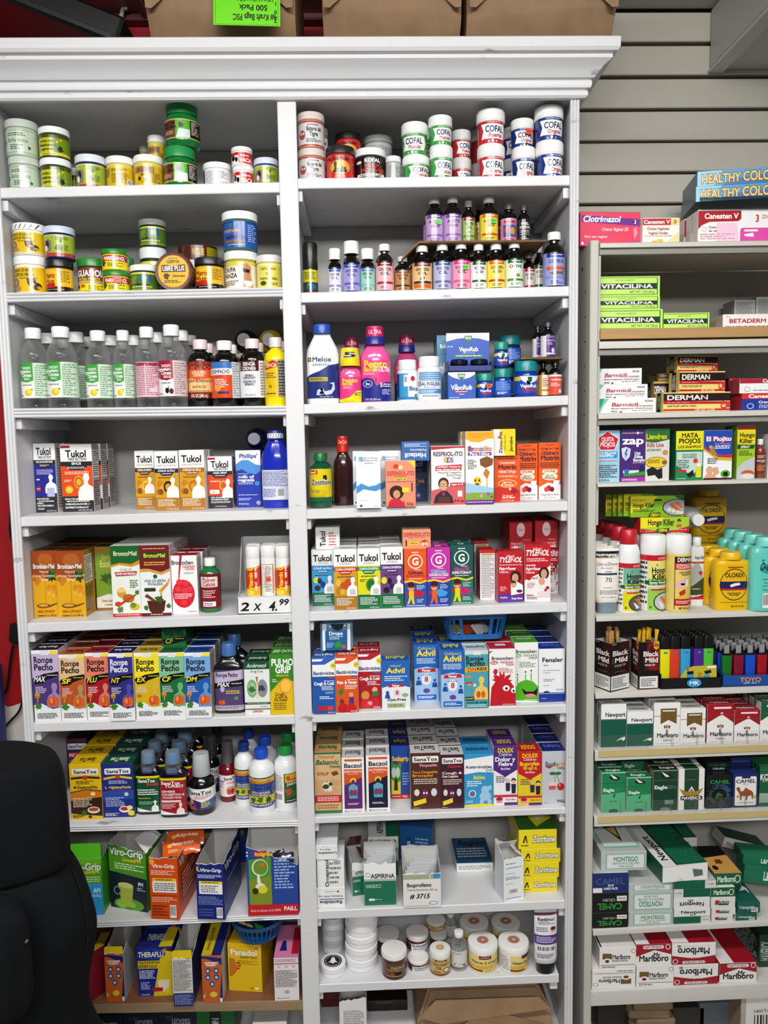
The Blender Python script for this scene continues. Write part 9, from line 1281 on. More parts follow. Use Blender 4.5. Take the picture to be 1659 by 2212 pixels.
A('box','cigarette_carton','carton','teal pack with white swoosh on lid, lying',0.8734,0.004,0.3875,0.0541,0.026,0.11,1,'nbx',sd='1a5a4c',tp='1f6a5c|P e8ecea .5 .6 .8 .4 .9 .5 .86 .7 .8 .55;P e0e0dc 0 0 .5 0 .6 .3 .1 .3')
A('box','cigarette_carton','carton','green pack with horse picture on top',0.8273,0.012,0.4532,0.0646,0.028,0.12,1,'msg',sd='1f5a3c',tp='d8a85a|P 101412 0 0 1 0 1 .35 0 .45;K .5 .6 .2 7a3a1a 7;E .2 .8 .1 .08 241a14')
A('box','cigarette_carton','carton','silver and mint carton lying on stack, lid print visible',0.582,0.01,0.4967,0.1057,0.0467,0.26,1,'mont',sd='b8bcbc',tp='c2c6c6|R .1 .06 .9 .94 8fc4ae;R .13 .1 .87 .91 e4e6e4;P 3a3a30 .34 .56 .66 .5 .6 .84;P d8b86a .4 .6 .62 .56 .58 .76;V .3 .24 .22 .36 4a9a80 MO;V .76 .34 .1 .5 8aa8a0 MENTHOL')
A('box','cigarette_carton','carton','torn green and white cigarette carton lying askew',0.7073,0,0.4728,0.1099,0.04,0.27,1,'x7',sd='176a52',tp='176a52|R 0 0 .3 1 eeeeec;R .3 0 .34 1 1a4a3a;V .16 .72 .16 .4 16161a Newport;L .36 .06 .98 .98 30 2a8a6c',yaw=6)
A('box','cigarette_carton','carton','green carton end beside the torn one, name partly hidden',0.7903,0.134,0.4728,0.0341,0.03,0.16,1,'x8',sd='176a52',tp='176a52|L .02 .02 .98 .98 30 2a8a6c')
A('box','cigarette_carton','carton','green wrapped carton, lower of the tilted pair',0.9364,0.05,0.4274,0.0923,0.042,0.06,1,'lm',sd='1a6a50',tp='1f7a5c',yaw=-10,ry=5)
A('box','cigarette_carton','carton','green wrapped carton, upper of the tilted pair',0.9328,0.06,0.4694,0.0854,0.0213,0.06,1,'lm',sd='1a6a50',tp='2a8a68',yaw=-6,ry=5)
A('box','cigarette_carton','carton','grey-white carton tilted at the back of shelf',0.9575,0.2,0.4231,0.117,0.0275,0.06,1,'x9',sd='c0c0bc',tp='1f4a3a',ry=16)
SHELF("on steel unit's ninth shelf")
A('box','cigarette_carton','carton','white and gold carton printed upside down, lower left',0.5602,0.004,0.2119,0.1019,0.048,0.26,1,'goldu',sd='dcdad6',tp='eceae6')
A('box','cigarette_carton','carton','white and gold carton, upper left',0.5687,0.004,0.2599,0.085,0.0545,0.26,1,'gold',sd='dcdad6',tp='eceae6|R .02 .5 .06 1 1a1a1a')
A('box','cigarette_carton','carton','white and gold carton, lower middle',0.657,0.004,0.2132,0.0875,0.0527,0.26,1,'gold',sd='dcdad6',tp='eceae6')
A('box','cigarette_carton','carton','red and white carton on gold carton, handwritten mark',0.653,0.004,0.2659,0.0833,0.0523,0.26,1,'redc',sd='b02a38',tp='a81f30|P f0efed 0 0 .3 0 .38 1 0 1')
A('box','cigarette_carton','carton','red and white carton printed upside down, lower',0.7537,0.004,0.2144,0.105,0.051,0.26,1,'redu',sd='b02a38',tp='a81f30|P f0efed 0 0 .3 0 .38 1 0 1')
A('box','cigarette_carton','carton','red and white carton printed upside down, upper',0.7473,0.004,0.2654,0.1027,0.0536,0.26,1,'redu',sd='b02a38',tp='a81f30|P f0efed 0 0 .3 0 .38 1 0 1')
A('box','cigarette_carton','carton','red and white carton lying long way back, alone',0.8534,0.004,0.2157,0.0877,0.049,0.26,1,'redc',sd='b02a38',tp='a81f30|P f0efed 0 0 .3 0 .38 1 0 1')
A('box','cigarette_carton','carton','dark green cigarette carton standing at right edge',0.9723,0.05,0.2173,0.0919,0.0826,0.24,1,'grnc',sd='123a2c',ls='grnc')
# ---------------- everything that is neither carton, jar nor bottle
CBD=mat('8a6a48','kraft'); CL=mat('eef2f4','clear')
def sheet(label,x0,x1,y0,y1,z,drop=0):
    bm=bmesh.new(); n=24; t=.004; rows=[]
    for i in range(n+1):
        f=i/n; x=x0+(x1-x0)*f; d=-drop*max(0,.12-f)/.12
        rows.append([bm.verts.new((x,y,z+dz+d)) for y,dz in ((y0,-t),(y0,0),(y1,0),(y1,-t))])
    for a,b in zip(rows,rows[1:]):
        for j in range(4): bm.faces.new((a[j],a[(j+1)%4],b[(j+1)%4],b[j]))
    bm.faces.new(rows[0]); bm.faces.new(rows[-1][::-1]); bmesh.ops.recalc_face_normals(bm,faces=bm.faces)
    o=link('cardboard_sheet',bm_mesh('sheet',bm,CBD)); tag(o,label,'cardboard')
    bm=bmesh.new()
    for i in range(int((x1-x0)/.004)):
        x=x0+.012*(1 if drop==0 else 5)+i*.004
        if x<x1-.003: box_bm(bm,x,x+.0016,y0-.0004,y0+.001,z-.0034,z-.0006)
    link('corrugated_edge',bm_mesh('flutes',bm,mat('5a4430','kraft')),o)['kind']='stuff'
p0=(0.0893,0.02,1.9153); p1=(0.3992,0.02,1.9130); sheet('corrugated cardboard sheet resting on bottle caps of two-tier oil bottles',p0[0],p1[0],.02,.2,PLATFORM['boardR2']-.0004,.035)
p0=(0.3450,0.02,1.6647); p1=(0.4423,0.02,1.6634); sheet('small cardboard sheet under the violet-label bottles',p0[0],min(p1[0],.44),.02,.15,PLATFORM['boardR3']-.0004)
# display box of blue jars
p0=(0.1889,0.03,1.6410); p1=(0.2853,0.03,1.6397); pt=(0.2451,0.08,1.7283); W=p1[0]-p0[0]; z=p0[2]
t=empty('display_box',((p0[0]+p1[0])/2,.075,z)); tag(t,"blue and white jar display box standing on small blue cartons on right bay's third shelf",'box')
boxes('tray',[(-W/2,W/2,-.04,-.039,0,.012),(-W/2,W/2,-.04,.04,0,.001),(-W/2,-W/2+.001,-.04,.04,0,.022),(W/2-.001,W/2,-.04,.04,0,.022)],mat('1f3f8a'),t,0)
hh=pt[2]-z; boxes('back_panel',[(-W/2,W/2,.0,.0012,0,hh)],mat('2a62c0'),t,.0003); flat_print('printed_front','vapod',W,hh-.026,t,((0,-.0002,.026),(0,0,0)))
for i in range(4):
    j=empty('ointment_jar',((p0[0]+p1[0])/2+(i%2-.5)*W*.46,.055-.0,z+.0012+(i//2)*.013)); tag(j,'dark glass jar in display box, %s of %s pair'%(('upper','lower')[1-i//2],('left','right')[i%2]),'jar','dark jars in the display box')
    lathe('jar_body',[(0,0),(.94,0),(1,.1),(1,.85),(.9,1),(0,1)],W*.4,.0125,mat('141c34','gloss'),j); lathe('lid',[(.8,.0),(.86,.1),(.86,.9),(.8,1),(0,1)],W*.3,.0015,mat('1a2440','gloss'),j,zo=0,loc=(0,0,.0115))
# round tin standing on edge, lid toward the camera
p=(-0.3915,0.03,1.8578); r=.0405; t=empty('salve_tin',(p[0],.052,SHELF_Z['L2'][0]+SHELF_Z['L2'][1]*p[0]+r),(math.radians(90),0,math.radians(-4))); tag(t,"round brown tin standing on edge with yellow lid on left bay's second shelf",'tin')
lathe('tin_body',[(0,0),(.94,0),(.96,.05),(.96,.7)],2*r,.034,mat('5a2f24','gloss'),t); lathe('lid',[(.98,.6),(1,.62),(1,.95),(.97,1),(.9,.99),(0,.985)],2*r,.034,mat('6a3426','plastic'),t)
flat_print('lid_print','E .5 .5 .5 .5 d8a81c;E .5 .5 .47 .47 e0b822;R .12 .3 .88 .52 5a2418;E .5 .2 .28 .14 e0b822;T .5 .2 .09 .4 5a2418 GERMA;T .5 .41 .14 .7 f4f0ea UBRE PLUS;K .26 .64 .13 5a3a1a 6;T .66 .64 .07 .4 6a2a14 Ointment;L .2 .76 .8 .86 2 5a3a14;L .35 .08 .65 .12 1 7a4a14',r*1.66,r*1.66,t,((0,-r*.83,.0338),(-math.pi/2,0,0)))
# bag of cough drops
p0=(-0.1045,0.03,1.0222); p1=(-0.0316,0.03,1.0204); p2=(-0.0661,0.03,1.0945); W=p1[0]-p0[0]; H=p2[2]-p0[2]
def pouch(name,W,H,T,m,des,loc,rot,label,cat,grp=None):
    bm=bmesh.new(); n=10; g=[]
    for s in (-1,1):
        gr=[]
        for i in range(n+1):
            row=[]
            for j in range(n+1):
                u,v=i/n,j/n; b=T/2*(math.sin(math.pi*u)*math.sin(math.pi*v))**.5*(1+.15*math.sin(u*23+v*11)); row.append(bm.verts.new(((u-.5)*W,s*b,v*H+(.002*math.sin(u*40) if j in(0,n) else 0))))
            gr.append(row)
        for i in range(n):
            for j in range(n): bm.faces.new((gr[i][j],gr[i+1][j],gr[i+1][j+1],gr[i][j+1]))
    bmesh.ops.remove_doubles(bm,verts=bm.verts,dist=1e-5); bmesh.ops.recalc_face_normals(bm,faces=bm.faces)
    o=link(name,bm_mesh(name,bm,m,60),None,loc,rot); tag(o,label,cat,grp)
    if des: flat_print('printed_front',des,W*.86,H*.84,o,((0,-T*.56,H*.08),(0,0,0)))
    return o
o=pouch('sweet_bag',W,H,.026,mat('7aa8c8','gloss'),'1f5f98|P e8eef2 0 0 .16 0 .1 1 0 1;P e8eef2 .9 0 1 0 1 1 .88 1;P 10303f .3 0 .8 0 .7 .2 .55 .26 .4 .2;R .1 .26 .88 1 2a6aa0;T .48 .36 .13 .5 e8f4f8 Drops;L .25 .46 .75 .6 3 c8e0f0;K .55 .8 .16 3a9a4a 7;E .75 .86 .08 .06 c86a4a;L .15 .7 .4 .9 4 a8d0e8',((p0[0]+p1[0])/2,.045,SHELF_Z['R6'][0]+SHELF_Z['R6'][1]*-.07+.128),(0,0,0),'clear and blue bag of cough drops on cartons at right bay\'s sixth shelf','bag')
# baskets
def basket(name,w0,w1,d0,d1,h,loc,col,label,n,rnd=False,yaw=0):
    t=empty(name,loc,(0,0,yaw)); tag(t,label,'basket'); m=mat(col,'plastic')
    def pt(f,k,z):
        w=(w0+(w1-w0)*z)/2; d=(d0+(d1-d0)*z)/2; a=f*2*math.pi
        c,s=sect(a,2 if rnd else 6); return (c*w,s*d,z*h)
    N=n*4; bm=bmesh.new()
    def band(z0,z1,th=.0014):
        rows=[]
        for i in range(N):
            f=i/N; o=[pt(f,0,z) for z in (z0,z1)]; q=[(x*(1-.03),y*(1-.03),z) for x,y,z in o]; rows.append([bm.verts.new(v) for v in (o[0],o[1],q[1],q[0])])
        for i in range(N):
            a,b=rows[i],rows[(i+1)%N]
            for j in range(4): bm.faces.new((a[j],b[j],b[(j+1)%4],a[(j+1)%4]))
    band(.78,1.0); band(.0,.2)
    r=bm.verts; bmesh.ops.recalc_face_normals(bm,faces=bm.faces); link('rim_and_base',bm_mesh('rim',bm,m,40),t)
    bm=bmesh.new(); bm.faces.new([bm.verts.new(pt(i/N,0,.02)) for i in range(N)]); link('bottom',bm_mesh('bottom',bm,m),t)
    for i in range(n):
        bm=bmesh.new(); vs=[]
        for z in (.18,.8):
            for f in (i/n-.16/n,i/n+.16/n): vs.append(pt(f,0,z))
        a=[bm.verts.new(v) for v in vs]; b=[bm.verts.new((x*.97,y*.97,z)) for x,y,z in vs]
        for q in ((0,1,3,2),): bm.faces.new([a[k] for k in q]); bm.faces.new([b[k] for k in q[::-1]])
        for k,l in ((0,1),(1,3),(3,2),(2,0)): bm.faces.new((a[k],a[l],b[l],b[k]))
        bmesh.ops.recalc_face_normals(bm,faces=bm.faces); link('slat',bm_mesh('slat',bm,m),t)
    return t
pa=(0.1724,0.03,1.0949); pb=(0.3237,0.03,1.0914); pc=(0.2481,0.03,1.0364); pd=(0.2484,0.03,1.0999)
zb=pc[2]; basket('plastic_basket',(pb[0]-pa[0])*.84,pb[0]-pa[0],.09,.12,pd[2]-zb,((pa[0]+pb[0])/2,.095,zb+.002),'1f6fb0','blue slotted plastic basket standing on cartons on right bay\'s sixth shelf',26)
for i in range(3): pouch('lozenge_packet',.05,.03,.008,mat(('c8a23a','b8503a','d8d8d8')[i],'gloss'),None,((pa[0]+pb[0])/2-.03+i*.028,.09,zb+.006),(math.radians(-50),0,math.radians(20*i)),'%s lozenge packet inside the slotted blue basket'%('gold','red','white')[i],'packet','packets in the slotted basket')
pa=(-0.3339,0,0.3903); pb=(-0.2040,0,0.3858); pc=(-0.2688,0,0.3378)
basket('round_basket',.095,.135,.095,.135,.05,((pa[0]+pb[0])/2,.062,pc[2]+.004),'1a5f98','round blue slotted basket on the yellow carton on left bay\'s ninth shelf',34,True)
for i in range(2):
    o=link('medicine_box',box_mesh(.075,.05,.02,'1f2a5a','1f2a5a','1a2450'),None,((pa[0]+pb[0])/2-.012+.02*i,.06,pc[2]+.03+.022*i),(0,math.radians(10),math.radians(-20+30*i))); tag(o,'small navy carton lying in the round basket, %s'%('lower','upper')[i],'box','cartons in the round basket')
    prints(o,'1f2a5a|T .4 .5 .4 .5 e8e83a tabcin;P 2a8a3a .7 0 1 0 1 1 .8 1',.075,.05,.02,None,0,0)
# effervescent tablet display
p0=(-0.2813,0.004,1.1206); p1=(-0.1622,0.004,1.1179); W=p1[0]-p0[0]; pf=(-0.2207,0.004,1.1553); pk=(-0.2289,0.1,1.2789); z=SHELF_Z['L5'][0]+SHELF_Z['L5'][1]*(p0[0]+p1[0])/2+.001; hf=pf[2]-z; hb=pk[2]-z; xc=(p0[0]+p1[0])/2
t=empty('display_box',(xc,.055,z)); tag(t,"grey-white display tray of vitamin tubes with handwritten price on left bay's fifth shelf",'box')
GW=mat('c8c9cb')
boxes('tray',[(-W/2,W/2,-.05,-.049,0,hf),(-W/2,W/2,-.05,.05,0,.001)],mat('eceded'),t,0); boxes('inner_step',[(-W/2+.001,W/2-.001,-.048,.048,hf-.002,hf+.001)],mat('dcdcda'),t,0); boxes('back_panel',[(-W/2,W/2,.049,.05,0,hb)],GW,t,0)
for s in (-1,1): poly_extrude('side_wall',[(-.05,0),(.05,0),(.05,hb),(.03,hb),(-.02,hf*1.35),(-.05,hf)],.001,GW,t,'x',(s*W/2-(.001 if s>0 else 0),0,0))
flat_print('handwritten_price','eceded|I .14 .55 .5 .16 141416 2;I .36 .58 .42 .12 141416 X;I .52 .55 .6 .1 141416 $;I .66 .55 .55 .16 141416 4.;I .85 .3 .36 .18 141416 99',W,hf,t,((0,-.0502,0),(0,0,0)))
SHELF("in left bay's vitamin display")
pv=(-0.2192,0.02,1.2669)
for i,(cx,des,lk,dx) in enumerate([(1372,'vitc','orange vitamin tube, front left',0),(1458,'vitb','tube turned to fine print, front middle with orange sticker',0),(1541,'vitc','orange vitamin tube, front right',0),(1375,'vitc','vitamin tube behind, left',1),(1465,'vitb','vitamin tube behind, middle',1),(1545,'vitc','vitamin tube behind, right',1)]):
    x=xc+(cx-1440)/300*W*.98+(0 if not dx else -.004)
    A('can','tablet_tube','tube',lk,x,.0095+dx*.036,z+hf+.0012,.031,pv[2]-z-hf+(.002 if i==1 else 0),.031,1,des,lid='f0f0ee',bd='eceae6',zl=(.02,.74))
# orange sachets on the opened orange carton
p0=(-0.4748,0.03,0.5520); p1=(-0.3915,0.03,0.5639); p2=(-0.4364,0.05,0.5919)
for i in range(2):
    o=pouch('sachet',.085,.036,.006,mat('e0681c','gloss'),'e0681c|U .55 .3 .2 .7 f6f0e8 Viro-Grip;L .1 .6 .5 .85 3 f0d8b0;E .15 .35 .08 .14 f0b03a',((p0[0]+p1[0])/2+.004*i,.03+.02*i,p0[2]+.004+.009*i),(math.radians(-35),math.radians(-6+4*i),math.radians(6)),'orange sachet lying across the opened orange carton, %s'%('front','rear')[i],'sachet','sachets on the opened carton')
# foil packets spilling from the torn blue carton
p=(-0.2126,0.03,0.5352)
for i in range(3): pouch('foil_packet',.06,.03,.007,mat('2a1a34','gloss'),None,(p[0]+.012*i-.01,.04+.012*i,p[2]-.02),(math.radians(-30),math.radians(20*i-20),0),'dark foil packet inside the torn blue and red carton','packet','foil packets in the torn carton')
# ---------------- cigars
def cigars(pack,px,py,z,yaw,n,kind,lab):
    for i in range(n):
        a=-.012+.012*(i%3)+random.uniform(-.002,.002); b=-.011+.011*(i//3)+random.uniform(-.002,.002)
        g=empty('cigar',(px+a*math.cos(yaw)-b*math.sin(yaw),py+a*math.sin(yaw)+b*math.cos(yaw),z+.003),(math.radians(random.uniform(-3,3)),math.radians(random.uniform(-4,4)),random.uniform(0,3)))
        tag(g,lab,'cigar',lab+'s')
        L=.122+.009*random.random()
        lathe('wrapper',[(0,0),(1,0),(1,.8),(.95,.82),(0,.82)],.0075,L*1.02,mat('4a2c1a' if kind else '5a3a22','paper'),g,1,2,14)
        lathe('tip',[(.6,.8),(.8,.81),(.75,.9),(1.1,.99,.45),(1,1.02,.4),(0,1.02,.4)],.0092,L*1.02,mat('e0b420' if kind else 'c29a5c','plastic'),g,1,2,14)
pA=(0.5533,0.012,0.9304); pB=(0.6313,0.015,0.9275)
for r,args in (('bm1',(0,)),('bm2',(1,))):
    o=[q for q in bpy.data.objects if q.name.startswith('cigar_pack')][args[0]]
    cigars(r,o.location.x,o.location.y,o.location.z,o.rotation_euler.z,9,args[0],('wood-tipped cigar in dark brown pack','yellow-tipped cigar in dark red pack')[args[0]])
# ---------------- lighters in their trays
def tray(label,x0,x1,y0,y1,z,h,col,des):
    t=empty('lighter_tray',((x0+x1)/2,(y0+y1)/2,z)); tag(t,label,'tray'); W=x1-x0; Dp=y1-y0
    boxes('tray_wall',[(-W/2,W/2,-Dp/2,-Dp/2+.001,0,h),(-W/2,W/2,Dp/2-.001,Dp/2,0,h*1.6),(-W/2,-W/2+.001,-Dp/2,Dp/2,0,h*1.4),(W/2-.001,W/2,-Dp/2,Dp/2,0,h*1.2)],mat(col,'paper'),t,0); boxes('tray_floor',[(-W/2,W/2,-Dp/2,Dp/2,0,.001)],mat(col),t,0)
    flat_print('printed_front',des,W,h,t,((0,-Dp/2,0),(0,0,0))); return t
def lighter(x,y,z,h,col,clear,label,grp):
    g=empty('lighter',(x,y,z)); tag(g,label,'lighter',grp); 
    lathe('body',[(0,0),(.95,0),(1,.01),(1,.74),(.97,.75),(0,.75)],.0225,h,mat(col,'gloss' if clear else 'plastic'),g,.52,4,24)
    if clear:
        lathe('head',[(.9,.75),(.9,.9),(.5,.92),(0,.92)],.0225,h,mat('17171a','plastic'),g,.5,4,24); boxes('hood',[(-.008,.004,-.0055,.0055,h*.8,h)],mat('9a9a9e','plastic'),g,.001)
    else:
        lathe('head',[(1.0,.75),(1.0,.95),(.8,1),(0,1)],.0225,h,mat('131315','plastic'),g,.52,4,24); flat_print('logo_oval','131315|E .5 .5 .5 .5 16161a;E .5 .5 .42 .38 5a9ad0',.009,.005,g,((0,-.0061,h*.66),(0,0,0)))
p0=(0.6585,0.008,0.9313); p1=(0.7965,0.008,0.9339); z5=lambda x: SHELF_Z['G5'][0]+SHELF_Z['G5'][1]*x
pt=(0.6702,0.014,1.0153); xm=(p0[0]+p1[0])/2; z=z5(xm)+.001
tray("black lighter tray with blue oval emblem on steel unit's fifth shelf",p0[0],p1[0],.006,.105,z,.024,'18181b','18181b|E .55 .5 .12 .42 3a9ad0;T .55 .5 .34 .16 f4f8fc MK')
hb=(pt[2]-z)/.76
for r in range(4):
    for c,(cx,col,nm) in enumerate([(805,'e6e01c','yellow'),(888,'d8482c','orange-red'),(975,'3aa8d8','sky-blue'),(1085,'5a2f9a','purple'),(1168,'5ac83a','lime')]):
        q=p0[0]+(cx-760)/(1266-760)*(p1[0]-p0[0]); lighter(q,.018+.015*r,z+.0015,hb,col,0,'%s lighter in the black tray, row %s'%(nm,('one','two','three','four')[r]),'opaque lighters in the black tray')
t=poly_extrude('instruction_card',[(0,0),(.085,0),(.085,.034),(.03,.032),(.012,.022),(.004,.01)],.001,mat('c8b83a'),None,'y',(xm-.026,.0085,z+.017),(math.radians(-3),0,0)); tag(t,'yellow instruction card leaning before the opaque lighters','card')
flat_print('printed_front','c8b83a|P 3aa0d0 .2 .55 .38 .55 .4 .95 .2 .95;P 1a1a1e .2 .4 .38 .36 .38 .58 .22 .6;P d84a2a .2 .05 .26 .3 .22 .42;L .5 .5 .62 .9 4 8a7a1a;P 1a1a1e .66 .4 .84 .3 .86 .5 .7 .6;P 3aa0d0 .64 .66 .8 .6 .82 .9 .66 .95;S .74 .06 .98 .2 .02 f0f0ec',.085,.034,t,((.0425,-.0002,0),(0,0,0)))
p2=(0.7971,0.006,0.9373); xa=p1[0]+.002; x2=xa+.2; z=z5(xa+.06)+.0015
tray("blue lighter tray with orange lettering on steel unit's fifth shelf",xa,x2,.005,.125,z,.025,'1f5aa8','1f5aa8|T .32 .42 .4 .24 e89a3a TOYO;L .24 .68 .42 .8 1 d8d8e8')
cols=[('1f7a2c','green'),('8a1a3a','crimson'),('1f5ac8','blue'),('a81a2a','red'),('5a2f8a','violet'),('1f3fa8','royal blue'),('8a1a3a','claret')]
for r in range(5):
    for c in range(7):
        cl,nm=cols[(c+r*2)%7] if r else cols[c]
        lighter(xa+.014+c*.0268,.018+.0205*r,z+.0012,.09,cl,1,'%s clear lighter in blue tray, row %s, place %s'%(nm,('one','two','three','four','five')[r],('one','two','three','four','five','six','seven')[c]),'clear lighters in the blue tray')
# ---------------- top of the bookcase
KR=mat('9a7d5f','kraft')
def bundle(x0,x1,z0,hgt,dep,label,sk,y0=-.045,sl=0):
    W=x1-x0; rnd=random.Random(sk); bm=bmesh.new(); n=12; rows=[]
    prof=[(.2,0),(.045,0),(.038,.004),(.004,.052),(0,.06),(-.006,.11),(-.004,.16),(.01,hgt),(.1,hgt+.004),(dep,hgt-.01),(dep,0)]
    for i in range(n+1):
        f=i/n; e=.02*abs(2*f-1)**6
        rows.append([bm.verts.new((x0+W*f-(x0+x1)/2+(.004*(z/hgt)*(2*f-1)),y+e*(1 if y<.1 else 0)+(rnd.uniform(-.0022,.0022) if z>.002 else 0),z+(rnd.uniform(-.002,.002)+sl*.012*(f-.5) if z>.03 else 0))) for y,z in prof])
    for p,q in zip(rows,rows[1:]):
        for k in range(len(prof)): bm.faces.new((p[k],q[k],q[(k+1)%len(prof)],p[(k+1)%len(prof)]))
    bm.faces.new(rows[0]); bm.faces.new(rows[-1][::-1]); bmesh.ops.recalc_face_normals(bm,faces=bm.faces)
    o=link('kraft_bag_bundle',bm_mesh('bundle',bm,KR,28),None,((x0+x1)/2,y0,z0)); tag(o,label,'package')
    for s in (-1,1):
        w=s*W/2*.985
        poly_extrude('folded_flap',[(w,.061),(w-s*.012,.06),(w-s*.05,.092),(w-s*.1,hgt*.98),(w+s*.008,hgt*.98)],.0014,KR,o,'y',(0,-.006,0),(math.radians(-1.2),0,0))
    return o
zt=2.2872
q=[(-0.4137,-0.04,2.2735),(-0.1212,-0.04,2.2725),(-0.0639,-0.04,2.2749),(0.2189,-0.04,2.2739),(0.2227,-0.04,2.2757),(0.5129,-0.04,2.2764)]
o=bundle(q[0][0],q[1][0],zt,.19,.26,'brown paper package with lime green label on bookcase top',1)
lw=(-0.2777,-0.05,2.3358); lx=(-0.1468,-0.05,2.3355); lz=(-0.2169,-0.05,2.3080)
flat_print('green_label','7adf1c|R 0 0 1 1 7adf1c;S .03 .02 .97 .98 .02 1a2a0a;S .035 .024 .965 .976 .02 7adf1c;U .62 .84 .11 .66 1a2a0a 4# Kraft Bags FSC;U .6 .66 .1 .42 1a2a0a 500 Pack;U .62 .52 .05 .56 1a2a0a 5.00 in x 3.125 in x 9.75 in;U .6 .43 .05 .6 1a2a0a 12.70 cm x 7.9 cm x 24.77 cm;L .35 .1 .85 .36 4 3a5a14;P 1a2a0a .12 .1 .24 .1 .24 .5 .12 .5;P 7adf1c .13 .12 .23 .12 .23 .48 .13 .48;U .93 .9 .07 .04 1a2a0a 7;U .93 .74 .07 .04 1a2a0a 0;U .93 .58 .07 .04 1a2a0a 1;U .93 .42 .07 .04 1a2a0a 8;U .93 .26 .07 .04 1a2a0a 7',lx[0]-lw[0],.1,o,(((lw[0]+lx[0])/2-o.location.x,-.016,lz[2]-zt),(math.radians(-1),math.radians(1.5),0)))
bundle(q[2][0],q[3][0]-.006,zt,.2,.26,'brown paper package without label, middle on bookcase top',2,sl=-1)
bundle(q[4][0]+.004,q[5][0]+.015,zt,.2,.26,'brown paper package overhanging right end of bookcase top',3,sl=2)
sl=(-0.4786,-0.03,2.2785)
o=boxes('black_equipment_case',[(-.62,0,-.16,.16,0,.055)],mat('131416','plastic'),None,.006,(sl[0],.13,zt+.0035),(0,math.radians(21.5),0)); tag(o,'black flat equipment case leaning up on bookcase top','equipment')
boxes('case_lip',[(-.6,-.01,-.163,-.1605,.004,.014)],mat('2a2b2e','plastic'),o,.001)
for i,(a,b,c) in enumerate([((-0.5361,0.25,2.5225),(-0.5525,0.25,2.4716),(-0.5749,0.2,2.3984)),((-0.5318,0.25,2.5225),(-0.5447,0.25,2.4767),(-0.5397,0.2,2.3903))]):
    tag(tube('cable',[(a[0],.25,2.5),a,b,(c[0],.2,max(c[2],zt+.004))],.0032,mat('b9aea4','plastic')),'pale cable hanging behind black case, %s one'%('straight','slanted')[1-i],'cable','pale cables on the red wall')
# black cord with inline switch on red wall
C=lambda *p:list(p)
pts=[(-0.8871,0.29,1.3476),(-0.8938,0.29,1.2774),(-0.8868,0.29,1.2420),(-0.8835,0.29,1.1827),(-0.8829,0.29,1.0992),(-0.8866,0.29,1.0573),(-0.8924,0.285,1.0407)]
t=tube('power_cord',pts,.0032,mat('121214','plastic')); tag(t,'black cord with inline switch hanging on red wall','cord')
s0=(-0.8949,0.285,1.0191); boxes('inline_switch',[(-.014,.014,-.008,.008,-.026,.026)],mat('151517','plastic'),t,.005,s0,(0,math.radians(7),0))
tube('lower_cord',[(-0.9027,0.285,0.9879),(-0.9148,0.29,0.9432),(-0.9287,0.29,0.8704),(-0.9460,0.29,0.8586)],.0032,mat('121214','plastic'),t)
tag(tube('power_cord',[(-0.8863,0.29,1.7930),(-0.8867,0.29,1.6807),(-0.8825,0.29,1.5670),(-0.8829,0.29,1.4521),(-0.8864,0.29,1.3593)],.003,mat('1a1a20','plastic')),'black cord running down beside bookcase upper half','cord')
tag(tube('power_cord',[(-0.8879,0.292,1.0509),(-0.8868,0.292,0.9541),(-0.8866,0.292,0.8809),(-0.8974,0.292,0.8198),(-0.9280,0.292,0.7836),(-0.9648,0.29,0.7483)],.003,mat('121214','plastic')),'black cord curving away at white lower wall','cord')
t=boxes('blue_board',[(-.012,.012,-.01,.01,0,.95)],mat('22306a','paint'),None,.002,((-0.9288,0.25,0.7996)[0]-.004,.25,0)); tag(t,'narrow blue board standing by wall left of bookcase','board')
# ---------------- lower compartments
SHELF('at bottom of left bay')
zb=.0755
D['tab1']='16202e|U .6 .3 .2 .5 8a94a0 tabcin;L .2 .1 .5 .2 2 4a5a6a;E .2 .7 .1 .1 c8b81c'
D['grn1']='1a6a34|R .35 0 .65 1 14181a;V .5 .4 .2 .3 c8d0cc SON;S .38 .6 .62 .9 .02 c8ccc8'
def low(x0,x1,y,des,look,sd,dep,Yf,crop_h=None,**k):
    A('box','medicine_box','box',look,(x0+x1)/2,Yf,zb,x1-x0,y-zb,dep,1,des,sd=sd,**k)
a=[(-0.6661,0.03,0.1755),(-0.5869,0.03,0.1725),(-0.5046,0.03,0.1693),(-0.4163,0.03,0.1660),(-0.3655,0.03,0.1640),(-0.3278,0.03,0.1626)]
zl=(-0.5532,0.03,0.1724)[2]
low(a[0][0],a[1][0]-.002,zl-.004,'tab1','dark carton with yellow dots, leftmost','141c28',.1,.03,tp='101622')
low(a[1][0],a[2][0]-.001,zl,'tab1','dark carton printed upside down, second','141c28',.1,.03,tp='101622')
low(a[2][0],a[3][0]-.001,zl,'tab1','dark carton printed upside down, beside green carton','141c28',.1,.03,tp='101622')
low(a[3][0],a[5][0],zl+.006,'grn1','green carton with black band','14502a',.1,.03,tp='145a2a')
p=(-0.2656,0.04,0.1379); low(p[0]-.02,p[0]+.06,p[2],'wht','pale fine-print carton, lowest right','c8c8c4',.06,.03)
SHELF('at bottom of right bay')
p0=(-0.0808,0.03,0.1261); p1=(-0.0177,0.03,0.1237); pt=(-0.0262,0.03,0.2001)
A('obox','opened_carton','box','torn white carton with ragged mouth',(p0[0]+p1[0])/2,.02,zb,p1[0]-p0[0],pt[2]-zb-.02,.11,1,'e4e2de|L .15 .12 .9 .5 9 8a8a8a',sd='dcdad6',hs=(1.08,1.16,1.25,1.02),flap2=None)
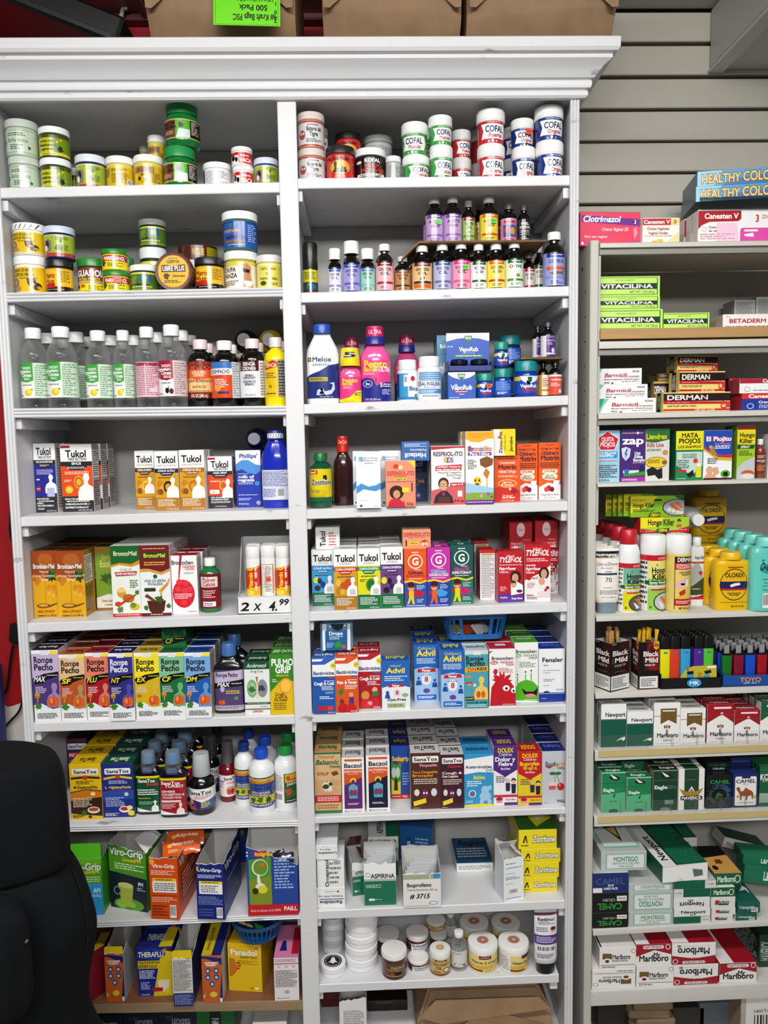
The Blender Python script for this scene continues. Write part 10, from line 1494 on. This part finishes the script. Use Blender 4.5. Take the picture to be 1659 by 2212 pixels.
p=(-0.1012,0.1,0.1315); A('box','medicine_box','box','dark maroon carton behind torn white one',p[0],.15,zb,.06,p[2]-zb,.1,1,'6a141f|L .2 .1 .8 .3 2 c88a8a',sd='5a1019')
p=(0.0220,0.13,0.1034); A('box','medicine_box','box','dark red carton at back, darkened further to deepen the shade',p[0]+.012,.13,zb,.1,p[2]-zb,.14,1,'240c10|L .2 .1 .8 .3 2 8a5a5a',sd='1a070a')  # enlarged, with shade put into its colour so the bay bottom looks dark
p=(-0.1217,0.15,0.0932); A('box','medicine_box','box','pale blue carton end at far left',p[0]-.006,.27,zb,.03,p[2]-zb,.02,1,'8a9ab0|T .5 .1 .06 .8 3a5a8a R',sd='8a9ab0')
p=(0.0832,0.2,0.0186); A('box','medicine_box','box','dull teal carton at the back',p[0]+.004,.2,zb,.06,p[2]-zb,.08,1,'243a46|L .2 .1 .8 .3 2 8aa0a8',sd='2a4a5a')  # front darkened as well, standing in for the shade of this recess
x0=(0.1006,0.02,0.1526)[0]; x1=(0.4305,0.02,0.1738)[0]; zt2=(0.3394,0.06,0.1805)[2]
def bag(x0,x1,z0,z1,label):
    bm=bmesh.new(); out=[]; W=x1-x0
    fr=[(0,0),(W,0),(W*.98,(z1-z0)*.55),(W*.9,z1-z0),(W*.1,z1-z0),(W*.0,(z1-z0)*.3)]
    a=[bm.verts.new((x,.0+.05*(z/(z1-z0)),z)) for x,z in fr]; b=[bm.verts.new((x,.2,z*.98)) for x,z in fr]
    bm.faces.new(a); bm.faces.new(b[::-1]); n=len(a)
    for i in range(n): bm.faces.new((a[i],b[i],b[(i+1)%n],a[(i+1)%n]))
    bmesh.ops.recalc_face_normals(bm,faces=bm.faces); bmesh.ops.bevel(bm,geom=bm.edges[:],offset=.006,segments=2,affect='EDGES')
    o=link('kraft_bag_bundle',bm_mesh('bag',bm,KR,45),None,(x0,.025,z0)); tag(o,label,'package')
    h=z1-z0
    poly_extrude('folded_flap',[(W*.02,h*.62),(W*.18,h*.45),(W*.97,h*.72),(W*.88,h*1.0),(W*.14,h*1.0)],.0025,KR,o,'y',(0,-.006,0),(math.radians(-9),0,0))
    poly_extrude('folded_flap',[(W*.18,h*.1),(W*.5,h*.75),(W*.97,h*.3),(W*.97,h*.05)],.002,mat('8f7254','kraft'),o,'y',(0,-.0045,0),(math.radians(-9),0,0))
bag(x0,min(x1,.435),zb,zt2-.006,'large folded brown kraft paper bundle at bottom of right bay')
a9,k9=SHELF_Z['G9']
zg=.04; st_=boxes('bottom_shelf',[(.508,1.5,.0,.29,zg-.02,zg)],GM,gu,.002)
p0=(0.8509,0,0.1625); p1=(0.8504,0,0.1790)
o=link('cardboard_box',box_mesh(.2,.18,p1[2]-zg+.012,'b9b2a6','9a8a72','a89a84'),None,(p0[0]+.115,.1,zg)); tag(o,"pale cardboard box with barcode labels at steel unit's bottom right",'box')
flat_print('printed_front','b9b2a6|R .06 .04 1 .62 e4e2de;R .0 .62 1 .64 8a7a62;'+';'.join('R %g .08 %g .26 2a2a2c;R %g .42 %g .58 2a2a2c'%(x,x+.012+(i%3)*.006,x-.2,x-.2+.012+(i%3)*.005) for i,x in enumerate([.36+.035*j for j in range(16)]))+';t .4 .34 .05 .5 3a3a3a Label Track 9038-411-00',.2,p1[2]-zg+.012,o,((0,-.09,0),(0,0,0)))
zs=[(0.6610,0.02,0.1175)[2],(0.6608,0.02,0.1266)[2],(0.6606,0.02,0.1388)[2],(0.6604,0.02,0.1479)[2],(0.6603,0.02,0.1570)[2]]
for i in range(6):
    z=zg+.02*i+.001; w=(0.7194,0.03,0.1225)[0]-(0.6243,0.03,0.1261)[0]
    o=boxes('paper_bag_stack',[(-w/2-.004*(i%2),w/2,-.1,.1,0,.019)],mat(('8f7a60','9a8468')[i%2],'kraft'),None,.004,((0.6704,0.03,0.1244)[0]+.004*(i%3-1),.14,z),(0,0,math.radians((i%3-1)*2))); tag(o,"folded brown paper bags at steel unit's bottom, layer %s"%('one from bottom','two','three','four','five','six at top')[i],'bags','brown paper bag layers')
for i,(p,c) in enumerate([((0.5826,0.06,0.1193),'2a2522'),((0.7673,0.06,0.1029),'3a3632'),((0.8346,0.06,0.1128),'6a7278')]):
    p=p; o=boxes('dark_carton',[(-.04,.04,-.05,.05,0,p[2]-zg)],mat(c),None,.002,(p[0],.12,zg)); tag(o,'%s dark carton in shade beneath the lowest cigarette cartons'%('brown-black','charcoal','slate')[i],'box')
# tinted acrylic sheet on the white and red cartons
p0=(0.7332,0.02,1.9754); p1=(0.7546,0.02,2.0020); zc=p0[2]+.001
o=boxes('acrylic_tray',[(0,.3,-.005,.12,0,.003),(0,.3,.0,.003,.003,.026)],mat('a9b6b8','pane'),None,.0008,(p0[0]-.004,.02,(0.7578,0.02,1.9737)[2]),(0,0,math.radians(-3))); tag(o,'smoky clear acrylic tray under the gold-lettered blue cartons','tray')
# ---------------- black hooded jacket
FB=mat('0c0e11','fabric')
def loft(name,rings,parent,seed,fold=.06,n=40,cap=True):
    bm=bmesh.new(); rows=[]; rnd=random.Random(seed); ph=[rnd.uniform(0,6) for _ in range(5)]
    for i,(x,y,z,rx,ry) in enumerate(rings):
        r=[]
        for j in range(n):
            a=2*math.pi*j/n; f=1+fold*(.5*math.sin(5*a+ph[0]+z*9)+.35*math.sin(9*a+ph[1]-z*14)+.25*math.sin(3*a+ph[2]+z*25))
            r.append(bm.verts.new((x+rx*f*math.cos(a),y+ry*f*math.sin(a),z)))
        rows.append(r)
    for a,b in zip(rows,rows[1:]):
        for j in range(n): bm.faces.new((a[j],a[(j+1)%n],b[(j+1)%n],b[j]))
    if cap: bm.faces.new(rows[0][::-1]); bm.faces.new(rows[-1])
    bmesh.ops.recalc_face_normals(bm,faces=bm.faces)
    o=link(name,bm_mesh(name,bm,FB,80),parent); m=o.modifiers.new('s','SUBSURF'); m.levels=1; m.render_levels=2; return o
JY=-.38
hd=[(-0.5804,-0.38,0.9823),(-0.5457,-0.38,0.9748),(-0.5263,-0.38,0.9464),(-0.5204,-0.38,0.8968),(-0.5181,-0.38,0.8385),(-0.5209,-0.38,0.7884),(-0.5255,-0.38,0.7633)]
jk=empty('hooded_jacket',(-.66,JY,0)); tag(jk,'black hooded jacket hanging at left in front of the lower shelves','jacket')
xc=-.655
def L(x): return x-jk.location.x
R2=[]
for i,p in enumerate(hd):
    rx=max(.03,p[0]-xc) ; R2.append((xc-jk.location.x,0,p[2],rx,min(.085,.04+rx*.4)))
R2[0]=(R2[0][0],0,R2[0][2]-.012,.06,.03)
loft('hood',R2[::-1],jk,3,.03)
bd=[(-0.5446,-0.38,0.7891),(-0.5146,-0.38,0.7587),(-0.4931,-0.38,0.7156),(-0.4841,-0.38,0.6727),(-0.4861,-0.38,0.6514),(-0.4939,-0.38,0.6086),(-0.5043,-0.38,0.5657),(-0.5058,-0.38,0.5223),(-0.5058,-0.38,0.4767)]
B2=[(xc-jk.location.x,.01,p[2],p[0]-xc,min(.11,.07+(p[0]-xc)*.2)) for p in bd]+[(xc-jk.location.x,.01,z,.18,.15) for z in (.4,.25,.1,.0)]
loft('jacket_body',B2[::-1],jk,5,.05)
sl=[(-0.5548,-0.5,0.7928),(-0.5439,-0.5,0.7345),(-0.5438,-0.5,0.6643),(-0.5456,-0.5,0.5855)]
loft('sleeve',[(sl[k][0]-jk.location.x-.05,-.13+.0*k,sl[k][2],.055,.05) for k in (3,2,1,0)],jk,8,.08)
zp=[(-0.4678,-0.5,0.8282),(-0.4594,-0.5,0.7973),(-0.4539,-0.5,0.7663),(-0.4514,-0.5,0.7313),(-0.4545,-0.5,0.7003)]
tube('zipper',[(p[0]-jk.location.x,p[1]+.38,p[2]) for p in zp],.0016,mat('2a2d31','metal'),jk)
pb=(-0.5420,-0.56,0.7263); lathe('snap_button',[(0,0),(1,0),(1,.5),(.7,1),(0,1)],.009,.004,mat('c9c9c6','metal'),jk,loc=(pb[0]-jk.location.x,-.135,pb[2]))
